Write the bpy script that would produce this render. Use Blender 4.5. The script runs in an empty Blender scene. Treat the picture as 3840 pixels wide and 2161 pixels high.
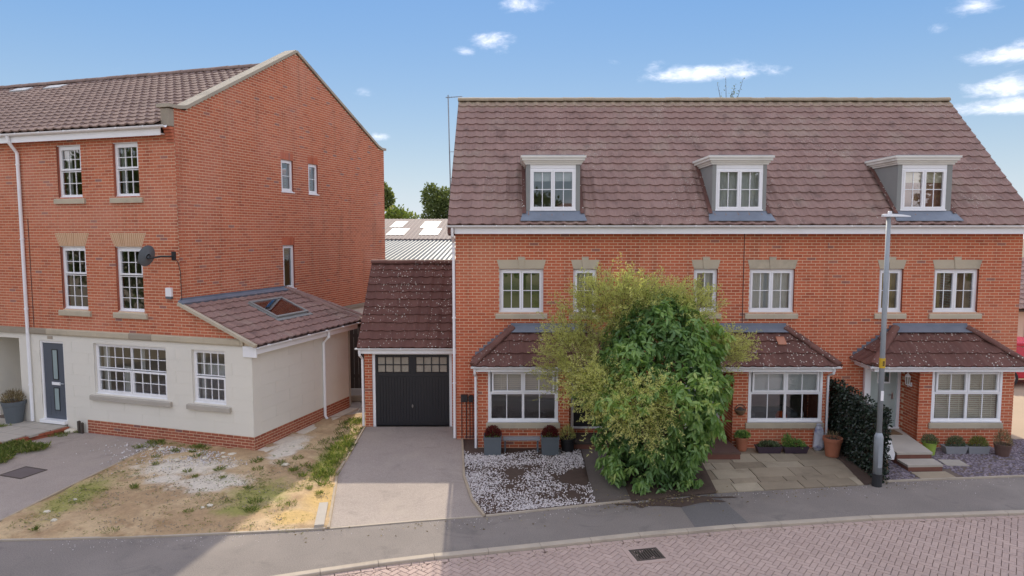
import bpy, bmesh, math, random
import numpy as np
from mathutils import Vector, Matrix, geometry, noise as mnoise

random.seed(7); RNG = np.random.default_rng(11)
scene = bpy.context.scene
COL = scene.collection
R = math.radians

# ------------------------------------------------------------------ camera
PITCH = math.atan((1080.5 - 870.0) / 2560.0)
CAM = Vector((0.0, 0.0, 5.4))
cam_data = bpy.data.cameras.new('camera')
cam_data.sensor_width = 36.0
cam_data.lens = 24.0
cam_data.clip_start = 0.1
cam_data.clip_end = 3000.0
cam = bpy.data.objects.new('camera', cam_data)
COL.objects.link(cam)
cam.location = CAM
cam.rotation_euler = (math.pi / 2 - PITCH, 0, 0)
scene.camera = cam

# ------------------------------------------------------------------ light
SUN_EL = R(36.5)
SUN_AZ = R(-3.2)            # seen from above, the sun stands behind the houses, a little to the left
sun_vec = Vector((math.sin(SUN_AZ) * math.cos(SUN_EL), math.cos(SUN_AZ) * math.cos(SUN_EL), math.sin(SUN_EL)))
sd = bpy.data.lights.new('sun', 'SUN')
sd.energy = 2.1
sd.angle = R(0.6)
sd.color = (1.0, 0.90, 0.74)
sun = bpy.data.objects.new('sun', sd)
COL.objects.link(sun)
sun.rotation_euler = (-sun_vec).to_track_quat('-Z', 'Y').to_euler()
sun.location = (0, 60, 60)

scene.view_settings.view_transform = 'Standard'
scene.view_settings.look = 'None'
scene.view_settings.gamma = 1.0
scene.view_settings.use_curve_mapping = False
scene.view_settings.exposure = 1.0
scene.cycles.use_denoising = True
scene.cycles.max_bounces = 8
scene.cycles.transparent_max_bounces = 12

# node helpers -------------------------------------------------------------
class NT:
    def __init__(s, tree):
        s.t = tree
        tree.nodes.clear()
    def n(s, kind, **kw):
        nd = s.t.nodes.new(kind)
        for k, v in kw.items():
            if k.startswith('_'):
                setattr(nd, k[1:], v)
        for k, v in kw.items():
            if not k.startswith('_'):
                key = int(k[1:]) if (k[0] == 'i' and k[1:].isdigit()) else k.replace('__', ' ')
                s.put(nd.inputs[key], v)
        return nd
    def put(s, sock, v):
        if isinstance(v, bpy.types.NodeSocket):
            s.t.links.new(v, sock)
        elif isinstance(v, bpy.types.Node):
            s.t.links.new(v.outputs[0], sock)
        else:
            if sock.type == 'RGBA' and not isinstance(v, (int, float)) and len(v) == 3:
                v = (*v, 1)
            sock.default_value = v
    def math(s, op, a, b=0.0, c=0.0, clamp=False):
        nd = s.n('ShaderNodeMath', _operation=op, _use_clamp=clamp, i0=a, i1=b, i2=c)
        return nd.outputs[0]
    def mix(s, fac, a, b, blend='MIX'):
        nd = s.t.nodes.new('ShaderNodeMix')
        nd.data_type = 'RGBA'
        nd.blend_type = blend
        s.put(nd.inputs[0], fac)
        s.put(nd.inputs[6], a)
        s.put(nd.inputs[7], b)
        return nd.outputs[2]
    def ramp(s, fac, stops, interp='LINEAR'):
        nd = s.t.nodes.new('ShaderNodeValToRGB')
        nd.color_ramp.interpolation = interp
        els = nd.color_ramp.elements
        while len(els) < len(stops):
            els.new(0.5)
        for e, (p, col) in zip(els, stops):
            e.position = p
            e.color = (*col, 1) if not isinstance(col, (int, float)) else (col, col, col, 1)
        s.put(nd.inputs[0], fac)
        return nd.outputs[0]
    def noise(s, vec, scale, detail=3.0, rough=0.55, dist=0.0):
        return s.n('ShaderNodeTexNoise', Vector=vec, Scale=scale, Detail=detail, Roughness=rough, Distortion=dist).outputs[0]
    def smooth(s, v, a, b):
        nd = s.n('ShaderNodeMapRange', _interpolation_type='SMOOTHSTEP', i0=v, i1=a, i2=b, i3=0.0, i4=1.0)
        return nd.outputs[0]

# ------------------------------------------------------------------ world
world = bpy.data.worlds.new('World')
scene.world = world
world.use_nodes = True
w = NT(world.node_tree)
sky = w.n('ShaderNodeTexSky', _sky_type='NISHITA', _sun_disc=False, _sun_elevation=SUN_EL, _sun_rotation=SUN_AZ,
          _air_density=1.0, _dust_density=0.05, _ozone_density=3.0, _altitude=60.0)
# one tone curve over the whole dome: the camera's shadow lifting, which holds the horizon back against the zenith
lum = w.n('ShaderNodeRGBToBW', Color=sky).outputs[0]
gam = w.n('ShaderNodeVectorMath', _operation='SCALE', i0=sky, Scale=w.math('MULTIPLY', w.math('POWER', lum, -0.70), 0.94))
hsv = w.n('ShaderNodeHueSaturation', Hue=0.5, Saturation=1.22, Value=1.0, Fac=1.0, Color=gam)
tc = w.n('ShaderNodeTexCoord')
sep = w.n('ShaderNodeSeparateXYZ', Vector=tc.outputs['Generated'])
az = w.math('ARCTAN2', sep.outputs[0], sep.outputs[1])
el = w.math('ARCSINE', sep.outputs[2])
F = 2560.0
def px_dir(x, y):
    a = (x - 1920) / F; b = (1080.5 - y) / F
    c_, s_ = math.cos(PITCH), math.sin(PITCH)
    v = Vector((a, c_ + b * s_, -s_ + b * c_)).normalized()
    return math.atan2(v.x, v.y), math.asin(v.z)
comb = w.n('ShaderNodeCombineXYZ', X=az, Y=w.math('MULTIPLY', el, 2.3), Z=0.0)
n1 = w.noise(comb, 15.0, 9.0, 0.62, 0.35)
n2 = w.noise(comb, 3.2, 4.0, 0.55, 0.2)
lobes = None
for (x, y, hw, hh, amp) in [(1845, 165, 95, 62, .9), (1740, 190, 90, 28, .7), (2660, 275, 290, 40, 1.0), (2760, 255, 120, 52, .6), (2450, 262, 90, 40, .6),
                            (3770, 212, 190, 42, 1.0), (3800, 315, 190, 48, 1.0), (3790, 398, 230, 36, 1.0), (1365, 343, 75, 28, .8),
                            (1425, 515, 50, 24, .9), (1975, 15, 130, 45, .85), (3640, 28, 110, 34, .85), (3510, 100, 50, 28, .6),
                            (430, 250, 80, 32, .5), (1555, 208, 60, 25, .5), (2290, 235, 80, 22, .45)]:
    a0, e0 = px_dir(x, y)
    sa, se = hw / F, hh / F * 0.95
    u = w.math('DIVIDE', w.math('SUBTRACT', az, a0), sa)
    v = w.math('DIVIDE', w.math('SUBTRACT', el, e0), se)
    q = w.math('ADD', w.math('MULTIPLY', u, u), w.math('MULTIPLY', v, v))
    g = w.math('MULTIPLY', w.math('EXPONENT', w.math('MULTIPLY', q, -1.0)), amp)
    lobes = g if lobes is None else w.math('MAXIMUM', lobes, g)
dens = w.math('ADD', w.math('MULTIPLY', lobes, 0.70), w.math('MULTIPLY', n1, 1.05))
placed = w.math('MULTIPLY', w.smooth(w.math('ADD', dens, w.math('MULTIPLY', w.math('SUBTRACT', w.noise(comb, 40.0, 6.0, 0.7, 0.5), 0.5), 0.45)), 0.84, 1.40), 0.50)
# heavier cloud added outside the frame only, as neutral fill light for the shade
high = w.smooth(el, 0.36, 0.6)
fill_cloud = w.math('MULTIPLY', w.smooth(w.math('ADD', w.math('MULTIPLY', n2, 0.6), w.math('MULTIPLY', n1, 0.4)), 0.42, 0.60), w.math('MAXIMUM', high, w.smooth(w.math('ABSOLUTE', az), 0.85, 1.1)))
cl = w.math('MULTIPLY', w.math('MAXIMUM', placed, w.math('MULTIPLY', fill_cloud, 0.9)), w.smooth(el, 0.01, 0.06))
hazec = w.mix(w.math('MULTIPLY', w.math('EXPONENT', w.math('MULTIPLY', w.math('MAXIMUM', el, 0.0), -7.0)), 0.88), hsv.outputs[0], (2.65, 2.95, 3.45))
n3 = w.noise(comb, 34.0, 6.0, 0.65, 0.6)
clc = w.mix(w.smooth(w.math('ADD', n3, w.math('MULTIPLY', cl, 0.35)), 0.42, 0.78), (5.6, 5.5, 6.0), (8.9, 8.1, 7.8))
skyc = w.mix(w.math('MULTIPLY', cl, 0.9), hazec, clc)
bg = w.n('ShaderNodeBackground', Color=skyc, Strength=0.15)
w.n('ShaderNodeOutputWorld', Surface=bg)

# ------------------------------------------------------------------ materials
MATS = {}
def new_mat(name):
    m = bpy.data.materials.new(name)
    m.use_nodes = True
    MATS[name] = m
    return m, NT(m.node_tree)

def simple(name, col, rough=0.6, var=0.15, scale=6.0, fine=0.0, fscale=120.0, bump=0.0, bscale=60.0, metal=0.0, spec=0.5, dirt=None, dirt_amt=0.0, stain=None):
    """base colour with two scales of noise; optional dirt colour in blotches."""
    m, t = new_mat(name)
    geo = t.n('ShaderNodeNewGeometry')
    pos = geo.outputs['Position']
    n = t.noise(pos, scale, 4.0, 0.6)
    v = t.math('ADD', 1.0 - var, t.math('MULTIPLY', n, 2 * var))
    if fine:
        f = t.noise(pos, fscale, 2.0, 0.6)
        v = t.math('MULTIPLY', v, t.math('ADD', 1.0 - fine, t.math('MULTIPLY', f, 2 * fine)))
    cc = t.n('ShaderNodeVectorMath', _operation='SCALE', i0=col[:3], Scale=v).outputs[0]
    if dirt is not None:
        d = t.smooth(t.noise(pos, scale * 0.35, 5.0, 0.65), 0.5, 0.72)
        cc = t.mix(t.math('MULTIPLY', d, dirt_amt), cc, dirt)
    if stain is not None:
        sc_, s_sc, s_lo, s_hi, s_amt = stain
        st_ = t.smooth(t.noise(pos, s_sc, 8.0, 0.72, 1.2), s_lo, s_hi)
        cc = t.mix(t.math('MULTIPLY', st_, s_amt), cc, sc_)
    p = t.n('ShaderNodeBsdfPrincipled', Base__Color=cc, Roughness=rough, Metallic=metal)
    p.inputs['Specular IOR Level'].default_value = spec
    if bump:
        b = t.n('ShaderNodeBump', Strength=bump, Distance=0.01, Height=t.noise(pos, bscale, 4.0, 0.65))
        t.put(p.inputs['Normal'], b)
    t.n('ShaderNodeOutputMaterial', Surface=p)
    return m

def tinted(name, stops, rough=0.85, nscale=3.0, var=0.18, fine=0.2, fscale=90.0, bump=0.25, spots=None, extra=None, spec=0.3, band=None, streak=0.0):
    """colour picked per piece by the face attribute 'tint', worn by noise; optional pale lichen spots."""
    m, t = new_mat(name)
    geo = t.n('ShaderNodeNewGeometry')
    pos = geo.outputs['Position']
    at = t.n('ShaderNodeAttribute', _attribute_name='tint')
    cc = t.ramp(at.outputs['Fac'], stops)
    n = t.noise(pos, nscale, 4.0, 0.6)
    f = t.noise(pos, fscale, 2.0, 0.6)
    v = t.math('MULTIPLY', t.math('ADD', 1 - var, t.math('MULTIPLY', n, 2 * var)), t.math('ADD', 1 - fine, t.math('MULTIPLY', f, 2 * fine)))
    cc = t.n('ShaderNodeVectorMath', _operation='SCALE', i0=cc, Scale=v).outputs[0]
    if extra:
        ec, es, lo, hi, amt = extra
        e = t.smooth(t.noise(pos, es, 4.0, 0.65), lo, hi)
        cc = t.mix(t.math('MULTIPLY', e, amt), cc, ec)
    if streak:
        sq = t.n('ShaderNodeSeparateXYZ', Vector=pos)
        sv = t.n('ShaderNodeCombineXYZ', X=t.math('MULTIPLY', sq.outputs[0], 2.6), Y=t.math('MULTIPLY', sq.outputs[1], 2.6), Z=t.math('MULTIPLY', sq.outputs[2], 0.28))
        sf = t.smooth(t.noise(sv, 1.0, 5.0, 0.65), 0.50, 0.74)
        cc = t.n('ShaderNodeVectorMath', _operation='SCALE', i0=cc, Scale=t.math('SUBTRACT', 1.0, t.math('MULTIPLY', sf, streak))).outputs[0]
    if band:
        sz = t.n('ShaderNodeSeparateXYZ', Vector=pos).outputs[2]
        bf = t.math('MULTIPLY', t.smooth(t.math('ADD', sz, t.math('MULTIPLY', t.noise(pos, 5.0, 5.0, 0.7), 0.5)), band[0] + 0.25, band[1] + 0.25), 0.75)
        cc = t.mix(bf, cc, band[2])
    if spots:
        sc_, lo, big, amt = spots
        vo = t.n('ShaderNodeTexVoronoi', Vector=pos, Scale=sc_, Randomness=1.0)
        s1 = t.math('SUBTRACT', 1.0, t.smooth(vo.outputs['Distance'], 0.16, 0.30))
        zone = t.smooth(t.noise(pos, big, 4.0, 0.7), lo, lo + 0.16)
        pick = t.math('GREATER_THAN', t.n('ShaderNodeSeparateColor', Color=vo.outputs['Color']).outputs[0], 0.45)
        cc = t.mix(t.math('MULTIPLY', t.math('MULTIPLY', s1, zone), t.math('MULTIPLY', pick, amt)), cc, (0.62, 0.60, 0.52))
    p = t.n('ShaderNodeBsdfPrincipled', Base__Color=cc, Roughness=rough)
    p.inputs['Specular IOR Level'].default_value = spec
    if bump:
        b = t.n('ShaderNodeBump', Strength=bump, Distance=0.01, Height=t.noise(pos, 70.0, 4.0, 0.65))
        t.put(p.inputs['Normal'], b)
    t.n('ShaderNodeOutputMaterial', Surface=p)
    return m

def leafy(name, stops, rough=0.45, trans=0.35, spec=0.4):
    m, t = new_mat(name)
    at = t.n('ShaderNodeAttribute', _attribute_name='tint')
    cc = t.ramp(at.outputs['Fac'], stops)
    p = t.n('ShaderNodeBsdfPrincipled', Base__Color=cc, Roughness=rough)
    p.inputs['Specular IOR Level'].default_value = spec
    tr = t.n('ShaderNodeBsdfTranslucent', Color=t.mix(1.0, cc, (1.15, 1.2, 0.6), 'MULTIPLY'))
    mx = t.n('ShaderNodeMixShader', i0=trans, i1=p, i2=tr)
    t.n('ShaderNodeOutputMaterial', Surface=mx)
    return m

BRICK_STOPS = [(0.0, (0.42, 0.10, 0.050)), (0.35, (0.52, 0.130, 0.060)), (0.75, (0.59, 0.158, 0.075)), (0.93, (0.53, 0.145, 0.078)), (0.965, (0.38, 0.135, 0.095)), (1.0, (0.31, 0.135, 0.11))]
tinted('brick', BRICK_STOPS, nscale=0.9, var=0.16, fine=0.14, fscale=60, bump=0.2, extra=((0.64, 0.26, 0.15), 0.42, 0.48, 0.74, 0.42), streak=0.30)
tinted('brick_rose', [(p_, (c_[0] * 0.98, c_[1] * 1.12, c_[2] * 1.2)) for p_, c_ in BRICK_STOPS], nscale=0.7, var=0.14, fine=0.12, fscale=60, bump=0.2, extra=((0.62, 0.26, 0.18), 0.4, 0.46, 0.74, 0.45), streak=0.26)
tinted('brick_plinth', [(p_, (c_[0] * 0.66, c_[1] * 0.78, c_[2] * 0.95)) for p_, c_ in BRICK_STOPS], nscale=0.9, var=0.16, fine=0.14, fscale=60, bump=0.2)
simple('riser_brick', (0.20, 0.085, 0.06), 0.9, 0.2, 8.0)
simple('path_dark', (0.15, 0.125, 0.108), 0.9, 0.2, 1.2, 0.4, 50, 0.5, 120, dirt=(0.10, 0.08, 0.065), dirt_amt=0.5)
simple('coping_stone', (0.42, 0.37, 0.285), 0.9, 0.2, 2.2, 0.12, 60, 0.2, 50, dirt=(0.22, 0.19, 0.15), dirt_amt=0.6)
simple('skylight_grey', (0.50, 0.44, 0.38), 0.8, 0.06)
simple('mortar', (0.74, 0.58, 0.40), 0.95, 0.12, 2.0, 0.1)
tinted('arch_brick', [(0, (0.50, 0.29, 0.16)), (1, (0.60, 0.37, 0.22))], nscale=2, var=0.1, fine=0.12, bump=0.15)
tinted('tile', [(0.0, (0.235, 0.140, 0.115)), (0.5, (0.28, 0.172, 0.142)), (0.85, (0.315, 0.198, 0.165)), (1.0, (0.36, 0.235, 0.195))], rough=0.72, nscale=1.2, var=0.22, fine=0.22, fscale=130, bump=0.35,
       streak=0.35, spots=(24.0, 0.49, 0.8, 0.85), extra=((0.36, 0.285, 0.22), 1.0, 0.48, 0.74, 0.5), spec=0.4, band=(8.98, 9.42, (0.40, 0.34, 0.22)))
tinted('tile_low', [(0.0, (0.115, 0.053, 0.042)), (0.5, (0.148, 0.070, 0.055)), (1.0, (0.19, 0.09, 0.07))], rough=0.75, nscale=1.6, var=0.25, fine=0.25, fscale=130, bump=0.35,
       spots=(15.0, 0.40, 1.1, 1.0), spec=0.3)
tinted('tile_grey', [(0.0, (0.19, 0.13, 0.108)), (0.5, (0.24, 0.165, 0.138)), (1.0, (0.30, 0.21, 0.17))], rough=0.8, nscale=1.4, var=0.2, fine=0.22, fscale=130, bump=0.35,
       spots=(22.0, 0.6, 1.0, 0.5), spec=0.3)
simple('underlay', (0.07, 0.04, 0.03), 0.9)
simple('stone', (0.52, 0.45, 0.33), 0.9, 0.16, 2.2, 0.12, 80, 0.2, 50, dirt=(0.25, 0.22, 0.17), dirt_amt=0.55)
simple('stone_dark', (0.34, 0.29, 0.22), 0.9, 0.25, 1.6, 0.15, 70, 0.25, 50, dirt=(0.15, 0.13, 0.10), dirt_amt=0.6)
simple('upvc', (0.90, 0.90, 0.905), 0.35, 0.04, 1.5, dirt=(0.62, 0.60, 0.56), dirt_amt=0.25)
simple('cornice_white', (0.76, 0.74, 0.68), 0.5, 0.07, 2.0, dirt=(0.42, 0.40, 0.34), dirt_amt=0.4)
simple('lead', (0.20, 0.23, 0.275), 0.5, 0.25, 3.0, 0.12, 60, 0.1, 20, metal=0.3)
simple('dormer_grey', (0.26, 0.265, 0.25), 0.55, 0.12, 2.5, 0.06, 80)
simple('render_cream', (0.77, 0.735, 0.645), 0.9, 0.05, 0.9, 0.05, 60, 0.12, 220, dirt=(0.66, 0.62, 0.53), dirt_amt=0.35, stain=((0.50, 0.46, 0.38), 1.6, 0.60, 0.80, 0.35))
simple('plaster', (0.62, 0.57, 0.49), 0.9, 0.08, 1.0)
simple('floorboard', (0.22, 0.14, 0.08), 0.6, 0.2, 4.0)
simple('asphalt', (0.225, 0.196, 0.172), 0.9, 0.20, 0.9, 0.55, 55, 0.6, 120, dirt=(0.31, 0.27, 0.23), dirt_amt=0.6, stain=((0.12, 0.105, 0.095), 1.1, 0.52, 0.72, 0.55))
simple('asphalt_new', (0.15, 0.14, 0.132), 0.88, 0.14, 1.2, 0.5, 55, 0.6, 120)
simple('asphalt_drive', (0.36, 0.305, 0.262), 0.9, 0.18, 0.9, 0.45, 50, 0.55, 120, dirt=(0.44, 0.375, 0.305), dirt_amt=0.7, stain=((0.17, 0.145, 0.125), 0.9, 0.52, 0.74, 0.5))
simple('kerb_concrete', (0.44, 0.375, 0.295), 0.92, 0.15, 3.0, 0.16, 90, 0.25, 90, dirt=(0.26, 0.22, 0.17), dirt_amt=0.5)
simple('concrete', (0.44, 0.40, 0.34), 0.92, 0.14, 1.8, 0.14, 90, 0.25, 80, dirt=(0.28, 0.25, 0.20), dirt_amt=0.5)
simple('bedding_sand', (0.15, 0.115, 0.09), 0.95, 0.2, 5.0)
tinted('paver', [(0.0, (0.39, 0.29, 0.245)), (0.5, (0.44, 0.33, 0.28)), (1.0, (0.49, 0.37, 0.315))], nscale=0.5, var=0.16, fine=0.25, fscale=140, bump=0.35)
tinted('flagstone', [(0.0, (0.27, 0.22, 0.155)), (0.5, (0.355, 0.295, 0.21)), (1.0, (0.45, 0.385, 0.28))], nscale=1.5, var=0.25, fine=0.16, fscale=60, bump=0.3, extra=((0.16, 0.13, 0.09), 1.4, 0.5, 0.75, 0.5))
simple('bark_soil', (0.085, 0.055, 0.040), 0.95, 0.35, 7.0, 0.4, 70, 0.8, 60)
simple('earth', (0.23, 0.18, 0.11), 0.95, 0.3, 0.6, 0.25, 40, 0.5, 30)
tinted('white_stone', [(0.0, (0.36, 0.31, 0.29)), (0.4, (0.58, 0.53, 0.51)), (1.0, (0.80, 0.76, 0.74))], nscale=3, var=0.12, fine=0.12, bump=0.1)
tinted('slate_chip', [(0.0, (0.12, 0.10, 0.12)), (0.5, (0.21, 0.175, 0.205)), (1.0, (0.33, 0.28, 0.31))], rough=0.6, nscale=2, var=0.2, fine=0.1, bump=0.1)
simple('door_grey', (0.085, 0.10, 0.125), 0.45, 0.06, 3.0)
simple('door_sage', (0.43, 0.50, 0.47), 0.4, 0.05, 2.0)
simple('garage_black', (0.020, 0.020, 0.024), 0.42, 0.1, 2.0)
simple('black_metal', (0.022, 0.022, 0.024), 0.5, 0.1, 4.0)
simple('steel', (0.55, 0.55, 0.55), 0.3, 0.05, 4.0, metal=1.0)
simple('grey_post', (0.30, 0.33, 0.35), 0.5, 0.15, 2.0, 0.1, 50, dirt=(0.42, 0.44, 0.45), dirt_amt=0.5)
simple('lamp_white', (0.75, 0.76, 0.77), 0.35, 0.03)
simple('yellow_band', (0.62, 0.40, 0.03), 0.5, 0.1)
simple('planter_grey', (0.115, 0.135, 0.15), 0.6, 0.1, 3.0)
simple('planter_pale', (0.27, 0.275, 0.29), 0.6, 0.1, 3.0)
simple('planter_black', (0.02, 0.02, 0.022), 0.5, 0.1)
simple('planter_plum', (0.055, 0.036, 0.055), 0.5, 0.1)
simple('planter_lime', (0.30, 0.42, 0.07), 0.45, 0.06)
simple('planter_brown', (0.13, 0.075, 0.06), 0.6, 0.15, 5.0)
simple('terracotta', (0.42, 0.155, 0.085), 0.8, 0.15, 5.0, dirt=(0.50, 0.33, 0.24), dirt_amt=0.4)
simple('bag_plastic', (0.50, 0.52, 0.58), 0.4, 0.35, 9.0, dirt=(0.09, 0.11, 0.25), dirt_amt=0.9)
simple('wood', (0.20, 0.125, 0.07), 0.8, 0.3, 9.0)
simple('timber_edge', (0.40, 0.325, 0.235), 0.9, 0.25, 5.0, 0.15, 60)
simple('timber_dark', (0.075, 0.060, 0.048), 0.85, 0.3, 4.0)
simple('mat_brown', (0.17, 0.10, 0.05), 0.95, 0.2, 20.0)
simple('rubber_dark', (0.03, 0.03, 0.032), 0.9, 0.1)
simple('car_red', (0.50, 0.02, 0.045), 0.22, 0.02)
simple('pink_render', (0.66, 0.46, 0.36), 0.9, 0.06, 1.0)
simple('sandy', (0.46, 0.36, 0.25), 0.95, 0.15, 0.5, 0.15, 60)
simple('shed_roof', (0.20, 0.15, 0.135), 0.8, 0.12, 0.3)
simple('shed_green', (0.24, 0.27, 0.15), 0.8, 0.1)
simple('rooflight', (0.50, 0.51, 0.50), 0.5, 0.05)
simple('corrugated', (0.25, 0.255, 0.235), 0.55, 0.12, 0.4, dirt=(0.36, 0.37, 0.28), dirt_amt=0.5)
simple('chalk', (0.66, 0.60, 0.48), 0.95, 0.15, 8.0, 0.15, 60, 0.4, 40)
simple('blind_cream', (0.86, 0.80, 0.66), 0.8, 0.05)
simple('blind_green', (0.13, 0.20, 0.035), 0.8, 0.06, 4.0)
simple('curtain_white', (0.66, 0.68, 0.66), 0.9, 0.06, 2.0)
simple('curtain_brown', (0.30, 0.20, 0.13), 0.9, 0.1, 3.0)
simple('curtain_pink', (0.50, 0.27, 0.22), 0.9, 0.1, 3.0)
simple('curtain_gold', (0.36, 0.26, 0.06), 0.9, 0.1, 3.0)
simple('cushion_orange', (0.70, 0.12, 0.02), 0.8, 0.08)
simple('sofa_grey', (0.17, 0.19, 0.19), 0.9, 0.1)
simple('white_ceramic', (0.8, 0.8, 0.79), 0.3, 0.02)
simple('bark', (0.13, 0.095, 0.06), 0.95, 0.3, 12.0, 0.2, 60, 0.6, 40)
simple('iron', (0.075, 0.058, 0.046), 0.7, 0.25, 12.0)
simple('iron_cover', (0.13, 0.105, 0.10), 0.7, 0.2, 5.0, 0.2, 120)
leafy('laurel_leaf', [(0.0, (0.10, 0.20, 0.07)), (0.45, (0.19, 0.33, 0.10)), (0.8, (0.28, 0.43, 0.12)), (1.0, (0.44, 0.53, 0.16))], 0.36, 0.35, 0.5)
leafy('feather_leaf', [(0.0, (0.36, 0.37, 0.14)), (0.5, (0.52, 0.53, 0.21)), (0.85, (0.66, 0.66, 0.27)), (1.0, (0.74, 0.73, 0.33))], 0.6, 0.5, 0.2)
leafy('ivy_leaf', [(0.0, (0.012, 0.022, 0.014)), (0.7, (0.028, 0.05, 0.03)), (1.0, (0.08, 0.11, 0.07))], 0.3, 0.1, 0.5)
leafy('tree_leaf', [(0.0, (0.07, 0.10, 0.04)), (0.5, (0.14, 0.175, 0.065)), (1.0, (0.24, 0.26, 0.10))], 0.6, 0.35, 0.2)
leafy('grass_leaf', [(0.0, (0.09, 0.13, 0.035)), (0.5, (0.17, 0.225, 0.055)), (0.85, (0.28, 0.30, 0.09)), (1.0, (0.42, 0.36, 0.19))], 0.6, 0.35, 0.2)
leafy('heather_leaf', [(0.0, (0.10, 0.012, 0.018)), (0.6, (0.19, 0.025, 0.03)), (1.0, (0.10, 0.07, 0.03))], 0.7, 0.2, 0.2)
leafy('sage_leaf', [(0.0, (0.06, 0.10, 0.05)), (0.6, (0.13, 0.18, 0.09)), (1.0, (0.24, 0.28, 0.17))], 0.7, 0.25, 0.2)
leafy('dry_leaf', [(0.0, (0.15, 0.11, 0.06)), (0.6, (0.27, 0.21, 0.12)), (1.0, (0.40, 0.33, 0.20))], 0.8, 0.25, 0.2)

def glass(name, tint=(0.95, 0.97, 0.96), refl=0.16):
    m, t = new_mat(name)
    lw = t.n('ShaderNodeFresnel', IOR=1.5)
    fac = t.math('ADD', t.math('MULTIPLY', lw, 1.6), refl - 0.06, clamp=True)
    geo = t.n('ShaderNodeNewGeometry')
    b = t.n('ShaderNodeBump', Strength=0.035, Distance=0.02, Height=t.noise(geo.outputs['Position'], 2.2, 2.0, 0.5))
    tr = t.n('ShaderNodeBsdfTransparent', Color=tint)
    gl = t.n('ShaderNodeBsdfGlossy', Color=(0.95, 0.97, 1.0), Roughness=0.015, Normal=b)
    mx = t.n('ShaderNodeMixShader', i0=fac, i1=tr, i2=gl)
    t.n('ShaderNodeOutputMaterial', Surface=mx)
    return m
glass('glass')
glass('glass_frosted', (0.45, 0.55, 0.55), 0.2)
simple('obscured_pane', (0.30, 0.38, 0.38), 0.25, 0.05)
simple('garage_pane', (0.36, 0.32, 0.26), 0.2, 0.3, 5.0)

# hidden side and rear walls are too oblique to show single bricks: coursed by the material
def brick_texture(name):
    m, t = new_mat(name)
    tcn = t.n('ShaderNodeNewGeometry')
    sp = t.n('ShaderNodeSeparateXYZ', Vector=tcn.outputs['Position'])
    cb = t.n('ShaderNodeCombineXYZ', X=t.math('ADD', sp.outputs[0], sp.outputs[1]), Y=sp.outputs[2], Z=0.0)
    br = t.n('ShaderNodeTexBrick', Vector=cb, Color1=(0.50, 0.135, 0.065), Color2=(0.42, 0.11, 0.06), Mortar=(0.55, 0.42, 0.28), Scale=1.0)
    br.inputs['Mortar Size'].default_value = 0.005
    br.inputs['Brick Width'].default_value = 0.225
    br.inputs['Row Height'].default_value = 0.075
    p = t.n('ShaderNodeBsdfPrincipled', Base__Color=br.outputs[0], Roughness=0.9)
    t.n('ShaderNodeOutputMaterial', Surface=p)
brick_texture('brick_coursed')
simple('brick_reveal', (0.36, 0.11, 0.065), 0.9, 0.15, 6.0)

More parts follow.
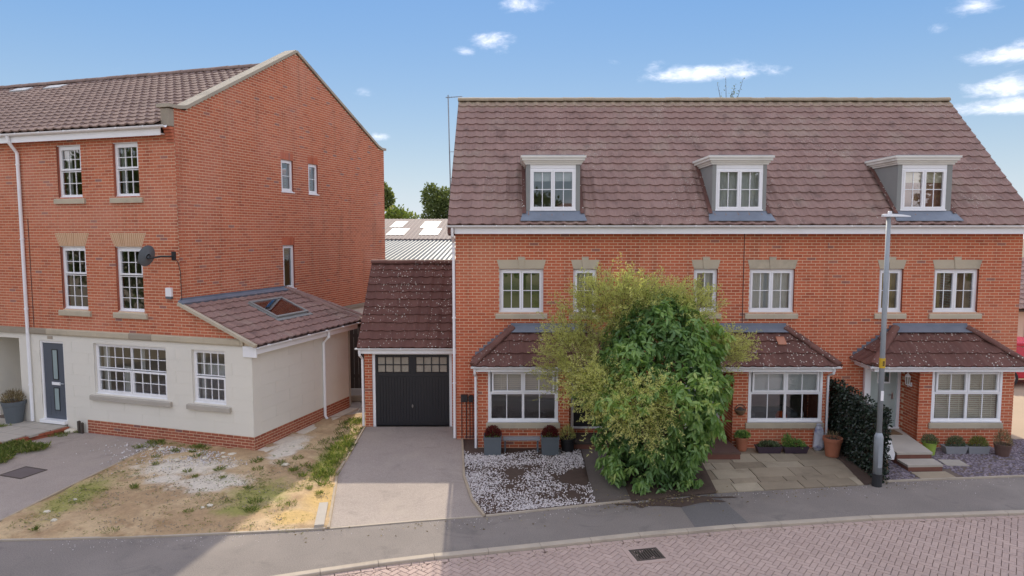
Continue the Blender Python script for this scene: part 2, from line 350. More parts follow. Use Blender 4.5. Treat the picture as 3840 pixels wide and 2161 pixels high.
# bare plot: sand, clay, moss and spilled chalk, each in patches of its own, plus a painted sunlit corner
def plot_material():
    m, t = new_mat('plot_soil')
    geo = t.n('ShaderNodeNewGeometry')
    pos = geo.outputs['Position']
    big = t.noise(pos, 0.55, 5.0, 0.62, 0.4)
    mid = t.noise(pos, 1.9, 5.0, 0.65)
    fin = t.math('ADD', t.math('MULTIPLY', t.noise(pos, 26.0, 4.0, 0.7), 0.5), t.math('MULTIPLY', t.noise(pos, 7.0, 6.0, 0.72), 0.5))
    cc = t.mix(t.smooth(big, 0.40, 0.62), (0.40, 0.27, 0.145), (0.54, 0.395, 0.225))
    cc = t.mix(t.math('MULTIPLY', t.smooth(mid, 0.50, 0.68), 0.7), cc, (0.30, 0.185, 0.09))
    sp = t.n('ShaderNodeSeparateXYZ', Vector=pos)
    def blob(x, y, rx, ry):
        u = t.math('DIVIDE', t.math('SUBTRACT', sp.outputs[0], x), rx)
        v = t.math('DIVIDE', t.math('SUBTRACT', sp.outputs[1], y), ry)
        return t.math('EXPONENT', t.math('MULTIPLY', t.math('ADD', t.math('MULTIPLY', u, u), t.math('MULTIPLY', v, v)), -1.0))
    moss = t.math('MAXIMUM', t.math('MAXIMUM', blob(-8.9, 13.6, 0.55, 1.3), blob(-5.2, 13.6, 0.75, 0.9)), t.math('MAXIMUM', blob(-4.35, 16.0, 0.35, 1.8), blob(-5.3, 12.8, 0.6, 0.4)))
    mfac = t.smooth(t.math('ADD', t.math('MULTIPLY', moss, 0.8), t.math('MULTIPLY', t.noise(pos, 3.3, 8.0, 0.75, 0.5), 1.2)), 0.80, 1.35)
    cc = t.mix(t.math('MULTIPLY', mfac, 0.85), cc, (0.27, 0.275, 0.06))
    chalk = t.math('MAXIMUM', t.math('MAXIMUM', blob(-7.5, 15.3, 1.25, 0.75), blob(-6.5, 14.3, 0.9, 0.7)), t.math('MAXIMUM', blob(-5.6, 16.7, 0.45, 1.4), blob(-7.6, 14.5, 0.5, 0.4)))
    cfac = t.smooth(t.math('ADD', t.math('MULTIPLY', chalk, 0.75), t.math('MULTIPLY', t.noise(pos, 2.4, 9.0, 0.78, 0.6), 1.25)), 0.86, 1.22)
    cc = t.mix(t.math('MULTIPLY', cfac, 0.9), cc, (0.68, 0.62, 0.51))
    orange = t.math('MAXIMUM', blob(-3.75, 13.4, 0.5, 0.9), blob(-4.1, 12.5, 0.5, 0.4))  # warm sunlight put into the soil colour at the sunlit corner
    cc = t.mix(t.math('MULTIPLY', t.smooth(t.math('ADD', orange, t.math('MULTIPLY', mid, 0.6)), 0.55, 1.1), 0.75), cc, (0.56, 0.38, 0.13))
    v = t.math('ADD', 0.30, t.math('MULTIPLY', fin, 1.4))
    cc = t.n('ShaderNodeVectorMath', _operation='SCALE', i0=cc, Scale=v).outputs[0]
    p = t.n('ShaderNodeBsdfPrincipled', Base__Color=cc, Roughness=0.95)
    b = t.n('ShaderNodeBump', Strength=0.7, Distance=0.02, Height=t.noise(pos, 18.0, 6.0, 0.7))
    t.put(p.inputs['Normal'], b)
    t.n('ShaderNodeOutputMaterial', Surface=p)
plot_material()

# ------------------------------------------------------------------ mesh helpers
X_, Y_, Z_ = Vector((1, 0, 0)), Vector((0, 1, 0)), Vector((0, 0, 1))
class Frame:
    """u along the wall, n out of it, z up."""
    def __init__(s, O, U=X_, N=None, V=Z_):
        s.O, s.U, s.V = Vector(O), Vector(U), Vector(V)
        s.N = Vector(N) if N is not None else s.U.cross(s.V)
    def p(s, u, n, z):
        return s.O + s.U * u + s.N * n + s.V * z
    def at(s, u, n, z):
        return Frame(s.p(u, n, z), s.U, s.N, s.V)

class MB:
    def __init__(s):
        s.v, s.f, s.m, s.t = [], [], [], []
    def add(s, verts, faces, mat=0, tint=0.5):
        b = len(s.v)
        s.v.extend([tuple(q) for q in verts])
        for f in faces:
            s.f.append(tuple(b + i for i in f))
            s.m.append(mat)
            s.t.append(tint)
        return s
    def box(s, fr, u0, u1, n0, n1, z0, z1, mat=0, tint=0.5, back=True):
        P = [fr.p(u, n, z) for z in (z0, z1) for n in (n0, n1) for u in (u0, u1)]
        fs = [(0, 1, 3, 2), (4, 6, 7, 5), (2, 3, 7, 6), (1, 5, 7, 3), (0, 2, 6, 4)]
        if back:
            fs.append((0, 4, 5, 1))
        return s.add(P, fs, mat, tint)
    def prism(s, fr, poly, n0, n1, mat=0, tint=0.5):
        """poly in (u,z), extruded along n."""
        k = len(poly)
        P = [fr.p(u, n0, z) for u, z in poly] + [fr.p(u, n1, z) for u, z in poly]
        fs = [tuple(range(k)), tuple(range(2 * k - 1, k - 1, -1))]
        fs += [(i, i + k, (i + 1) % k + k, (i + 1) % k) for i in range(k)]
        return s.add(P, fs, mat, tint)
    def tube(s, pts, r, n=8, mat=0, tint=0.5, cap=True):
        pts = [Vector(p) for p in pts]
        rs = r if isinstance(r, (list, tuple)) else [r] * len(pts)
        ring = []
        for i, p in enumerate(pts):
            d = (pts[min(i + 1, len(pts) - 1)] - pts[max(i - 1, 0)]).normalized()
            a = d.orthogonal().normalized() if abs(d.z) > 0.95 else d.cross(Z_).normalized()
            if abs(d.z) > 0.95:
                a = (X_ - d * X_.dot(d)).normalized()
            b = d.cross(a)
            ring.append([p + (a * math.cos(2 * math.pi * k / n) + b * math.sin(2 * math.pi * k / n)) * rs[i] for k in range(n)])
        V = [q for rg in ring for q in rg]
        fs = [(i * n + k, i * n + (k + 1) % n, (i + 1) * n + (k + 1) % n, (i + 1) * n + k) for i in range(len(pts) - 1) for k in range(n)]
        if cap:
            fs += [tuple(range(n - 1, -1, -1)), tuple((len(pts) - 1) * n + k for k in range(n))]
        return s.add(V, fs, mat, tint)
    def lathe(s, c, prof, n=20, mat=0, tint=0.5):
        """prof: list of (radius, z)."""
        c = Vector(c)
        V = [c + Vector((r * math.cos(2 * math.pi * k / n), r * math.sin(2 * math.pi * k / n), z)) for r, z in prof for k in range(n)]
        fs = [(i * n + k, i * n + (k + 1) % n, (i + 1) * n + (k + 1) % n, (i + 1) * n + k) for i in range(len(prof) - 1) for k in range(n)]
        fs += [tuple(range(n - 1, -1, -1)), tuple((len(prof) - 1) * n + k for k in range(n))]
        return s.add(V, fs, mat, tint)
    def build(s, name, mat, parent=None, smooth=False, kind=None):
        me = bpy.data.meshes.new(name)
        me.from_pydata(s.v, [], s.f)
        mats = mat if isinstance(mat, (list, tuple)) else [mat]
        for m in mats:
            me.materials.append(MATS[m])
        if len(mats) > 1:
            me.polygons.foreach_set('material_index', s.m)
        a = me.attributes.new('tint', 'FLOAT', 'FACE')
        a.data.foreach_set('value', s.t)
        if smooth:
            me.polygons.foreach_set('use_smooth', [True] * len(s.f))
        me.update()
        return link(name, me, parent, kind)

def link(name, me, parent=None, kind=None):
    o = bpy.data.objects.new(name, me)
    COL.objects.link(o)
    if parent is not None:
        o.parent = parent
    if kind:
        o['kind'] = kind
    return o

def thing(name, label, cat, loc=(0, 0, 0), rz=0.0, group=None):
    o = bpy.data.objects.new(name, None)
    o.empty_display_size = 0.2
    COL.objects.link(o)
    o.location = loc
    o.rotation_euler = (0, 0, rz)
    return tag(o, label, cat, group)

def tag(o, label, cat, group=None):
    o['label'] = label
    o['category'] = cat
    if group:
        o['group'] = group
    return o

def leaf_cloud(name, pos, dirs, L, W, tint, mat, parent, kind=None, droop=0.0, fold=0.35):
    """one mesh of many leaves: each two folded quads (base, shoulders, tip)."""
    n = len(pos)
    pos = np.asarray(pos, float); d = np.asarray(dirs, float)
    d /= np.linalg.norm(d, axis=1, keepdims=True) + 1e-9
    rnd = RNG.normal(size=(n, 3))
    side = np.cross(d, rnd); side /= np.linalg.norm(side, axis=1, keepdims=True) + 1e-9
    up = np.cross(side, d)
    flip = np.sign(up[:, 2:3]); flip[flip == 0] = 1
    up *= flip
    L = np.broadcast_to(np.asarray(L, float), (n,))[:, None]; W = np.broadcast_to(np.asarray(W, float), (n,))[:, None]
    dz = np.array([0, 0, -1.0]) * droop * L
    V = np.empty((n, 6, 3))
    V[:, 0] = pos
    V[:, 1] = pos + d * L * 0.35 + side * W * 0.5 + up * W * fold * 0.5
    V[:, 2] = pos + d * L * 0.72 + side * W * 0.38 + up * W * fold * 0.4 + dz * 0.4
    V[:, 3] = pos + d * L + dz
    V[:, 4] = pos + d * L * 0.72 - side * W * 0.38 + up * W * fold * 0.4 + dz * 0.4
    V[:, 5] = pos + d * L * 0.35 - side * W * 0.5 + up * W * fold * 0.5
    me = bpy.data.meshes.new(name)
    base = np.arange(n)[:, None] * 6
    F_ = np.stack([base + np.array([0, 1, 2, 3]), base + np.array([0, 3, 4, 5])], 1).reshape(-1, 4)
    me.vertices.add(n * 6); me.vertices.foreach_set('co', V.reshape(-1))
    me.loops.add(n * 8); me.loops.foreach_set('vertex_index', F_.reshape(-1).astype(np.int32))
    me.polygons.add(n * 2)
    me.polygons.foreach_set('loop_start', np.arange(0, n * 8, 4, dtype=np.int32))
    me.polygons.foreach_set('loop_total', np.full(n * 2, 4, dtype=np.int32))
    me.update(calc_edges=True)
    a = me.attributes.new('tint', 'FLOAT', 'FACE')
    a.data.foreach_set('value', np.repeat(np.clip(np.broadcast_to(tint, (n,)), 0, 1), 2).astype(np.float32))
    me.materials.append(MATS[mat])
    return link(name, me, parent, kind)

def grid_solid(mb, fr, W, z0, z1, holes, n0, n1, m_front=0, m_side=1):
    """rectangular slab with rectangular holes; only outer faces are made."""
    us = sorted({0.0, W, *[max(0, min(W, h[i])) for h in holes for i in (0, 1)]})
    zs = sorted({z0, z1, *[max(z0, min(z1, h[i])) for h in holes for i in (2, 3)]})
    def solid(i, j):
        if i < 0 or j < 0 or i >= len(us) - 1 or j >= len(zs) - 1:
            return False
        cu, cz = (us[i] + us[i + 1]) / 2, (zs[j] + zs[j + 1]) / 2
        return not any(h[0] < cu < h[1] and h[2] < cz < h[3] for h in holes)
    for i in range(len(us) - 1):
        for j in range(len(zs) - 1):
            if not solid(i, j):
                continue
            a, b, c, d = us[i], us[i + 1], zs[j], zs[j + 1]
            P = fr.p
            mb.add([P(a, n1, c), P(b, n1, c), P(b, n1, d), P(a, n1, d)], [(0, 1, 2, 3)], m_front)
            mb.add([P(a, n0, c), P(a, n0, d), P(b, n0, d), P(b, n0, c)], [(0, 1, 2, 3)], m_side)
            if not solid(i - 1, j): mb.add([P(a, n0, c), P(a, n1, c), P(a, n1, d), P(a, n0, d)], [(0, 1, 2, 3)], m_side)
            if not solid(i + 1, j): mb.add([P(b, n1, c), P(b, n0, c), P(b, n0, d), P(b, n1, d)], [(0, 1, 2, 3)], m_side)
            if not solid(i, j - 1): mb.add([P(a, n0, c), P(b, n0, c), P(b, n1, c), P(a, n1, c)], [(0, 1, 2, 3)], m_side)
            if not solid(i, j + 1): mb.add([P(a, n1, d), P(b, n1, d), P(b, n0, d), P(a, n0, d)], [(0, 1, 2, 3)], m_side)

def lay(W, z0, z1, holes, bl=0.225, bh=0.075, joint=0.0135, umin=None, umax=None, start=0.0, minlen=0.008):
    """stretcher bond: list of (u0, u1, za, zb, whole)."""
    out = []
    k = 0
    z = z0
    while z + bh * 0.6 < z1:
        za, zb = z + joint / 2, min(z + bh - joint / 2, z1)
        zm = (za + zb) / 2
        a = umin(zm) if umin else 0.0
        b = umax(zm) if umax else W
        cuts = [(h[0], h[1]) for h in holes if h[2] < zm < h[3]]
        u = start - (bl / 2 if k % 2 else 0.0)
        while u + bl < a:
            u += bl
        while u < b:
            s, e = max(u + joint / 2, a), min(u + bl - joint / 2, b)
            segs = [(s, e)]
            for c0, c1 in cuts:
                ns = []
                for s_, e_ in segs:
                    if e_ <= c0 or s_ >= c1:
                        ns.append((s_, e_))
                    else:
                        if s_ < c0: ns.append((s_, c0))
                        if e_ > c1: ns.append((c1, e_))
                segs = ns
            for s_, e_ in segs:
                if e_ - s_ > minlen:
                    out.append((s_, e_, za, zb, abs((e_ - s_) - (bl - joint)) < 1e-4 and abs(zb - za - bh + joint) < 1e-4))
            u += bl
        k += 1
        z += bh
    return out

PROUD = 0.004
def brick_tint():
    r = random.random()
    return 0.97 + 0.03 * random.random() if r > 0.985 else min(0.93, max(0, random.gauss(0.5, 0.23)))

_BRICK_MESH = {}
def brick_mesh(mat, size=(0.2115, 0.0615), dep=0.03):
    """a dozen shared stretchers that differ in colour only."""
    key = (mat, size)
    if key not in _BRICK_MESH:
        L = []
        for i in range(14):
            mb = MB()
            mb.box(Frame((0, 0, 0)), -size[0] / 2, size[0] / 2, -dep, PROUD, -size[1] / 2, size[1] / 2, 0, min(0.93, brick_tint()) if i < 13 else 0.98, back=False)
            o = mb.build('brick', mat)
            me = o.data
            bpy.data.objects.remove(o)
            L.append(me)
        _BRICK_MESH[key] = L
    return _BRICK_MESH[key]

class Brickwork:
    """all the brickwork of one building: the largest 300 whole bricks are objects under their wall, the rest one part."""
    def __init__(s, root, mat):
        s.root, s.mat, s.rows = root, mat, []
    def panel(s, wall, fr, pieces):
        for pc in pieces:
            s.rows.append((wall, fr, pc))
    def finish(s, limit=300):
        M = Matrix.LocRotScale(s.root.location, s.root.rotation_euler, None)
        def key(r):
            _, fr, (a, b, c, d, whole) = r
            p = M @ fr.p((a + b) / 2, 0, (c + d) / 2)
            nrm = (M.to_3x3() @ fr.N).normalized()
            v = (CAM - p)
            facing = v.normalized().dot(nrm)
            q = p - CAM
            inframe = abs(q.x / q.y) < 0.75 and -0.51 < q.z / q.y < 0.33
            return -(max(facing, 0.0) / v.length_squared) if inframe else 0.0
        whole = sorted([r for r in s.rows if r[2][4]], key=key)
        chosen = [r for r in whole[:limit]]
        ids = {id(r) for r in chosen}
        pool = brick_mesh(s.mat)
        for wall, fr, (a, b, c, d, _) in chosen:
            o = bpy.data.objects.new('brick', pool[13] if random.random() < 0.015 else random.choice(pool[:13]))
            COL.objects.link(o)
            o.parent = wall
            o.location = fr.p((a + b) / 2, 0, (c + d) / 2)
            o.rotation_euler = (0, 0, math.atan2(fr.U.y, fr.U.x))
        mb = MB()
        for r in s.rows:
            if id(r) not in ids:
                wall, fr, (a, b, c, d, _) = r
                mb.box(fr, a, b, -0.03, PROUD, c, d, 0, brick_tint(), back=False)
        if mb.f:
            mb.build('brickwork', s.mat, s.root, kind='stuff')

def brick_wall(name, root, bw, fr, W, z0, z1, holes, thick=0.25, gable=None, laid=None, umin=None, umax=None, start=0.0):
    """mortar backing with openings + laid bricks. gable: polygon (u,z) on top of z1."""
    mb = MB()
    grid_solid(mb, fr, W, z0, z1, holes, -thick, 0.0, 0, 1)
    if gable:
        mb.prism(fr, gable, 0.0, -thick, 0)
    o = mb.build(name, ['mortar', 'brick_reveal'], root)
    lz0, lz1 = laid if laid else (z0, z1)
    bw.panel(o, fr, lay(W, lz0, lz1, holes, umin=umin, umax=umax, start=start))
    return o

# ---- roof tiles -----------------------------------------------------------
_TILE = {}
def tile_profile(w, n=12):
    pts = []
    for i in range(n + 1):
        t = i / n
        # broad pan, a roll at one side and a shallow rib halfway
        h = 0.034 * (0.5 + 0.5 * math.cos(2 * math.pi * t)) ** 1.4 + 0.008 * max(0.0, math.cos(4 * math.pi * t)) * (1 if 0.3 < t < 0.7 else 0)
        pts.append((t * w, h))
    return pts
def tile_geo(mb, w, g, tint=0.5, lap=0.05, thick=0.034):
    pr = tile_profile(w * 1.0)
    k = len(pr)
    V = []
    for (x, h) in pr: V.append((x, 0.0, h + thick))            # lower top edge
    for (x, h) in pr: V.append((x, g + lap, h * 0.9 + 0.001))  # upper top edge, under the next course
    for (x, h) in pr: V.append((x, 0.0, h - 0.004))            # lower bottom edge
    fs = [(i, i + 1, k + i + 1, k + i) for i in range(k - 1)]
    fs += [(2 * k + i, 2 * k + i + 1, i + 1, i) for i in range(k - 1)]
    fs += [(2 * k, 0, k), (2 * k + k - 1, k + k - 1, k - 1)]
    mb.add(V, fs, 0, tint)
def tile_mesh(w, g, mat):
    key = (round(w, 4), round(g, 4), mat)
    if key not in _TILE:
        L = []
        for i in range(10):
            mb = MB()
            tile_geo(mb, w, g, min(1, max(0, random.gauss(0.5, 0.12))))
            o = mb.build('roof_tile', mat)
            me = o.data
            bpy.data.objects.remove(o)
            L.append(me)
        _TILE[key] = L
    return _TILE[key]

class Slope:
    """roof plane: O eave corner, U along the eave, S up the slope."""
    def __init__(s, O, U, S):
        s.O, s.U, s.S = Vector(O), Vector(U).normalized(), Vector(S).normalized()
        s.N = s.U.cross(s.S).normalized()
        s.rotm = Matrix((s.U, s.S, s.N)).transposed()
        s.rot = s.rotm.to_euler()
    def p(s, u, v, n=0.0):
        return s.O + s.U * u + s.S * v + s.N * n
    def frame(s):
        return Frame(s.O, s.U, s.N, s.S)

def tile_field(roof, sl, cols, rows, w, g, mat, inside=None, clip=None, limit=None, root=None, rank=None):
    """roof tiles as objects under the roof; past the limit the rest is one part."""
    pool = tile_mesh(w, g, mat)
    spots = []
    for j in range(rows):
        for i in range(cols):
            u, v = i * w, j * g
            if inside and not inside(u + w / 2, v + g / 2):
                continue
            spots.append((i, j, u, v))
    if limit and len(spots) > limit:
        spots.sort(key=lambda q: (sl.p(q[2] + w / 2, q[3]) - (rank or Vector())).length)
        rest = spots[limit:]
        spots = spots[:limit]
        mb = MB()
        for i, j, u, v in rest:
            tmp = MB(); tile_geo(tmp, w, g, min(1, max(0, random.gauss(0.5, 0.12))))
            mb.add([sl.p(u + x, v + y, z) for x, y, z in tmp.v], tmp.f, 0, tmp.t[0])
        mb.build('roof_tiling', mat, root, kind='stuff')
    for i, j, u, v in spots:
        me = random.choice(pool)
        if clip:
            res = clip(u, v, w, g)
            if res == 'skip':
                continue
            if res != 'keep':
                me = me.copy()
                bm = bmesh.new(); bm.from_mesh(me)
                for co, no in res:
                    bmesh.ops.bisect_plane(bm, geom=bm.verts[:] + bm.edges[:] + bm.faces[:], plane_co=co, plane_no=no, clear_outer=True)
                bm.to_mesh(me); bm.free()
                if not len(me.polygons):
                    continue
        o = bpy.data.objects.new('roof_tile', me)
        COL.objects.link(o)
        o.parent = roof
        o.location = sl.p(u + random.uniform(-0.002, 0.002), v + random.gauss(0, 0.005), 0.012 + random.uniform(-0.002, 0.004))
        o.rotation_euler = (sl.rotm @ Matrix.Rotation(random.gauss(0, 0.008), 3, 'Z') @ Matrix.Rotation(random.gauss(0, 0.006), 3, 'X')).to_euler()

def ridge_run(roof, a, b, r=0.115, seg=0.45, mat='tile', squash=0.75, name='ridge_tile'):
    a, b = Vector(a), Vector(b)
    n = max(1, round((b - a).length / seg))
    d = (b - a).normalized()
    side = d.cross(Z_).normalized()
    up = side.cross(d)
    for i in range(n):
        p0, p1 = a.lerp(b, i / n) + up * random.gauss(0, 0.005), a.lerp(b, (i + 1) / n) + d * 0.012 + up * random.gauss(0, 0.005)
        mb = MB()
        V = []
        for q, rr in ((p0, r * 0.97), (p1, r)):
            for k in range(9):
                t = math.pi * (-0.08 + 1.16 * k / 8)
                V.append(q + side * math.cos(t) * rr + up * math.sin(t) * rr * squash)
        fs = [(k, k + 1, 9 + k + 1, 9 + k) for k in range(8)] + [tuple(range(8, -1, -1)), tuple(range(9, 18))]
        mb.add(V, fs, 0, random.uniform(0.3, 0.8))
        mb.build(name, mat, roof, smooth=False)

# ---- windows ---------------------------------------------------------------
def window(root, fr, w, h, sashes, depth=0.07, frame_t=0.055, name='window', cover=None, sash_t=0.045, bar=0.018, pane_mat='glass'):
    """fr: lower left corner on the wall face. sashes: (u0,u1,z0,z1,cols,rows,opening) as fractions of the clear frame."""
    mb = MB()
    f = fr.at(0, -depth, 0)
    t = frame_t
    d0, d1 = -0.06, 0.0
    mb.box(f, 0, t, d0, d1, 0, h); mb.box(f, w - t, w, d0, d1, 0, h)
    mb.box(f, t, w - t, d0, d1, 0, t); mb.box(f, t, w - t, d0, d1, h - t, h)
    mb.box(f, -0.01, w + 0.01, 0.0, 0.035, -0.012, 0.022)     # cill nosing of the frame
    win = mb.build(name, 'upvc', root)
    iw, ih = w - 2 * t, h - 2 * t
    for (a, b, c, d, nc, nr, opening) in sashes:
        u0, u1, z0, z1 = t + a * iw, t + b * iw, t + c * ih, t + d * ih
        m2 = MB()
        s = sash_t if opening else 0.022
        e0, e1 = (-0.045, 0.016) if opening else (-0.045, -0.006)
        m2.box(f, u0, u0 + s, e0, e1, z0, z1); m2.box(f, u1 - s, u1, e0, e1, z0, z1)
        m2.box(f, u0 + s, u1 - s, e0, e1, z0, z0 + s); m2.box(f, u0 + s, u1 - s, e0, e1, z1 - s, z1)
        m2.build('casement', 'upvc', win)
        gu0, gu1, gz0, gz1 = u0 + s, u1 - s, z0 + s, z1 - s
        cw, ch = (gu1 - gu0) / nc, (gz1 - gz0) / nr
        for i in range(1, nc):
            m3 = MB(); m3.box(f, gu0 + i * cw - bar / 2, gu0 + i * cw + bar / 2, -0.034, -0.016, gz0, gz1); m3.build('glazing_bar', 'upvc', win)
        for j in range(1, nr):
            for i in range(nc):
                m3 = MB(); m3.box(f, gu0 + i * cw + (bar / 2 if i else 0), gu0 + (i + 1) * cw - (bar / 2 if i < nc - 1 else 0), -0.033, -0.017, gz0 + j * ch - bar / 2, gz0 + j * ch + bar / 2); m3.build('glazing_bar', 'upvc', win)
        for i in range(nc):
            for j in range(nr):
                m4 = MB()
                P = f.p
                q = [P(gu0 + i * cw, -0.030, gz0 + j * ch), P(gu0 + (i + 1) * cw, -0.030, gz0 + j * ch), P(gu0 + (i + 1) * cw, -0.030, gz0 + (j + 1) * ch), P(gu0 + i * cw, -0.030, gz0 + (j + 1) * ch)]
                m4.add(q, [(0, 1, 2, 3)])
                m4.build('pane', pane_mat, win)
    for cv in (cover or []):
        kind = cv[0]
        _, a, b, c, d, mat = cv
        u0, u1, z0, z1 = t + a * iw, t + b * iw, t + c * ih, t + d * ih
        m5 = MB()
        if kind == 'venetian':
            z = z0
            while z < z1:
                P = f.p
                m5.add([P(u0, -0.105, z - 0.014), P(u1, -0.105, z - 0.014), P(u1, -0.130, z + 0.022), P(u0, -0.130, z + 0.022)], [(0, 1, 2, 3)])
                z += 0.052
            for q in (0.15, 0.5, 0.85):
                m5.box(f, u0 + (u1 - u0) * q - 0.008, u0 + (u1 - u0) * q + 0.008, -0.104, -0.101, z0, z1)
            m5.box(f, u0, u1, -0.14, -0.10, z1 - 0.03, z1 + 0.01)
            m5.build('venetian_blind', mat, win)
        elif kind == 'roller':
            m5.box(f, u0, u1, -0.125, -0.12, z0, z1)
            m5.build('roller_blind', mat, win)
        else:
            n = max(6, int((u1 - u0) / 0.022))
            P = f.p
            V = []
            ph = random.random() * 6
            for i in range(n + 1):
                uu = u0 + (u1 - u0) * i / n
                dd = -0.17 + 0.022 * math.sin(i * 0.9 + ph) + 0.012 * math.sin(i * 0.37 + 2 * ph)
                V += [P(uu, dd, z0), P(uu, dd, z1)]
            m5.add(V, [(2 * i, 2 * i + 2, 2 * i + 3, 2 * i + 1) for i in range(n)])
            m5.build('curtain', mat, win, smooth=True)
    return win

def sill(root, fr, u0, u1, z0, z1, proud=0.06, name='sill', mat='stone'):
    mb = MB()
    k = 0.035
    mb.prism(Frame(fr.O + fr.U * u0, fr.N, -fr.U * 1.0), [(-0.05, z0), (proud, z0), (proud, z1 - 0.03), (proud - 0.012, z1 - 0.012), (-0.05, z1)], 0.0, -(u1 - u0))
    return mb.build(name, mat, root)

def gutter(root, fr, u0, u1, z, n0, r=0.06, mat='upvc', brackets=True):
    """half-round gutter running along u, hung at n0 with its rim at z."""
    mb = MB()
    k = 7
    V = []
    for u in (u0, u1):
        for i in range(k + 1):
            t = math.pi + math.pi * i / k
            V.append(fr.p(u, n0 + r + r * math.cos(t), z + r * math.sin(t)))
        for i in range(k + 1):
            t = 2 * math.pi - math.pi * i / k
            V.append(fr.p(u, n0 + r + (r - 0.006) * math.cos(t), z + (r - 0.006) * math.sin(t)))
    m = 2 * (k + 1)
    mb.add(V, [(i, (i + 1) % m, m + (i + 1) % m, m + i) for i in range(m)] + [tuple(range(m)), tuple(range(2 * m - 1, m - 1, -1))])
    if brackets:
        u = u0 + 0.4
        while u < u1 - 0.1:
            mb.box(fr, u - 0.015, u + 0.015, n0 + r - 0.012, n0 + 2 * r + 0.008, z - 0.035, z + 0.006)
            u += 0.85
    return mb.build('gutter', mat, root)

def downpipe(root, pts, r=0.034, mat='upvc', brackets=()):
    mb = MB()
    mb.tube(pts, r, 10)
    for b in brackets:
        b = Vector(b)
        mb.tube([b - Z_ * 0.02, b + Z_ * 0.02], r + 0.012, 10)
    return mb.build('downpipe', mat, root, smooth=False)

# ================================================================== setting: ground, road, pavement, drives
def poly_sheet(name, pts, z, mat, kind='structure', parent=None, step=None, disp=0.0, edge_drop=0.0, holes=None):
    """flat or gently uneven sheet over a polygon."""
    vs = [Vector((p[0], p[1])) for p in pts]
    n = len(vs)
    extra = []
    if step:
        xs = [p[0] for p in pts]; ys = [p[1] for p in pts]
        x = min(xs)
        while x < max(xs):
            y = min(ys)
            while y < max(ys):
                q = Vector((x + random.uniform(-.3, .3) * step, y + random.uniform(-.3, .3) * step))
                ins = False
                j = n - 1
                for i in range(n):
                    if (vs[i].y > q.y) != (vs[j].y > q.y) and q.x < (vs[j].x - vs[i].x) * (q.y - vs[i].y) / (vs[j].y - vs[i].y) + vs[i].x:
                        ins = not ins
                    j = i
                if ins:
                    extra.append(q)
                y += step
            x += step
    res = geometry.delaunay_2d_cdt(vs + extra, [(i, (i + 1) % n) for i in range(n)], [list(range(n))], 1, 1e-5)
    V = []
    for i, v in enumerate(res[0]):
        dz = 0.0
        if disp and len(res[3][i]) and res[3][i][0] >= n:
            dz = disp * (mnoise.fractal(Vector((v.x * 1.3, v.y * 1.3, 3.1)), 1.0, 2.0, 4) * 0.8 + 0.25)
        V.append((v.x, v.y, z + max(dz, 0)))
    me = bpy.data.meshes.new(name)
    me.from_pydata(V, [], [f for f in res[2]])
    me.materials.append(MATS[mat])
    if step:
        me.polygons.foreach_set('use_smooth', [True] * len(me.polygons))
    me.update()
    return link(name, me, parent, kind)

poly_sheet('ground', [(-400, -400), (400, -400), (400, 900), (-400, 900)], -0.16, 'earth')
KERB = [(-16.0, 5.9), (-10.0, 8.0), (-6.0, 9.42), (-3.05, 10.42), (-1.8, 10.82), (0.37, 11.3), (2.28, 11.74), (4.3, 12.12), (6.95, 12.5), (9.85, 12.735), (13.0, 12.88), (18.0, 12.95)]
BACK = [(-16.0, 11.35), (-8.97, 11.55), (-6.25, 11.7), (-4.43, 11.9), (-3.32, 12.05), (-1.8, 12.36), (-0.53, 12.58), (1.3, 13.05), (2.4, 13.32), (4.26, 13.75), (7.53, 14.2), (8.09, 14.38), (11.33, 14.71), (18.0, 15.1)]
poly_sheet('pavement', KERB + BACK[::-1], 0.0, 'asphalt')
poly_sheet('pavement_patch', [(3.36, 11.94), (4.42, 12.135), (4.22, 13.70), (3.30, 13.46)], 0.004, 'asphalt_new')
poly_sheet('road', [(-30, -14), (30, -14), (30, 12.9), (18.0, 12.93)] + KERB[::-1] + [(-30, 2.0)], -0.075, 'bedding_sand')

def resample(pts, step):
    P = [Vector((*p, 0)) for p in pts]
    out = [P[0].copy()]; carry = 0.0
    for a, b in zip(P, P[1:]):
        L = (b - a).length; d = (b - a) / L; t = step - carry
        while t <= L:
            out.append(a + d * t); t += step
        carry = L - (t - step)
    return out

# Catmull-smooth the kerb line a little through dense resampling
kerb_root = bpy.data.objects.new('kerb', None); COL.objects.link(kerb_root); kerb_root['kind'] = 'structure'
kp = resample(KERB, 0.915)
for a, b in zip(kp, kp[1:]):
    if b.x < -6 or a.x > 13.5:
        continue
    d = (b - a).normalized(); nn = Vector((d.y, -d.x, 0))
    fr = Frame(a, d, nn, Z_)
    mb = MB(); L = (b - a).length
    mb.prism(Frame(a + d * 0.004, nn, d, Z_), [(-0.125, -0.16), (0.0, -0.16), (0.0, 0.012), (-0.012, 0.022), (-0.125, 0.022)], 0.0, L - 0.008)
    mb.build('kerb_stone', 'kerb_concrete', kerb_root)

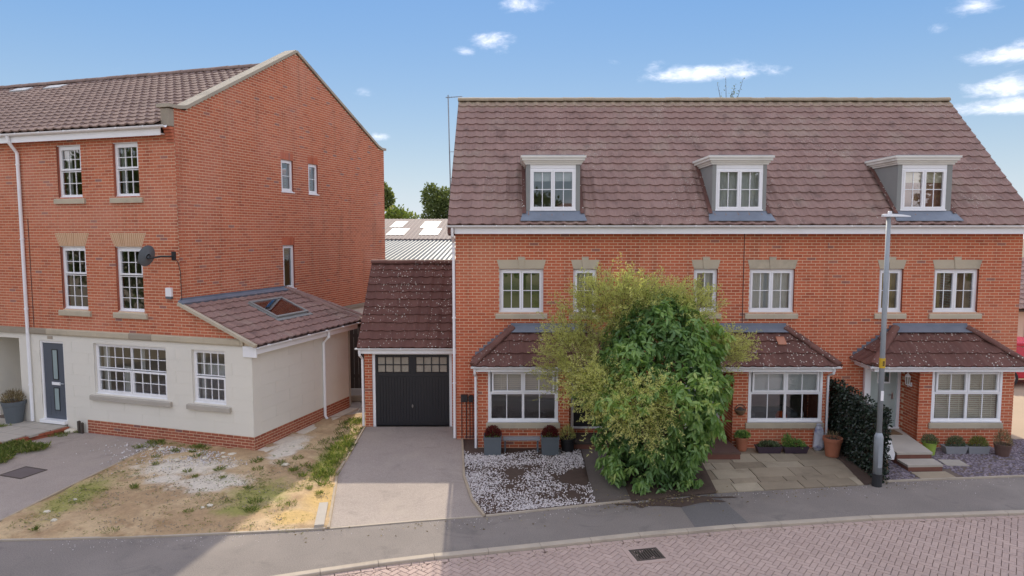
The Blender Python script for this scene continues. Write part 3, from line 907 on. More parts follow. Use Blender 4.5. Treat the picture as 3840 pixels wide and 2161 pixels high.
road = bpy.data.objects['road']
def above_kerb(x, y, off):
    """signed distance of a point to the road side of the kerb line."""
    best = -1e9
    for a, b in zip(KERB, KERB[1:]):
        if a[0] - 0.01 <= x <= b[0] + 0.01:
            yy = a[1] + (b[1] - a[1]) * (x - a[0]) / (b[0] - a[0])
            sl_ = (b[1] - a[1]) / (b[0] - a[0])
            return (yy - y) / math.sqrt(1 + sl_ * sl_) - off
    return best
pav = []
ang = R(8.0) + R(45)
ca, sa_ = math.cos(ang), math.sin(ang)
GR = (2.28, 11.13)
for i in range(-120, 121):
    for j in range(-120, 121):
        # herringbone: period cells of 0.1 m
        for hor in (0, 1):
            if hor == 0 and (i - j) % 4 == 0:
                u, v, du, dv = i * 0.1 + 0.1, j * 0.1 + 0.05, 0.2, 0.1
            elif hor == 1 and (i - j) % 4 == 3:
                u, v, du, dv = i * 0.1 + 0.05, j * 0.1 + 0.1, 0.1, 0.2
            else:
                continue
            x = 3.5 + u * ca - v * sa_; y = 10.6 + u * sa_ + v * ca
            if not (-6.5 < x < 13.5 and 8.3 < y < 13.0):
                continue
            if above_kerb(x, y, 0.0) < 0.06:
                continue
            if abs(x - GR[0]) < 0.20 and abs(y - GR[1]) < 0.15:
                continue
            pav.append((x, y, ang + (0 if hor == 0 else math.pi / 2), -0.007))
for a, b in zip(resample(KERB, 0.205), resample(KERB, 0.205)[1:]):
    if -6.5 < a.x < 13.4:
        d = (b - a).normalized(); nn = Vector((d.y, -d.x, 0)); c = (a + b) / 2 + nn * 0.056
        pav.append((c.x, c.y, math.atan2(d.y, d.x), 0))
paver_pool = []
for i in range(12):
    mb = MB()
    fr = Frame((0, 0, 0))
    tn = min(1, max(0, random.gauss(.5, .28)))
    c = 0.004
    h0 = [(-0.096, -0.046), (0.096, -0.046), (0.096, 0.046), (-0.096, 0.046)]
    h1 = [(-0.096 + c, -0.046 + c), (0.096 - c, -0.046 + c), (0.096 - c, 0.046 - c), (-0.096 + c, 0.046 - c)]
    V = [(x, y, -0.03) for x, y in h0] + [(x, y, -0.004) for x, y in h0] + [(x, y, 0.0) for x, y in h1]
    mb.add(V, [(0, 1, 5, 4), (1, 2, 6, 5), (2, 3, 7, 6), (3, 0, 4, 7), (4, 5, 9, 8), (5, 6, 10, 9), (6, 7, 11, 10), (7, 4, 8, 11), (8, 9, 10, 11)], 0, tn)
    o = mb.build('paver', 'paver'); paver_pool.append((o.data, mb)); bpy.data.objects.remove(o)
def in_view(x, y, z=0.0):
    d = y * math.cos(PITCH) - (z - 5.4) * math.sin(PITCH); u = y * math.sin(PITCH) + (z - 5.4) * math.cos(PITCH)
    return abs(x / d) < 0.75 and abs(u / d) < 0.422
pav.sort(key=lambda q: (not in_view(q[0], q[1]), math.hypot(q[0], q[1])))
rest = MB()
ROADZ = -0.028
for k, (x, y, a, lo_) in enumerate(pav):
    z = ROADZ + lo_ + random.uniform(-0.002, 0.002)
    if k < 300:
        o = bpy.data.objects.new('paver', random.choice(paver_pool)[0]); COL.objects.link(o); o.parent = road
        o.location = (x, y, z); o.rotation_euler = (0, 0, a)
    else:
        me, src = random.choice(paver_pool)
        c_, s_ = math.cos(a), math.sin(a)
        rest.add([(x + vx * c_ - vy * s_, y + vx * s_ + vy * c_, z + vz) for vx, vy, vz in src.v], src.f, 0, src.t[0])
rest.build('paving', 'paver', road, kind='stuff')

# gully grate in the road
g = thing('drain_grate', 'rusty slotted iron drain grate set in the herringbone road beside the kerb', 'drain', (GR[0], GR[1], ROADZ), R(12))
mb = MB(); f0 = Frame((0, 0, 0))
for (a, b, c, d) in [(-.25, .25, -.2, -.165), (-.25, .25, .165, .2), (-.25, -.215, -.165, .165), (.215, .25, -.165, .165)]:
    mb.box(f0, a, b, c, d, -0.05, 0.004)
mb.build('frame', 'iron', g)
for i in range(9):
    mb = MB(); x = -0.19 + i * 0.0475
    mb.box(f0, x - 0.013, x + 0.013, -0.165, 0.165, -0.035, 0.002); mb.build('bar', 'iron', g)
mb = MB(); mb.box(f0, -.215, .215, -.165, .165, -0.046, -0.043); mb.build('pit', 'rubber_dark', g)
mb = MB()
for (a, b, c, d) in [(-.34, .34, -.30, -.205), (-.34, .34, .205, .30), (-.34, -.255, -.205, .205), (.255, .34, -.205, .205)]:
    mb.box(f0, a, b, c, d, -0.04, 0.0015)
mb.build('concrete_surround', 'paver', g)

spill = [(3.35 + (1.0 + 0.2 * math.sin(5 * t) + 0.12 * math.sin(9 * t + 1)) * 1.05 * math.cos(t), 13.30 + 0.2 * math.cos(t) + (0.20 + 0.06 * math.sin(7 * t)) * math.sin(t)) for t in [k * 2 * math.pi / 48 for k in range(48)]]
poly_sheet('soil_spill', spill, 0.009, 'bark_soil')

# left drive, plot, garage drive ------------------------------------------------
DL = [(-9.62, 11.54), (-9.54, 12.32), (-9.37, 14.05), (-9.04, 16.63), (-9.0, 17.3)]
GD_L = [(-3.32, 12.05), (-3.6, 13.47), (-3.87, 14.85), (-3.95, 16.74), (-4.06, 18.58)]
GB_L = [(-0.53, 12.58), (-0.8, 13.34), (-1.06, 14.68), (-1.24, 16.74), (-1.3, 17.42)]
poly_sheet('left_driveway', [(-16, 11.36), (-8.97, 11.55)][:1] + DL + [(-9.5, 18.4), (-13.0, 19.2), (-16.5, 20.2)], 0.004, 'asphalt_drive')
poly_sheet('bare_plot', DL + [(-8.4, 17.6), (-4.4, 20.0), (-4.6, 27.0), (-3.9, 27.0), (-4.06, 18.58)] + GD_L[::-1][1:] + [(-4.43, 11.9), (-6.25, 11.7), (-8.97, 11.55)], 0.006, 'plot_soil', step=0.13, disp=0.09)
poly_sheet('garage_driveway', GD_L + [(-1.45, 18.58), (-1.445, 17.44)] + GB_L[::-1] + [(-1.8, 12.36)], 0.008, 'asphalt_drive')
poly_sheet('alley', [(-6.5, 22.0), (-4.05, 18.6), (-4.05, 32.0), (-6.5, 32.0)], -0.02, 'concrete')
mb = MB(); fz = Frame((0, 0, 0))
def strip(name, pts, wdt, z0, z1, mat, root=None):
    """edging laid along a line, one board or kerb length at a time."""
    r = bpy.data.objects.new(name, None); COL.objects.link(r); r['kind'] = 'structure'
    for a, b in zip(pts, pts[1:]):
        a, b = Vector((*a, 0)), Vector((*b, 0)); d = (b - a).normalized(); nn = Vector((d.y, -d.x, 0))
        m = MB(); m.box(Frame(a, d, nn, Z_), 0.003, (b - a).length - 0.003, -wdt / 2, wdt / 2, z0, z1); m.build('edging_board', mat, r)
    return r
strip('plot_edging', DL[1:4], 0.05, -0.05, 0.045, 'timber_edge')
strip('plot_front_edging', [(-12.0, 11.44), (-8.97, 11.56), (-6.25, 11.71), (-4.43, 11.91), (-3.40, 12.04)], 0.05, -0.05, 0.03, 'kerb_concrete')
strip('driveway_edging', [(q[0] - 0.03, q[1]) for q in GD_L], 0.05, -0.05, 0.04, 'timber_edge')
strip('driveway_front_edging', [(-3.32, 12.05), (-1.8, 12.37), (-0.56, 12.59)], 0.05, -0.05, 0.018, 'kerb_concrete')
strip('gravel_edging', GB_L, 0.05, -0.05, 0.05, 'timber_edge')
strip('gravel_front_edging', [(-0.5, 12.59), (1.3, 13.06), (2.38, 13.33)], 0.05, -0.05, 0.03, 'kerb_concrete')
strip('slate_front_edging', [(8.05, 14.39), (9.1, 14.50), (9.95, 14.58), (11.33, 14.72), (15.0, 14.92)], 0.05, -0.05, 0.035, 'kerb_concrete')
strip('plot_kerb_strip', [(-3.52, 12.06), (-3.72, 13.1)], 0.17, -0.04, 0.075, 'concrete')

# gravel bed, paths, patio, slate bed
poly_sheet('gravel_bed', GB_L[:4] + [(-1.24, 16.74), (-1.3, 17.44), (1.75, 17.44), (1.66, 14.05), (1.7, 13.16), (1.3, 13.05)], 0.006, 'bark_soil', step=0.2, disp=0.03)
poly_sheet('garden_path', [(1.7, 13.16), (2.4, 13.32), (2.40, 17.44), (1.70, 17.44), (1.66, 14.05)], 0.009, 'path_dark')
poly_sheet('shrub_bed', [(2.4, 13.32), (4.26, 13.75), (4.5, 16.0), (4.4, 17.44), (2.4, 17.44)], 0.012, 'bark_soil', step=0.2, disp=0.05)
poly_sheet('patio', [(4.26, 13.75), (7.53, 14.2), (7.95, 16.9), (7.95, 17.44), (4.2, 17.44)], -0.012, 'bedding_sand')
poly_sheet('hedge_bed', [(7.53, 14.2), (8.09, 14.38), (8.35, 17.44), (7.9, 17.44), (7.9, 16.6)], 0.010, 'bark_soil', step=0.2, disp=0.03)
poly_sheet('slate_bed', [(8.09, 14.38), (11.33, 14.71), (14.5, 14.9), (14.5, 17.44), (8.35, 17.44)], 0.006, 'bedding_sand')
poly_sheet('side_yard', [(13.1, 17.5), (14.5, 14.9), (40, 16), (40, 60), (13.1, 60)], -0.01, 'sandy')
patio = bpy.data.objects['patio']
PX, PY = 4.2, 13.7
random.seed(21)
def in_patio(x, y):
    front = 13.75 + (x - 4.26) * (0.45 / 3.27)
    return y >= front + 0.0
rows = [(0.0, 0.45), (0.45, 0.30), (0.75, 0.60), (1.35, 0.45), (1.80, 0.60), (2.40, 0.6)]
shear = 0.137
for (r0, rh) in rows:
    x = PX + random.uniform(-0.3, 0.0)
    while x < 7.9:
        wd = random.choice([0.45, 0.6, 0.6, 0.75, 0.9])
        x0, x1 = max(x, 4.24), min(x + wd, 7.52 + (r0 + rh) * 0.14)
        if x1 - x0 > 0.12:
            mb = MB(); tn = random.uniform(0.05, 0.95); j_ = 0.009; zt = random.uniform(-0.004, 0.004) + 0.008
            V = []
            for (xx, rr) in ((x0 + j_, r0 + j_), (x1 - j_, r0 + j_), (x1 - j_, r0 + rh - j_), (x0 + j_, r0 + rh - j_)):
                V.append((xx, 13.77 + rr + (xx - 4.26) * shear * max(0.25, 1 - r0 * 0.3)))
            mb.add([(*q, -0.03) for q in V] + [(*q, zt) for q in V], [(0, 1, 5, 4), (1, 2, 6, 5), (2, 3, 7, 6), (3, 0, 4, 7), (4, 5, 6, 7)], 0, tn)
            mb.build('flagstone', 'flagstone', patio)
        x += wd
random.seed(5)

def scatter_stones(name, n, pick, size, mat, parent, flat=1.0):
    mb = MB()
    for _ in range(n):
        q = pick()
        if q is None: continue
        x, y, z = q
        s = size * random.uniform(0.5, 1.4); a = random.uniform(0, 6.28); k = 5
        ring = [(x + s * math.cos(a + i * 1.2566) * random.uniform(.7, 1.2), y + s * math.sin(a + i * 1.2566) * random.uniform(.6, 1.0), z - 0.004) for i in range(k)]
        top = [(x + (p[0] - x) * .62 + random.uniform(-.2, .2) * s, y + (p[1] - y) * .62, z + s * flat * random.uniform(.35, .8)) for p in ring]
        mb.add(ring + top, [(i, (i + 1) % k, k + (i + 1) % k, k + i) for i in range(k)] + [tuple(range(k, 2 * k))], 0, random.random())
    return mb.build(name, mat, parent, kind='stuff')
def gravel_pick():
    for _ in range(40):
        x, y = random.uniform(-1.25, 1.75), random.uniform(12.6, 16.75)
        lft = next((a[0] + (b[0] - a[0]) * (y - a[1]) / (b[1] - a[1]) for a, b in zip(GB_L, GB_L[1:]) if a[1] <= y <= b[1]), None)
        if lft is None or x < lft + 0.03: continue
        if y < 12.62 + (x + 0.53) * 0.257 + 0.04 or x > 1.66 + 0.02: continue
        d = mnoise.fractal(Vector((x * 1.1, y * 1.1, 0.7)), 1.0, 2.0, 4) + 0.25 - 0.5 * math.exp(-((x - 1.45) / .3) ** 2 - ((y - 14.4) / .9) ** 2)
        if y > 16.2: d -= (y - 16.2) * 1.4
        d -= 0.55 * math.exp(-((x - 0.45) / .55) ** 2 - ((y - 13.75) / .55) ** 2)
        if d * 0.95 + 0.36 > random.random():
            return (x, y, 0.026)
    return None
gs = scatter_stones('gravel', 7500, gravel_pick, 0.0145, 'white_stone', None)
tag(gs, 'white stone chippings scattered over dark bark in front of the first bay window', 'gravel')
def spill_pick():
    x = random.uniform(0.3, 4.2)
    y = 12.9 + x * 0.2 + random.gauss(0, 0.16)
    return (x, y, 0.004) if above_kerb(x, y, 0.2) < -0.3 else None
sp_ = scatter_stones('chippings', 60, spill_pick, 0.010, 'white_stone', None)
tag(sp_, 'white chippings spilled thinly on the asphalt pavement near the shrub', 'gravel')
def slate_pick():
    x, y = random.uniform(8.2, 14.4), random.uniform(14.4, 17.4)
    if y < 14.42 + (x - 8.09) * 0.10 + 0.03: return None
    if 9.05 < x < 9.95 and y < 15.2: return None
    return (x, y, 0.014)
ss = scatter_stones('slate_chippings', 9500, slate_pick, 0.030, 'slate_chip', None, flat=0.5)
tag(ss, 'purple grey slate chippings covering the bed around the concrete steps', 'gravel')

# manhole cover in the left drive
mh = thing('manhole_cover', 'flat square iron inspection cover in the asphalt driveway by the cream house', 'manhole cover', (-10.98, 14.95, 0.012), R(-19))
mb = MB(); mb.box(f0, -.31, .31, -.27, .27, -0.01, 0.002); mb.build('plate', 'iron_cover', mh)
mb = MB()
for (a, b, c, d) in [(-.345, .345, -.305, -.275), (-.345, .345, .275, .305), (-.345, -.315, -.275, .275), (.315, .345, -.275, .275)]:
    mb.box(f0, a, b, c, d, -0.01, 0.005)
mb.build('rim', 'iron', mh)

# ================================================================== the terrace of three houses
TY = 17.45
EAVE = (17.1, 5.555); RIDGE = (21.0, 9.31)
SL = (RIDGE[1] - EAVE[1]) / (RIDGE[0] - EAVE[0])
SLEN = math.hypot(RIDGE[1] - EAVE[1], RIDGE[0] - EAVE[0])
ROWS = 18; GAUGE = SLEN / ROWS
BAYY = 16.70

def stone_lintel(root, fr, u0, u1, z0=4.46, z1=4.69):
    c = (u0 + u1) / 2
    mb = MB()
    for s in (-1, 1):
        a0, a1 = (u0, c - 0.062) if s < 0 else (c + 0.062, u1)
        b0, b1 = (u0 - 0.065, c - 0.086) if s < 0 else (c + 0.086, u1 + 0.065)
        mb.prism(fr, [(a0, z0), (a1, z0), (b1, z1), (b0, z1)], -0.05, 0.014)
    o = mb.build('lintel', 'stone', root)
    mb = MB(); mb.prism(fr, [(c - 0.06, z0 - 0.004), (c + 0.06, z0 - 0.004), (c + 0.092, z1 + 0.078), (c - 0.092, z1 + 0.078)], -0.05, 0.03)
    mb.build('keystone', 'stone', o)
    return o

def canopy(root, x0, x1, a0, a1, bricky, house_x0, left_open):
    """hipped tiled canopy over bay and door; all x are house-local, y local is into the wall (front is negative)."""
    yf, ze, za = -1.05, 2.135, 2.90
    A, B, C_, D = Vector((x0, yf, ze)), Vector((x1, yf, ze)), Vector((a1, -0.02, za)), Vector((a0, -0.02, za))
    E_, G = Vector((x0, 0.0, ze)), Vector((x1, 0.0, ze))
    mb = MB()
    mb.add([A, B, C_, D], [(0, 1, 2, 3)]); mb.add([E_, A, D], [(0, 1, 2)]); mb.add([B, G, C_], [(0, 1, 2)])
    mb.add([E_, G, B, A], [(0, 1, 2, 3)], 1)
    roof = mb.build('bay_roof', ['underlay', 'upvc'], root)
    S = (Vector(((A.x + B.x) / 2, -0.02, za)) - Vector(((A.x + B.x) / 2, yf, ze)))
    sl = Slope(A + Vector((0, -0.03, -0.022)), X_, S)
    w_ = 0.30; Ls = S.length; g = Ls / 3.0
    nc = int((x1 - x0) / w_) + 1
    hl = (D - A); hr = (C_ - B)
    def clip(u, v, w, gg):
        # hips as planes in the tile's own space
        pl = []
        def side(px_, at_right):
            hu, hv = (hl.x, Ls) if not at_right else (hr.x, Ls)
            return hu / hv
        ml, mr = side(0, False), side(0, True)
        L0 = ml * v - u; L1 = ml * (v + gg) - u
        R0 = (x1 - x0) + mr * v - u; R1 = (x1 - x0) + mr * (v + gg) - u
        if min(R0, R1) <= 0.0 and max(R0, R1) <= 0.0 or (L0 >= w and L1 >= w):
            return 'skip'
        if max(L0, L1) <= 0 and min(R0, R1) >= w:
            return 'keep'
        if max(L0, L1) > 0:
            pl.append((Vector((L0, 0, 0)), Vector((-1, ml, 0)).normalized()))
        if min(R0, R1) < w:
            pl.append((Vector((R0, 0, 0)), Vector((1, -mr, 0)).normalized()))
        return pl
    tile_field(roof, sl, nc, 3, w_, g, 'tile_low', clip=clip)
    # left hip slope
    for (P0, P1, top, sgn) in ((E_, A, D, -1), (B, G, C_, 1)):
        U = (P1 - P0).normalized(); run = abs(top.x - P0.x)
        Sx = Vector((run if sgn < 0 else -run, 0, za - ze))
        s2 = Slope(P0 + Vector((sgn * 0.03, 0, -0.022)), U, Sx); Lh = Sx.length; gh = Lh / 3
        depth = (P1 - P0).length
        tu = abs((top - P0).dot(U))
        def clip2(u, v, w, gg, Lh=Lh, tu=tu, depth=depth):
            pl = []
            l0, l1 = tu * v / Lh - u, tu * (v + gg) / Lh - u
            r0, r1 = depth + (tu - depth) * v / Lh - u, depth + (tu - depth) * (v + gg) / Lh - u
            if max(r0, r1) <= 0.01 or min(l0, l1) >= w: return 'skip'
            pl.append((Vector((l0, 0, 0)), Vector((-1, (l1 - l0) / gg, 0)).normalized()))
            pl.append((Vector((r0, 0, 0)), Vector((1, -(r1 - r0) / gg, 0)).normalized()))
            return pl
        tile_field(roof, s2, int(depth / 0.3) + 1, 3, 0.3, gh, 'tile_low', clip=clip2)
    ridge_run(roof, A + Vector((0, 0, 0.045)), D + Vector((0.0, -0.06, 0.05)), 0.105, 0.42, 'tile_low', name='hip_tile')
    ridge_run(roof, B + Vector((0, 0, 0.045)), C_ + Vector((0.0, -0.06, 0.05)), 0.105, 0.42, 'tile_low', name='hip_tile')
    # lead: top flashing and stepped side flashing
    mb = MB()
    fr = Frame((0, 0, 0))
    n_ = S.normalized(); nn = Vector((0, -n_.z, n_.y))
    p0 = Vector((a0 - 0.03, -0.012, za + 0.10)); p1 = Vector((a1 + 0.03, -0.012, za + 0.10))
    q0 = D - S.normalized() * 0.21 + nn * 0.10; q1 = C_ - S.normalized() * 0.21 + nn * 0.10
    q0.x = a0 - 0.05; q1.x = a1 + 0.05
    u0_, u1_ = p0 + Vector((0, 0, 0.06)), p1 + Vector((0, 0, 0.06))
    mb.add([p0, p1, q1, q0, u0_, u1_], [(3, 2, 1, 0), (0, 1, 5, 4)])
    for (ex, tx) in ((x0, a0), (x1, a1)):
        nst = 9
        for i in range(nst):
            t0, t1 = i / nst, (i + 1) / nst
            xa, xb = ex + (tx - ex) * t0, ex + (tx - ex) * t1
            zb = ze + (za - ze) * t0
            zt = ze + (za - ze) * t1 + 0.10
            lo, hi = min(xa, xb), max(xa, xb)
            mb.box(fr, lo, hi, 0.004, 0.016 + 0.0005 * i, zb, zt)
    mb.build('lead_flashing', 'lead', roof)
    # fascia and gutter on three sides
    mb = MB()
    mb.box(fr, x0 + 0.06, x1 - 0.06, -yf - 0.075, -yf - 0.05, 1.99, 2.115)
    mb.box(fr, x0 + 0.06, x0 + 0.085, 0.0, -yf - 0.075, 1.99, 2.115)
    mb.box(fr, x1 - 0.085, x1 - 0.06, 0.0, -yf - 0.075, 1.99, 2.115)
    mb.box(fr, x0 + 0.085, x1 - 0.085, 0.002, -yf - 0.076, 1.995, 2.01)
    mb.build('fascia', 'upvc', root)
    gutter(root, fr, x0 - 0.05, x1 + 0.05, 2.125, -yf - 0.05, 0.05)
    frs = Frame((x0 + 0.06, 0, 0), -Y_, -X_, Z_)
    gutter(root, frs, 0.0, -yf - 0.05, 2.125, 0.0, 0.05, brackets=False)
    return roof

def bay(root, bw, x0, x1, wx0, wx1, cover):
    """projecting brick bay with one big window, local coordinates."""
    dpt = TY - BAYY
    fr = Frame((x0, -dpt, 0))
    W = x1 - x0
    hole = (wx0 - x0, wx1 - x0, 0.67, 2.01)
    brick_wall('bay_wall', root, bw, fr, W, -0.05, 2.02, [hole], 0.12)
    frl = Frame((x0, 0, 0), -Y_, -X_, Z_)
    brick_wall('bay_side_wall', root, bw, frl, dpt - 0.003, -0.05, 2.02, [], 0.10, start=0.1)
    frr = Frame((x1, -dpt + 0.003, 0), Y_, X_, Z_)
    brick_wall('bay_side_wall', root, bw, frr, dpt - 0.003, -0.05, 2.02, [], 0.10, start=0.1)
    win = window(root, Frame((wx0, -dpt, 0.685)), wx1 - wx0, 1.325, [(0.02, 0.495, 0.57, 0.985, 2, 1, True), (0.505, 0.98, 0.57, 0.985, 2, 1, True), (0.0, 0.498, 0.0, 0.545, 2, 1, False), (0.502, 1.0, 0.0, 0.545, 2, 1, False)],
                 depth=-0.012, frame_t=0.06, cover=cover, bar=0.02)
    mb = MB(); f = Frame((wx0, -dpt, 0.685)); ww = wx1 - wx0
    mb.box(f, ww / 2 - 0.03, ww / 2 + 0.03, -0.05, 0.010, 0.06, 1.265); mb.box(f, 0.06, ww / 2 - 0.03, -0.05, 0.010, 0.71, 0.755); mb.box(f, ww / 2 + 0.03, ww - 0.06, -0.05, 0.010, 0.71, 0.755)
    mb.build('mullion', 'upvc', win)
    sill(root, Frame((0, -dpt, 0)), wx0 - 0.05, wx1 + 0.05, 0.52, 0.668, 0.05)
    return win

def front_door(root, x0, x1, glazed, mat='door_sage'):
    """door in a white frame on the main wall, local coordinates; threshold at 0.34."""
    f = Frame((x0, 0, 0.34)); w_ = x1 - x0; h = 1.66
    mb = MB()
    mb.box(f, -0.07, 0.0, -0.09, 0.02, 0, h); mb.box(f, w_, w_ + 0.07, -0.09, 0.02, 0, h); mb.box(f, 0.0, w_, -0.09, 0.02, h - 0.06, h)
    mb.box(f, -0.07, w_ + 0.07, -0.02, 0.05, -0.04, 0.0)
    fo = mb.build('door_frame', 'upvc', root)
    mb = MB()
    mb.box(f, 0.004, w_ - 0.004, -0.075, -0.035, 0.006, h - 0.064)
    for (a, b, c, d) in [(0.12, 0.46 * w_, 0.12, 0.55), (0.54 * w_, w_ - 0.12, 0.12, 0.55), (0.12, 0.46 * w_, 0.78, 1.02), (0.54 * w_, w_ - 0.12, 0.78, 1.02)]:
        mb.box(f, a, b, -0.036, -0.028, c, d)
    do = mb.build('door', mat, root)
    mb = MB(); mb.box(f, w_ * 0.32, w_ * 0.68, -0.036, -0.016, 0.60, 0.68); mb.build('letter_plate', 'door_sage', do)
    if glazed:
        mb = MB()
        mb.box(f, w_ * .26, w_ * .3, -0.036, -0.012, 1.14, 1.5); mb.box(f, w_ * .7, w_ * .74, -0.036, -0.012, 1.14, 1.5); mb.box(f, w_ * .3, w_ * .7, -0.036, -0.012, 1.14, 1.18); mb.box(f, w_ * .3, w_ * .7, -0.036, -0.012, 1.46, 1.5)
        mb.build('window_surround', 'upvc', do)
        mb = MB(); mb.box(f, w_ * .3, w_ * .7, -0.036, -0.028, 1.18, 1.46); mb.build('pane', 'glass_frosted', do)
    mb = MB(); mb.box(f, w_ - 0.13, w_ - 0.09, -0.036, -0.02, 0.72, 0.9); mb.tube([f.p(w_ - 0.11, 0.0, 0.84), f.p(w_ - 0.24, 0.0, 0.84)], 0.010, 6); mb.build('handle', 'steel', do)

def dormer(root, x0, x1, wx0, wx1, cover):
    """box dormer, local coordinates; face at local y=-0.05."""
    yf = 17.40 - TY
    zb, zt = 5.77, 7.09
    roof_y = lambda z: (z - EAVE[1]) / SL + EAVE[0] - TY
    fr = Frame((x0, yf, 0)); W = x1 - x0
    mb = MB()
    a, b = wx0 - x0, wx1 - x0
    mb.box(fr, 0, a, -0.06, 0.0, zb, zt); mb.box(fr, b, W, -0.06, 0.0, zb, zt); mb.box(fr, a, b, -0.06, 0.0, zb, 5.935)
    d = mb.build('dormer', 'dormer_grey', root)
    for s, nm in ((0, 'cheek'), (1, 'cheek')):
        mb = MB()
        xa = x0 if s == 0 else x1 - 0.06
        yb = roof_y(zt) + 0.15
        pts = [(yf + 0.061, zb - 0.02), (yf + 0.061, zt - 0.001), (yb, zt - 0.001), (roof_y(zb) + 0.2, zb - 0.02)]
        mb.prism(Frame((xa, 0, 0), Y_, X_, Z_), pts, 0.0, 0.06)
        mb.build('cheek', 'dormer_grey', d)
    # raking side flashing beside the cheeks
    for xa, xb in ((x0 - 0.10, x0 - 0.004), (x1 + 0.004, x1 + 0.10)):
        mb = MB()
        V = [Vector((xx, roof_y(z) - 0.06, z + 0.075)) for z in (zb + 0.02, zt) for xx in (xa, xb)]
        mb.add(V, [(0, 1, 3, 2)])
        mb.build('side_flashing', 'tile_low', d)
    # stepped cornice and flat roof
    mb = MB()
    yb = roof_y(7.30) + 0.10
    for (ov, z0, z1) in ((0.035, 7.091, 7.135), (0.065, 7.136, 7.185), (0.11, 7.186, 7.25), (0.14, 7.251, 7.305)):
        mb.box(Frame((0, 0, 0)), x0 - ov, x1 + ov, -yb, -yf + ov, z0, z1)
    mb.build('cornice', 'cornice_white', d)
    mb = MB(); mb.box(Frame((0, 0, 0)), x0 - 0.10, x1 + 0.10, -yb - 0.05, -yf + 0.10, 7.306, 7.322); mb.build('flat_roof', 'lead', d)
    mb = MB(); mb.box(fr, a + 0.002, b - 0.002, -0.05, -0.004, 7.0, 7.09); mb.build('head_board', 'upvc', d)
    # lead apron below the face
    mb = MB()
    y0, y1 = roof_y(5.60), roof_y(5.79)
    V = [Vector((x0 - 0.15, y0 - 0.05, 5.60 + 0.085)), Vector((x1 + 0.15, y0 - 0.05, 5.60 + 0.085)), Vector((x1 + 0.08, yf - 0.012, 5.925)), Vector((x0 - 0.08, yf - 0.012, 5.925))]
    V2 = [v - Vector((0, 0, 0.014)) for v in V]
    mb.add(V + V2, [(0, 1, 2, 3), (4, 5, 1, 0), (1, 5, 6, 2), (0, 3, 7, 4)])
    mb.build('apron', 'lead', d)
    window(root, Frame((wx0, yf, 5.945)), wx1 - wx0, 1.05, [(0.0, 0.497, 0, 1, 2, 2, True), (0.503, 1.0, 0, 1, 2, 2, True)], depth=0.005, frame_t=0.045, name='dormer_window', cover=cover)

CASE2 = [(0.0, 0.497, 0, 1, 2, 2, True), (0.503, 1.0, 0, 1, 2, 2, True)]
CASE1 = [(0.0, 1.0, 0, 1, 2, 2, True)]

HOUSES = [
    dict(x0=-1.445, x1=3.33, label='end terrace house beside the black garage door, green blinds in an upper window', 
         wins=[(-0.325, 0.805, 2, [('roller', 0, 1, 0, 0.97, 'blind_green')]), (1.57, 2.17, 1, [('venetian', 0, 1, 0.55, 0.98, 'blind_cream')])],
         dorm=(0.36, 1.72, 0.46, 1.61, [('roller', 0, 1, 0.72, 1.0, 'curtain_white')]),
         bay=(-0.85, 1.42, -0.595, 1.145, [('venetian', 0.02, 0.98, 0.58, 0.98, 'blind_cream')]),
         can=(-0.955, 2.83, 0.0, 1.9), door=(1.60, 2.38), glazed=False),
    dict(x0=3.33, x1=8.06, label='middle terrace house behind the shrub, orange cushion inside its bay window',
         wins=[(4.655, 5.265, 1, [('curtain', 0.5, 1.0, 0, 0.98, 'curtain_white'), ('roller', 0.0, 0.5, 0.75, 1.0, 'curtain_brown')]), (6.085, 7.24, 2, [('curtain', 0.02, 0.98, 0, 1, 'curtain_white')])],
         dorm=(5.06, 6.43, 5.155, 6.335, [('curtain', 0.0, 1.0, 0, 1, 'curtain_white')]),
         bay=(5.50, 7.80, 5.87, 7.71, [('roller', 0.02, 0.98, 0.575, 0.985, 'curtain_white')]),
         can=(4.05, 7.97, 5.0, 7.03), door=(4.55, 5.33), glazed=False),
    dict(x0=8.06, x1=13.03, label='end terrace house with venetian blinds in its bay and concrete front steps',
         wins=[(9.41, 10.02, 1, [('curtain', 0.25, 1.0, 0, 1, 'curtain_gold')]), (10.815, 11.955, 2, [('curtain', 0.0, 0.25, 0, 1, 'curtain_gold'), ('curtain', 0.55, 1.0, 0, 1, 'curtain_brown')])],
         dorm=(9.735, 11.11, 9.84, 10.975, [('curtain', 0.0, 0.45, 0, 0.75, 'curtain_pink'), ('curtain', 0.45, 1.0, 0, 0.7, 'curtain_pink'), ('roller', 0, 1, 0.68, 1.0, 'blind_cream')]),
         bay=(10.12, 12.45, 10.43, 12.17, [('venetian', 0.0, 0.5, 0.0, 0.98, 'blind_cream'), ('venetian', 0.5, 1.0, 0.0, 0.98, 'blind_cream')]),
         can=(8.80, 12.62, 9.83, 11.69), door=(9.30, 10.0), glazed=True),
]
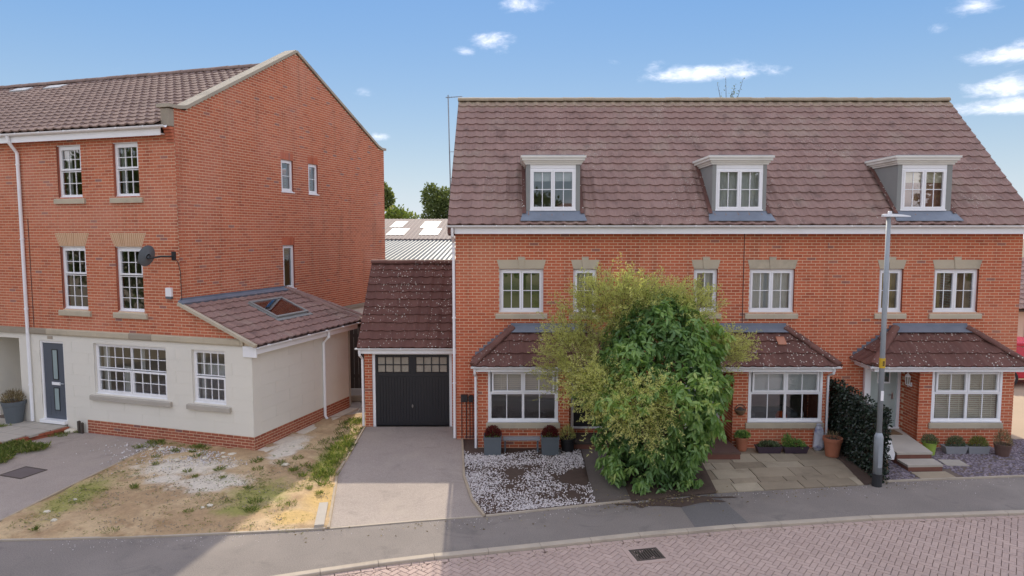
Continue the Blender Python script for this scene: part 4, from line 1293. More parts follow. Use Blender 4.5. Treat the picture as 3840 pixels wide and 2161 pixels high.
for hi, H in enumerate(HOUSES):
    x0, x1 = H['x0'], H['x1']; W = x1 - x0
    root = thing('terrace_house', H['label'], 'house', (x0, TY, 0), 0.0, 'terrace of three brick houses')
    L = lambda x: x - x0
    bw = Brickwork(root, 'brick')
    fr = Frame((0, 0, 0))
    holes = []
    for (a, b, n, cv) in H['wins']:
        holes.append((L(a), L(b), 3.34, 4.455))
    bx0, bx1, wx0, wx1, bcv = H['bay']
    holes.append((L(bx0) + 0.12, L(bx1) - 0.12, 0.12, 1.98))
    d0, d1 = H['door']
    holes.append((L(d0) - 0.07, L(d1) + 0.07, 0.30, 2.0))
    wall = brick_wall('front_wall', root, bw, fr, W, -0.05, 5.36, holes, 0.25, start=-((x0 + 9.0) % 0.225))
    for (a, b, n, cv) in H['wins']:
        window(root, Frame((L(a), 0, 3.34)), b - a, 1.105, CASE2 if n == 2 else CASE1, cover=cv)
        stone_lintel(root, fr, L(a), L(b))
        sill(root, fr, L(a) - 0.10, L(b) + 0.10, 3.175, 3.315, 0.06)
    bay(root, bw, L(bx0), L(bx1), L(wx0), L(wx1), bcv)
    front_door(root, L(d0), L(d1), H['glazed'], 'garage_black' if hi == 0 else 'door_sage')  # first door blackened: the deep shade behind the shrub is in its colour
    c0, c1, a0, a1 = H['can']
    canopy(root, L(c0), L(c1), L(a0), L(a1), None, x0, True)
    # side, rear and party walls, floors
    gab = [(0, 5.36), (7.1, 5.36), (RIDGE[0] - TY, RIDGE[1] - 0.06)]
    for sx, nm in ((0.0, 'left_side_wall'), (W, 'right_side_wall')):
        mb = MB()
        f2 = Frame((sx, 0, 0), Y_, X_, Z_)
        off = (0.0, 0.2) if sx == 0.0 else (-0.2, 0.0)
        if (hi == 0 and sx == 0.0) or (hi == 2 and sx > 0):
            mb.prism(f2, [(0.002, -0.05), (7.1, -0.05), (7.1, 5.36), (RIDGE[0] - TY, RIDGE[1] - 0.06), (0.002, 5.5)], off[0], off[1])
            mb.build('side_wall', 'brick_coursed', root)
        else:
            mb.prism(f2, [(0.26, -0.05), (7.05, -0.05), (7.05, 5.3), (RIDGE[0] - TY, RIDGE[1] - 0.15), (0.26, 5.5)], off[0] * 0.5, off[1] * 0.5)
            mb.build('party_wall', 'plaster', root)
    mb = MB(); mb.box(Frame((0, 7.1, 0)), 0, W, -0.2, 0.0, -0.05, 5.36); mb.build('rear_wall', 'brick_coursed', root)
    mb = MB()
    mb.box(fr, 0.21, W - 0.21, -3.6, -3.5, 0.1, 7.3)
    for z in (0.05, 2.45, 5.2):
        mb.box(fr, 0.21, W - 0.21, -3.49, -0.26, z, z + 0.1)
    mb.build('interior', ['plaster'], root)
    # roof -----------------------------------------------------------------
    dx0, dx1, dw0, dw1, dcv = H['dorm']
    rx0 = -0.16 if hi == 0 else 0.0
    rx1 = W + (0.13 if hi == 2 else 0.0)
    sl = Slope((rx0, EAVE[0] - TY, EAVE[1]), X_, (0, RIDGE[0] - EAVE[0], RIDGE[1] - EAVE[1]))
    hole_v = ((17.46 - EAVE[0]) * math.sqrt(1 + SL * SL), (7.0 - EAVE[1]) / SL * math.sqrt(1 + SL * SL))
    mb = MB()
    grid_solid(mb, sl.frame(), rx1 - rx0, 0.0, SLEN, [(L(dx0) - rx0 + 0.07, L(dx1) - rx0 - 0.07, hole_v[0], hole_v[1])], -0.06, 0.0, 0, 0)
    slb = Slope((rx1, 7.45 - 0.0, EAVE[1]), -X_, (0, -(7.45 - (RIDGE[0] - TY)), RIDGE[1] - EAVE[1]))
    bk = MB()
    P = [Vector((rx0, RIDGE[0] - TY, RIDGE[1])), Vector((rx1, RIDGE[0] - TY, RIDGE[1])), Vector((rx1, 7.4, 5.5)), Vector((rx0, 7.4, 5.5))]
    mb.add(P, [(0, 1, 2, 3)])
    roof = mb.build('roof', 'underlay', root)
    ncol = round((rx1 - rx0) / 0.298); tw = (rx1 - rx0) / ncol
    du0, du1 = L(dx0) - rx0, L(dx1) - rx0
    def inside(u, v, du0=du0, du1=du1):
        return not (du0 + 0.0 < u < du1 - 0.0 and hole_v[0] - 0.02 < v < hole_v[1] + 0.1)
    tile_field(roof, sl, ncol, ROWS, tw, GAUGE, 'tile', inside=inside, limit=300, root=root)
    ridge_run(roof, (rx0 - (0.02 if hi == 0 else 0), RIDGE[0] - TY, RIDGE[1] + 0.035), (rx1, RIDGE[0] - TY, RIDGE[1] + 0.035), 0.13, 0.45, 'tile')
    dormer(root, L(dx0), L(dx1), L(dw0), L(dw1), dcv)
    # eaves
    mb = MB()
    mb.box(fr, rx0, rx1, -0.02, 0.26, 5.362, 5.39)
    mb.box(fr, rx0, rx1, 0.261, 0.285, 5.35, 5.53)
    mb.build('fascia', 'upvc', root)
    gutter(root, fr, rx0 - (0.03 if hi == 0 else 0), rx1 + 0.0, 5.56, 0.287, 0.055)
    if hi == 0:
        mb = MB()   # dark box end under the verge
        mb.prism(Frame((-0.17, 0, 0), Y_, X_, Z_), [(-0.33, 5.36), (0.05, 5.30), (0.28, 5.8), (-0.30, 5.53)], 0.0, 0.17)
        mb.build('verge_box', 'tile_low', root)
        downpipe(root, [(-0.05, -0.33, 5.50), (-0.05, -0.30, 5.30), (-0.045, -0.05, 5.12), (-0.045, -0.05, 0.05)], 0.036, brackets=[(-0.045, -0.05, z) for z in (4.9, 3.2, 1.5)])
        downpipe(root, [(L(-0.91), -1.03, 2.07), (L(-0.91), -1.0, 1.95), (L(-0.90), -0.80, 1.84), (L(-0.90), -0.80, 0.03)], 0.032)
        mb = MB()
        for sx in (0,):
            V = [sl.p(-0.005, 0.0, -0.05), sl.p(-0.005, SLEN, -0.05), sl.p(-0.005, SLEN, 0.05), sl.p(-0.005, 0, 0.05)]
            mb.add(V, [(0, 1, 2, 3)])
        mb.build('verge', 'stone_dark', roof)
    if hi == 2:
        mb = MB()
        V = [sl.p(rx1 - rx0 + 0.005, 0.0, -0.07), sl.p(rx1 - rx0 + 0.005, SLEN, -0.07), sl.p(rx1 - rx0 + 0.005, SLEN, 0.05), sl.p(rx1 - rx0 + 0.005, 0, 0.05)]
        mb.add(V, [(0, 1, 2, 3)]); mb.build('verge', 'stone_dark', roof)
        # door side post of the canopy
        mb = MB(); mb.box(fr, L(9.10), L(9.22), 0.01, 0.10, 0.3, 2.0); mb.build('porch_post', 'upvc', root)
    if hi == 1:
        mb = MB(); mb.box(fr, L(5.925) - 0.008, L(5.925) + 0.008, 0.0, 0.0095, 2.95, 5.355); mb.build('movement_joint', 'rubber_dark', root)
        downpipe(root, [(L(7.86), -1.03, 2.07), (L(7.86), -1.0, 1.95), (L(7.86), -0.72, 1.84), (L(7.86), -0.72, 0.03)], 0.030)
    if hi == 1:
        sq = Slope((L(6.66), -0.56, 2.58), X_, (0, 1.03, 0.765))
        m_ = MB(); m_.box(sq.frame(), 0.0, 0.21, 0.0, 0.03, 0.0, 0.27); m_.build('patch_tile', 'terracotta', root)
    bw.finish(300)

# ================================================================== corner house on the left (cream ground floor, brick above)
MX, MY, TH = -8.302, 17.045, R(-17.5)
def LW(x, y):
    """corner-house coordinates to world."""
    c, s = math.cos(TH), math.sin(TH)
    return (MX + x * c - y * s, MY + x * s + y * c)
lh = thing('corner_house', 'three storey brick house with cream rendered ground floor and lean-to with skylight', 'house', (MX, MY, 0), TH)
nb = thing('neighbour_house', 'brick house adjoining the cream fronted house, with recessed porch beyond the downpipe', 'house', (MX, MY, 0), TH)
fr = Frame((0, 0, 0))
EXW = 2.06; XL = -5.30
SASH6 = [(0, 1, 0.53, 1.0, 3, 2, True), (0, 1, 0.0, 0.515, 3, 2, False)]
SASH9 = [(0, 1, 0.575, 1.0, 3, 2, True), (0, 1, 0.0, 0.56, 3, 3, False)]
bw = Brickwork(lh, 'brick_rose')
bpl = Brickwork(lh, 'brick_plinth')
# rendered ground floor, lined out in large blocks
gholes = [(-4.875 - XL, -4.0 - XL, -0.1, 2.44), (-2.94 - XL, -0.55 - XL, 1.1, 2.455), (0.26 - XL, 1.27 - XL, 1.1, 2.455)]
frg = Frame((XL, 0, 0))
mb = MB(); grid_solid(mb, frg, EXW - XL, -0.1, 2.63, gholes, -0.25, 0.0, 0, 0)
rw = mb.build('rendered_wall', 'render_cream', lh)
def panels(wall, f, pcs):
    for (a, b, c, d, _) in pcs:
        m = MB(); m.box(f, a, b, -0.01, 0.0055, c, d, back=False); m.build('render_panel', 'render_cream', wall)
panels(rw, frg, lay(EXW - XL, 0.37, 2.62, gholes + [(2.02, 2.04, 0, 0.4)], bl=1.15, bh=0.30, joint=0.007, start=0.45))
frp = Frame((-3.27, 0, 0))
plw = MB(); plw.box(frp, 0, 3.27 + EXW, 0.0005, 0.004, -0.1, 0.365); plo = plw.build('plinth', 'mortar', lh)
bpl.panel(plo, Frame((-3.27, -0.0045, 0)), lay(3.27 + EXW, -0.01, 0.365, []))
fre = Frame((EXW, 0, 0), Y_, X_, Z_)
mb = MB(); mb.box(fre, 0.003, 4.42, -0.25, -0.0005, -0.1, 2.55)
mb.box(Frame((0, 4.42, 0)), 0.0, EXW - 0.25, 0.0, 0.25, -0.1, 2.55)
ew = mb.build('extension_wall', 'render_cream', lh)
panels(ew, fre, lay(4.42, 0.37, 2.5, [], bl=1.15, bh=0.30, joint=0.007, start=0.3))
mb = MB(); mb.box(fre, 0.0, 4.42, -0.0002, 0.004, -0.1, 0.365); pe = mb.build('plinth', 'mortar', lh)
bpl.panel(pe, Frame((EXW + 0.0045, 0, 0), Y_, X_, Z_), lay(4.42, -0.01, 0.365, []))
mb = MB(); mb.box(fre, 0.02, 4.4, 0.012, 0.32, -0.05, 0.022); mb.build('concrete_apron', 'chalk', lh)
# upper front wall
W0 = -XL
uh = [(-3.88 - XL, -3.05 - XL, 6.30, 7.66), (-1.98 - XL, -1.16 - XL, 6.30, 7.66), (-3.93 - XL, -3.05 - XL, 3.34, 5.02), (-2.05 - XL, -1.17 - XL, 3.34, 5.02)]
brick_wall('front_wall', lh, bw, frg, W0, 2.63, 7.80, uh, 0.25, laid=(2.785, 7.79))
# string course, block by block
mb = None
x = XL
random.seed(3)
while x < 1.84:
    w_ = min(random.choice([0.75, 0.9, 1.05]), 1.85 - x)
    m = MB(); m.prism(Frame((x + 0.003, 0, 0), -Y_, -X_, Z_), [(-0.02, 2.615), (0.035, 2.615), (0.05, 2.65), (0.05, 2.76), (0.035, 2.775), (-0.02, 2.79)], 0.0, -(w_ - 0.006))
    m.build('string_course', 'stone' if random.random() < 0.55 else 'stone_dark', lh); x += w_
for (a, b, z0, z1, k) in [(-3.88, -3.05, 6.30, 7.66, 0), (-1.98, -1.16, 6.30, 7.66, 0), (-3.93, -3.05, 3.34, 5.02, 1), (-2.05, -1.17, 3.34, 5.02, 1)]:
    cv = [('curtain', 0.0, 0.22, 0, 1, 'curtain_white')] if k == 0 else None
    window(lh, Frame((a, 0, z0)), b - a, z1 - z0 - 0.02, SASH9 if k else SASH6, depth=0.075, cover=cv)
    m = MB(); m.box(fr, a, b, -0.07, -0.02, z1 - 0.018, z1 - 0.001); m.build('head_board', 'upvc', lh)
    sill(lh, fr, a - 0.11, b + 0.11, z0 - 0.165, z0 - 0.02, 0.06)
    if k:
        m = MB(); n = 17; c = (a + b) / 2
        for i in range(n):
            t0, t1 = i / n, (i + 1) / n
            q0, q1 = a - 0.0 + (b - a) * t0 + 0.008, a + (b - a) * t1 - 0.008
            r0, r1 = a - 0.15 + (b - a + 0.30) * t0 + 0.010, a - 0.15 + (b - a + 0.30) * t1 - 0.010
            m.prism(fr, [(q0, 5.035), (q1, 5.035), (r1, 5.365), (r0, 5.365)], -0.02, 0.013, 0, random.random())
        ar = m.build('flat_arch', 'arch_brick', lh)
        m = MB(); m.prism(fr, [(a - 0.005, 5.03), (b + 0.005, 5.03), (b + 0.155, 5.37), (a - 0.155, 5.37)], -0.02, 0.0095); m.build('arch_mortar', 'mortar', ar)
W32 = [(0.0, 0.497, 0.52, 1.0, 4, 2, False), (0.503, 1.0, 0.52, 1.0, 4, 2, False), (0.0, 0.497, 0.0, 0.5, 4, 2, True), (0.503, 1.0, 0.0, 0.5, 4, 2, True)]
window(lh, Frame((-2.94, 0, 1.1)), 2.39, 1.35, W32, depth=0.07, cover=[('curtain', 0.0, 0.10, 0, 1, 'curtain_white'), ('curtain', 0.30, 0.46, 0, 0.55, 'curtain_white'), ('curtain', 0.54, 0.62, 0.5, 1, 'curtain_white')])
window(lh, Frame((0.26, 0, 1.1)), 1.01, 1.35, [(0, 1, 0.52, 1.0, 4, 2, False), (0, 1, 0.0, 0.5, 4, 2, True)], depth=0.07, cover=[('curtain', 0.0, 0.2, 0, 1, 'curtain_white'), ('curtain', 0.0, 1.0, 0.52, 0.76, 'curtain_white'), ('curtain', 0.8, 1.0, 0, 0.5, 'curtain_white')])
sill(lh, fr, -3.08, -0.40, 0.94, 1.075, 0.08, mat='concrete')
sill(lh, fr, 0.10, 1.42, 0.94, 1.075, 0.08, mat='concrete')
# grey front door
fd = Frame((-4.875, -0.0, 0.27)); m = MB()
m.box(fd, 0, 0.055, -0.12, -0.03, 0, 2.17); m.box(fd, 0.82, 0.875, -0.12, -0.03, 0, 2.17); m.box(fd, 0.055, 0.82, -0.12, -0.03, 2.115, 2.17); m.box(fd, -0.02, 0.895, -0.12, 0.10, -0.09, 0.0)
m.build('door_frame', 'upvc', lh)
m = MB(); m.box(fd, 0.058, 0.817, -0.11, -0.06, 0.004, 2.11)
for i in range(5):
    m.box(fd, 0.10 + i * 0.155, 0.103 + i * 0.155 + 0.14, -0.061, -0.056, 0.10, 0.62)
dr = m.build('door', 'door_grey', lh)
for (a, b, c, d) in [(0.40, 0.56, 1.12, 1.92), (0.40, 0.56, 0.26, 0.86)]:
    m = MB(); m.box(fd, a - 0.02, a, -0.061, -0.045, c - 0.02, d + 0.02); m.box(fd, b, b + 0.02, -0.061, -0.045, c - 0.02, d + 0.02); m.box(fd, a, b, -0.061, -0.045, d, d + 0.02); m.box(fd, a, b, -0.061, -0.045, c - 0.02, c); m.build('glazing_bead', 'black_metal', dr)
    m = MB(); m.box(fd, a, b, -0.061, -0.052, c, d); m.build('pane', 'obscured_pane', dr)
m = MB(); m.box(fd, 0.33, 0.63, -0.061, -0.044, 0.95, 1.03); m.build('letter_plate', 'upvc', dr)
m = MB(); m.tube([fd.p(0.78, -0.03, 1.0), fd.p(0.62, -0.03, 1.0)], 0.012, 6); m.tube([fd.p(0.77, -0.06, 1.0), fd.p(0.77, -0.028, 1.0)], 0.010, 6); m.build('handle', 'steel', dr)
# vent above the door
m = MB(); m.box(fr, -4.55, -4.37, 0.006, 0.014, 2.50, 2.58); m.box(fr, -4.54, -4.38, 0.014, 0.02, 2.525, 2.535); m.box(fr, -4.54, -4.38, 0.014, 0.02, 2.55, 2.56); m.build('wall_vent', 'kerb_concrete', lh)
# gable wall
frG = Frame((0, 0, 0), Y_, X_, Z_)
GP = [(0.0, 8.40), (0.36, 8.42), (5.08, 10.95), (10.30, 8.62), (10.75, 8.58)]
ghol = [(4.19, 4.79, 6.64, 7.61), (5.61, 6.15, 6.64, 7.61), (4.17, 4.75, 3.63, 4.99)]
um = lambda z: 0.0 if z < 8.4 else 0.36 + (z - 8.42) / (10.95 - 8.42) * 4.72
uM = lambda z: 10.75 if z < 8.58 else 10.30 - (z - 8.62) / (10.95 - 8.62) * 5.22
mb = MB(); grid_solid(mb, Frame((0, 0.003, 0), Y_, X_, Z_), 10.747, 2.63, 8.38, [(h[0] - 0.003, h[1] - 0.003, h[2], h[3]) for h in ghol], -0.25, 0.0, 0, 1)
mb.prism(frG, [(0.0, 8.38), (10.75, 8.38)] + GP[::-1], 0.0, -0.25, 0)
gw = mb.build('gable_wall', ['mortar', 'brick_reveal'], lh)
bw.panel(gw, frG, lay(10.75, 2.66, 10.9, ghol + [(-1, 4.3, 2.6, 3.55)], umin=um, umax=uM, start=0.0))
for (a, b, z0, z1) in ghol:
    tall = z0 < 5
    window(lh, Frame((0, a, z0), Y_, X_, Z_), b - a, z1 - z0, [(0, 1, 0, 1, 1, 1 if tall else 2, True)], depth=0.05, frame_t=0.05)
    m = MB(); m.box(frG, a - 0.03, b + 0.03, -0.03, 0.035, z0 - 0.035, z0 - 0.006); m.build('sill', 'upvc', lh)
    m = MB(); n = 8
    for i in range(n):
        q0 = a - 0.02 + (b - a + 0.04) * i / n; q1 = a - 0.02 + (b - a + 0.04) * (i + 1) / n
        m.box(frG, q0 + 0.006, q1 - 0.006, 0.0, 0.011, z1 + 0.005, z1 + 0.225, 0, brick_tint())
    m.build('soldier_course', 'brick_rose', lh)
mb = MB(); mb.box(frG, 4.67, 10.75, -0.25, -0.001, -0.1, 2.62); mb.build('rendered_wall', 'render_cream', lh)
mb = MB(); mb.box(frG, 4.67, 10.75, 0.0, 0.05, 2.62, 2.75); mb.build('string_course', 'stone_dark', lh)
# kneeler and coping
mb = MB(); mb.box(fr, -0.25, -0.002, 0.0, 0.16, 7.98, 8.40); mb.build('kneeler', 'stone_dark', lh)
mb = MB()
for i in range(5):
    mb.box(fr, -0.22, -0.003, 0.008, 0.03 + 0.027 * i, 7.60 + i * 0.075, 7.60 + i * 0.075 + 0.066, 0, brick_tint())
mb.build('corbel', 'brick_rose', lh)
cp = bpy.data.objects.new('coping', None); COL.objects.link(cp); cp.parent = lh
CPTS = [(-0.20, 8.43), (0.12, 8.425), (0.40, 8.47), (5.08, 10.985), (10.28, 8.67), (10.55, 8.60), (10.88, 8.60)]
for a, b in zip(CPTS, CPTS[1:]):
    a, b = Vector(a), Vector(b); L_ = (b - a).length; n = max(1, round(L_ / 0.85))
    for i in range(n):
        p, q = a.lerp(b, i / n), a.lerp(b, (i + 1) / n); d = (q - p).normalized(); nm = Vector((-d.y, d.x))
        g0, g1 = p + d * 0.003, q - d * 0.003
        m = MB(); m.prism(Frame((0.055, 0, 0), Y_, X_, Z_), [tuple(g0), tuple(g1), tuple(g1 + nm * 0.085), tuple(g0 + nm * 0.085)], 0.0, -0.40)
        m.build('coping_stone', 'coping_stone', cp)
# main roof
def main_roof(root, xa, xb, ncol, limit, eaves=True):
    sl = Slope((xa, -0.30, 8.0), X_, (0, 5.38, 2.62)); Ls = math.hypot(5.38, 2.62)
    mb = MB(); grid_solid(mb, sl.frame(), xb - xa, 0.0, Ls, [], -0.05, 0.0, 0, 0)
    mb.add([(xa, 5.08, 10.62), (xb, 5.08, 10.62), (xb, 10.6, 8.0), (xa, 10.6, 8.0)], [(0, 1, 2, 3)])
    roof = mb.build('roof', 'underlay', root)
    Minv = Matrix.LocRotScale(Vector((MX, MY, 0)), Matrix.Rotation(TH, 3, 'Z').to_euler(), None).inverted()
    tile_field(roof, sl, ncol, 17, (xb - xa) / ncol, Ls / 17, 'tile_grey', limit=limit, root=root, rank=Minv @ CAM)
    ridge_run(roof, (xa, 5.08, 10.655), (xb, 5.08, 10.655), 0.14, 0.45, 'tile_grey')
    m = MB(); m.box(fr, xa, xb, -0.02, 0.18, 7.79, 7.81); m.box(fr, xa, xb, 0.181, 0.205, 7.76, 7.955); m.build('fascia', 'upvc', root)
    gutter(root, fr, xa, xb + (0.22 if root is lh else 0), 7.985, 0.207, 0.06)
    return roof
main_roof(lh, XL, -0.24, 17, 300)
NBX = -14.3
nroof = main_roof(nb, NBX, XL, 30, 300)
for (x0_, v0) in ((-11.35, 5.25), (-9.75, 5.25)):
    sl = Slope((0, -0.30, 8.0), X_, (0, 5.38, 2.62))
    m = MB(); m.box(sl.frame(), x0_, x0_ + 0.75, 0.03, 0.075, v0, v0 + 0.35); m.build('roof_light', 'rooflight', nroof)
downpipe(lh, [(-5.24, -0.27, 7.93), (-5.24, -0.25, 7.78), (-5.20, -0.06, 7.50), (-5.20, -0.06, 0.18)], 0.045, brackets=[(-5.20, -0.06, z) for z in (7.2, 5.2, 3.3, 1.2)])
m = MB(); m.box(fr, -5.03, -5.012, 0.0, 0.0095, 2.80, 5.75); m.build('movement_joint', 'rubber_dark', lh)
# rear and inner walls
mb = MB(); mb.box(Frame((0, 10.75, 0)), XL, -0.25, -0.2, 0.0, -0.1, 8.0); mb.build('rear_wall', 'brick_coursed', lh)
mb = MB(); mb.box(fr, XL + 0.01, -0.26, -4.0, -3.9, 0.0, 8.0)
for z in (0.05, 2.55, 5.2): mb.box(fr, XL + 0.01, -0.26, -3.89, -0.26, z, z + 0.1)
mb.box(Frame((XL + 0.01, 0, 0), Y_, X_, Z_), 0.26, 3.9, 0.0, 0.08, 0.16, 8.0)
mb.build('interior', 'plaster', lh)
# lean-to: brick spandrel on the front, roof, skylight
mb = MB(); mb.prism(fr, [(0.0, 2.63), (EXW, 2.63), (EXW - 0.05, 2.70), (0.0, 3.58)], -0.2, 0.0); spw = mb.build('spandrel_wall', 'mortar', lh)
bw.panel(spw, fr, lay(EXW, 2.785, 3.55, [], umax=lambda z: (3.56 - z) / 0.427, start=0.0))
EO = Vector((2.27, -0.06, 2.645)); ES = Vector((-2.27, 0, 0.97)); LE = ES.length
sl = Slope(EO, Y_, ES)
bk0, bk1 = 4.95, 4.28
mb = MB()
mb.add([sl.p(0, 0, 0), sl.p(bk0, 0, 0), sl.p(bk1, LE, 0), sl.p(0, LE, 0), sl.p(0, 0, -0.05), sl.p(bk0, 0, -0.05), sl.p(bk1, LE, -0.05), sl.p(0, LE, -0.05)], [(0, 1, 2, 3), (7, 6, 5, 4), (0, 4, 5, 1), (0, 3, 7, 4), (1, 5, 6, 2)])
mb.add([sl.p(bk0, 0, -0.01), sl.p(bk0 + 0.42, 0.0, 0.02), sl.p(bk1 + 0.03, LE, 0.0)], [(0, 1, 2)])
mb.add([sl.p(bk0 + 0.42, 0.0, 0.02), sl.p(bk0 + 0.5, 0.0, -0.35), sl.p(bk1 + 1.2, LE, -0.9), sl.p(bk1 + 0.03, LE, 0.0)], [(0, 1, 2, 3)])
er = mb.build('extension_roof', 'underlay', lh)
su0, su1, sv0, sv1 = 1.90, 3.36, 0.92, 1.92
def eclip(u, v, w, g):
    m_ = (bk1 - bk0) / LE
    R0, R1 = bk0 + m_ * v - u, bk0 + m_ * (v + g) - u
    if max(R0, R1) <= 0.02: return 'skip'
    if min(R0, R1) >= w: return 'keep'
    return [(Vector((R0, 0, 0)), Vector((1, -m_, 0)).normalized())]
tile_field(er, sl, 17, 8, 0.30, LE / 8 * 0.975, 'tile', inside=lambda u, v: not (su0 + 0.03 < u < su1 - 0.03 and sv0 + 0.03 < v < sv1 - 0.03), clip=eclip)
ridge_run(er, sl.p(bk0 + 0.02, 0.0, 0.03), sl.p(bk1, LE, 0.04), 0.11, 0.45, 'tile', name='hip_tile')
ridge_run(er, sl.p(bk0 + 0.42, 0.02, 0.05), sl.p(bk1 + 0.12, LE, 0.05), 0.075, 0.45, 'tile', name='hip_tile')
fs_ = sl.frame()
m = MB(); m.box(fs_, -0.06, bk1, 0.0, 0.085, LE - 0.16, LE + 0.01); m.build('lead_flashing', 'lead', er)
m = MB(); m.box(frG, -0.05, 4.3, 0.008, 0.02, 3.58, 3.74); m.build('upstand_flashing', 'lead', er)
m = MB(); m.box(fs_, -0.10, 0.0, -0.03, 0.045, 0.0, LE - 0.02); m.build('verge', 'stone', er)
sk = MB()
for (a, b, c, d) in [(su0, su0 + 0.07, sv0, sv1), (su1 - 0.07, su1, sv0, sv1), (su0 + 0.07, su1 - 0.07, sv0, sv0 + 0.07), (su0 + 0.07, su1 - 0.07, sv1 - 0.07, sv1)]:
    sk.box(fs_, a, b, 0.0, 0.115, c, d)
sk.box(fs_, su0 - 0.08, su1 + 0.08, 0.045, 0.06, sv0 - 0.12, sv0 - 0.001)
sk.box(fs_, su0 - 0.06, su0 - 0.001, 0.045, 0.065, sv0, sv1); sk.box(fs_, su1 + 0.001, su1 + 0.06, 0.045, 0.065, sv0, sv1)
sko = sk.build('skylight', 'dormer_grey', er)
m = MB(); m.box(fs_, su0 + 0.07, su1 - 0.07, 0.09, 0.10, sv0 + 0.07, sv1 - 0.07); m.build('pane', 'glass', er)
m = MB(); m.box(fs_, su0 + 0.07, su1 - 0.07, 0.012, 0.02, sv0 + 0.07, sv1 - 0.07); m.build('skylight_blind', 'skylight_grey', er)
m = MB(); m.add([fs_.p(2.45, 0.03, 1.0), fs_.p(2.62, 0.03, 1.0), fs_.p(2.62, 0.03, 1.84), fs_.p(2.30, 0.03, 1.84)], [(0, 1, 2, 3)]); m.build('skylight_reveal', 'curtain_white', er)
m = MB()
m.box(fre, -0.02, 4.7, 0.15, 0.175, 2.44, 2.61); m.box(fre, -0.02, 4.7, 0.0, 0.149, 2.44, 2.46)
m.box(fr, EXW - 0.22, EXW + 0.175, 0.021, 0.045, 2.36, 2.62)
m.build('fascia', 'upvc', lh)
gutter(lh, fre, -0.06, 4.95, 2.635, 0.177, 0.055)
downpipe(lh, [(EXW + 0.23, 3.02, 2.59), (EXW + 0.23, 3.02, 2.42), (EXW + 0.055, 3.02, 2.25), (EXW + 0.055, 3.02, 0.12), (EXW + 0.12, 3.02, 0.03)], 0.042)
downpipe(lh, [(EXW - 0.02, 4.50, 2.45), (EXW - 0.02, 4.50, 0.05)], 0.035, 'kerb_concrete')
bw.finish(300)
bpl.finish(300)

# neighbour: brick above, recessed porch below
bn = Brickwork(nb, 'brick_rose')
frn = Frame((NBX, 0, 0)); NW = XL - NBX
nh = [(-6.95 - NBX, -5.62 - NBX, -0.2, 2.47)]
mb = MB(); grid_solid(mb, frn, NW, -0.1, 2.63, nh, -0.25, 0.0, 0, 0); nrw = mb.build('rendered_wall', 'render_cream', nb)
brick_wall('front_wall', nb, bn, frn, NW, 2.63, 7.80, [(3.0, 3.9, 3.34, 5.02)], 0.25, laid=(2.785, 7.79))
mb = MB(); mb.box(fr, NBX, XL, 0.0, 0.05, 2.62, 2.785); mb.build('string_course', 'stone_dark', nb)
mb = MB(); mb.box(fr, -6.95, -6.85, -1.3, -0.25, -0.1, 2.47); mb.box(fr, -5.62, -5.52, -1.3, -0.25, -0.1, 2.47); mb.box(fr, -6.95, -5.52, -1.4, -1.301, -0.1, 2.47); mb.box(fr, -6.95, -5.52, -1.3, -0.25, 2.47, 2.55)
mb.build('porch', 'render_cream', nb)
fd2 = Frame((-5.66, 0, 0))
m = MB(); m.box(fr, -6.65, -5.80, -1.29, -1.24, 0.25, 2.35); d2 = m.build('door', 'upvc', nb)
m = MB(); m.tube([(-5.64, 0.75, 1.2), (-5.64, 0.45, 1.2)], 0.014, 6); m.tube([(-5.62, 0.74, 1.2), (-5.66, 0.74, 1.2)], 0.012, 6); m.build('handle', 'black_metal', d2)
mb = MB(); mb.box(fr, NBX, XL, -10.75, -10.6, -0.1, 8.0); mb.box(fr, NBX, NBX + 0.2, -10.6, -0.26, -0.1, 7.9); mb.build('rear_wall', 'brick_coursed', nb)
bn.finish(200)

# things on the corner house
d = thing('satellite_dish', 'dark grey satellite dish on an arm near the corner of the brick gable', 'satellite dish', (*LW(-0.62, -0.40), 4.81), TH)
nrm = Vector((-0.93, 0.08, 0.26)).normalized()
a_ = nrm.cross(Z_).normalized(); b_ = a_.cross(nrm)
mb = MB(); V = [nrm * -0.05]; fs = []
for i in range(1, 5):
    r_ = i / 4
    for k in range(20):
        t = 2 * math.pi * k / 20
        V.append(a_ * math.cos(t) * 0.235 * r_ + b_ * math.sin(t) * 0.27 * r_ + nrm * (-0.05 + 0.06 * r_ * r_))
for k in range(20): fs.append((0, 1 + k, 1 + (k + 1) % 20))
for i in range(3):
    for k in range(20): fs.append((1 + i * 20 + k, 1 + i * 20 + (k + 1) % 20, 1 + (i + 1) * 20 + (k + 1) % 20, 1 + (i + 1) * 20 + k))
mb.add(V, fs); n0 = len(V)
mb.add([v - nrm * 0.012 for v in V], [tuple(reversed(f)) for f in fs])
mb.build('reflector', 'planter_grey', d, smooth=True)
mb = MB(); mb.tube([nrm * -0.06 + Vector((0, 0, -0.05)), Vector((0.22, 0.22, -0.02)), Vector((0.42, 0.30, -0.02)), Vector((0.46, 0.395, -0.02))], 0.022, 8); mb.box(Frame((0.46, 0.392, 0)), -0.06, 0.06, -0.005, 0.02, -0.12, 0.10); mb.build('bracket', 'black_metal', d)
mb = MB(); mb.tube([-b_ * 0.25, -b_ * 0.24 + nrm * 0.20], 0.010, 6); mb.box(Frame(-b_ * 0.22 + nrm * 0.22), -0.03, 0.03, -0.03, 0.03, -0.04, 0.05); mb.build('receiver', 'iron', d)
mb = MB(); mb.tube([(0.46, 0.38, -0.05), (0.60, 0.36, -0.15), (0.655, 0.38, -0.4), (0.66, 0.385, -1.2), (0.68, 0.385, -1.22)], 0.008, 6); mb.build('cable', 'black_metal', d)
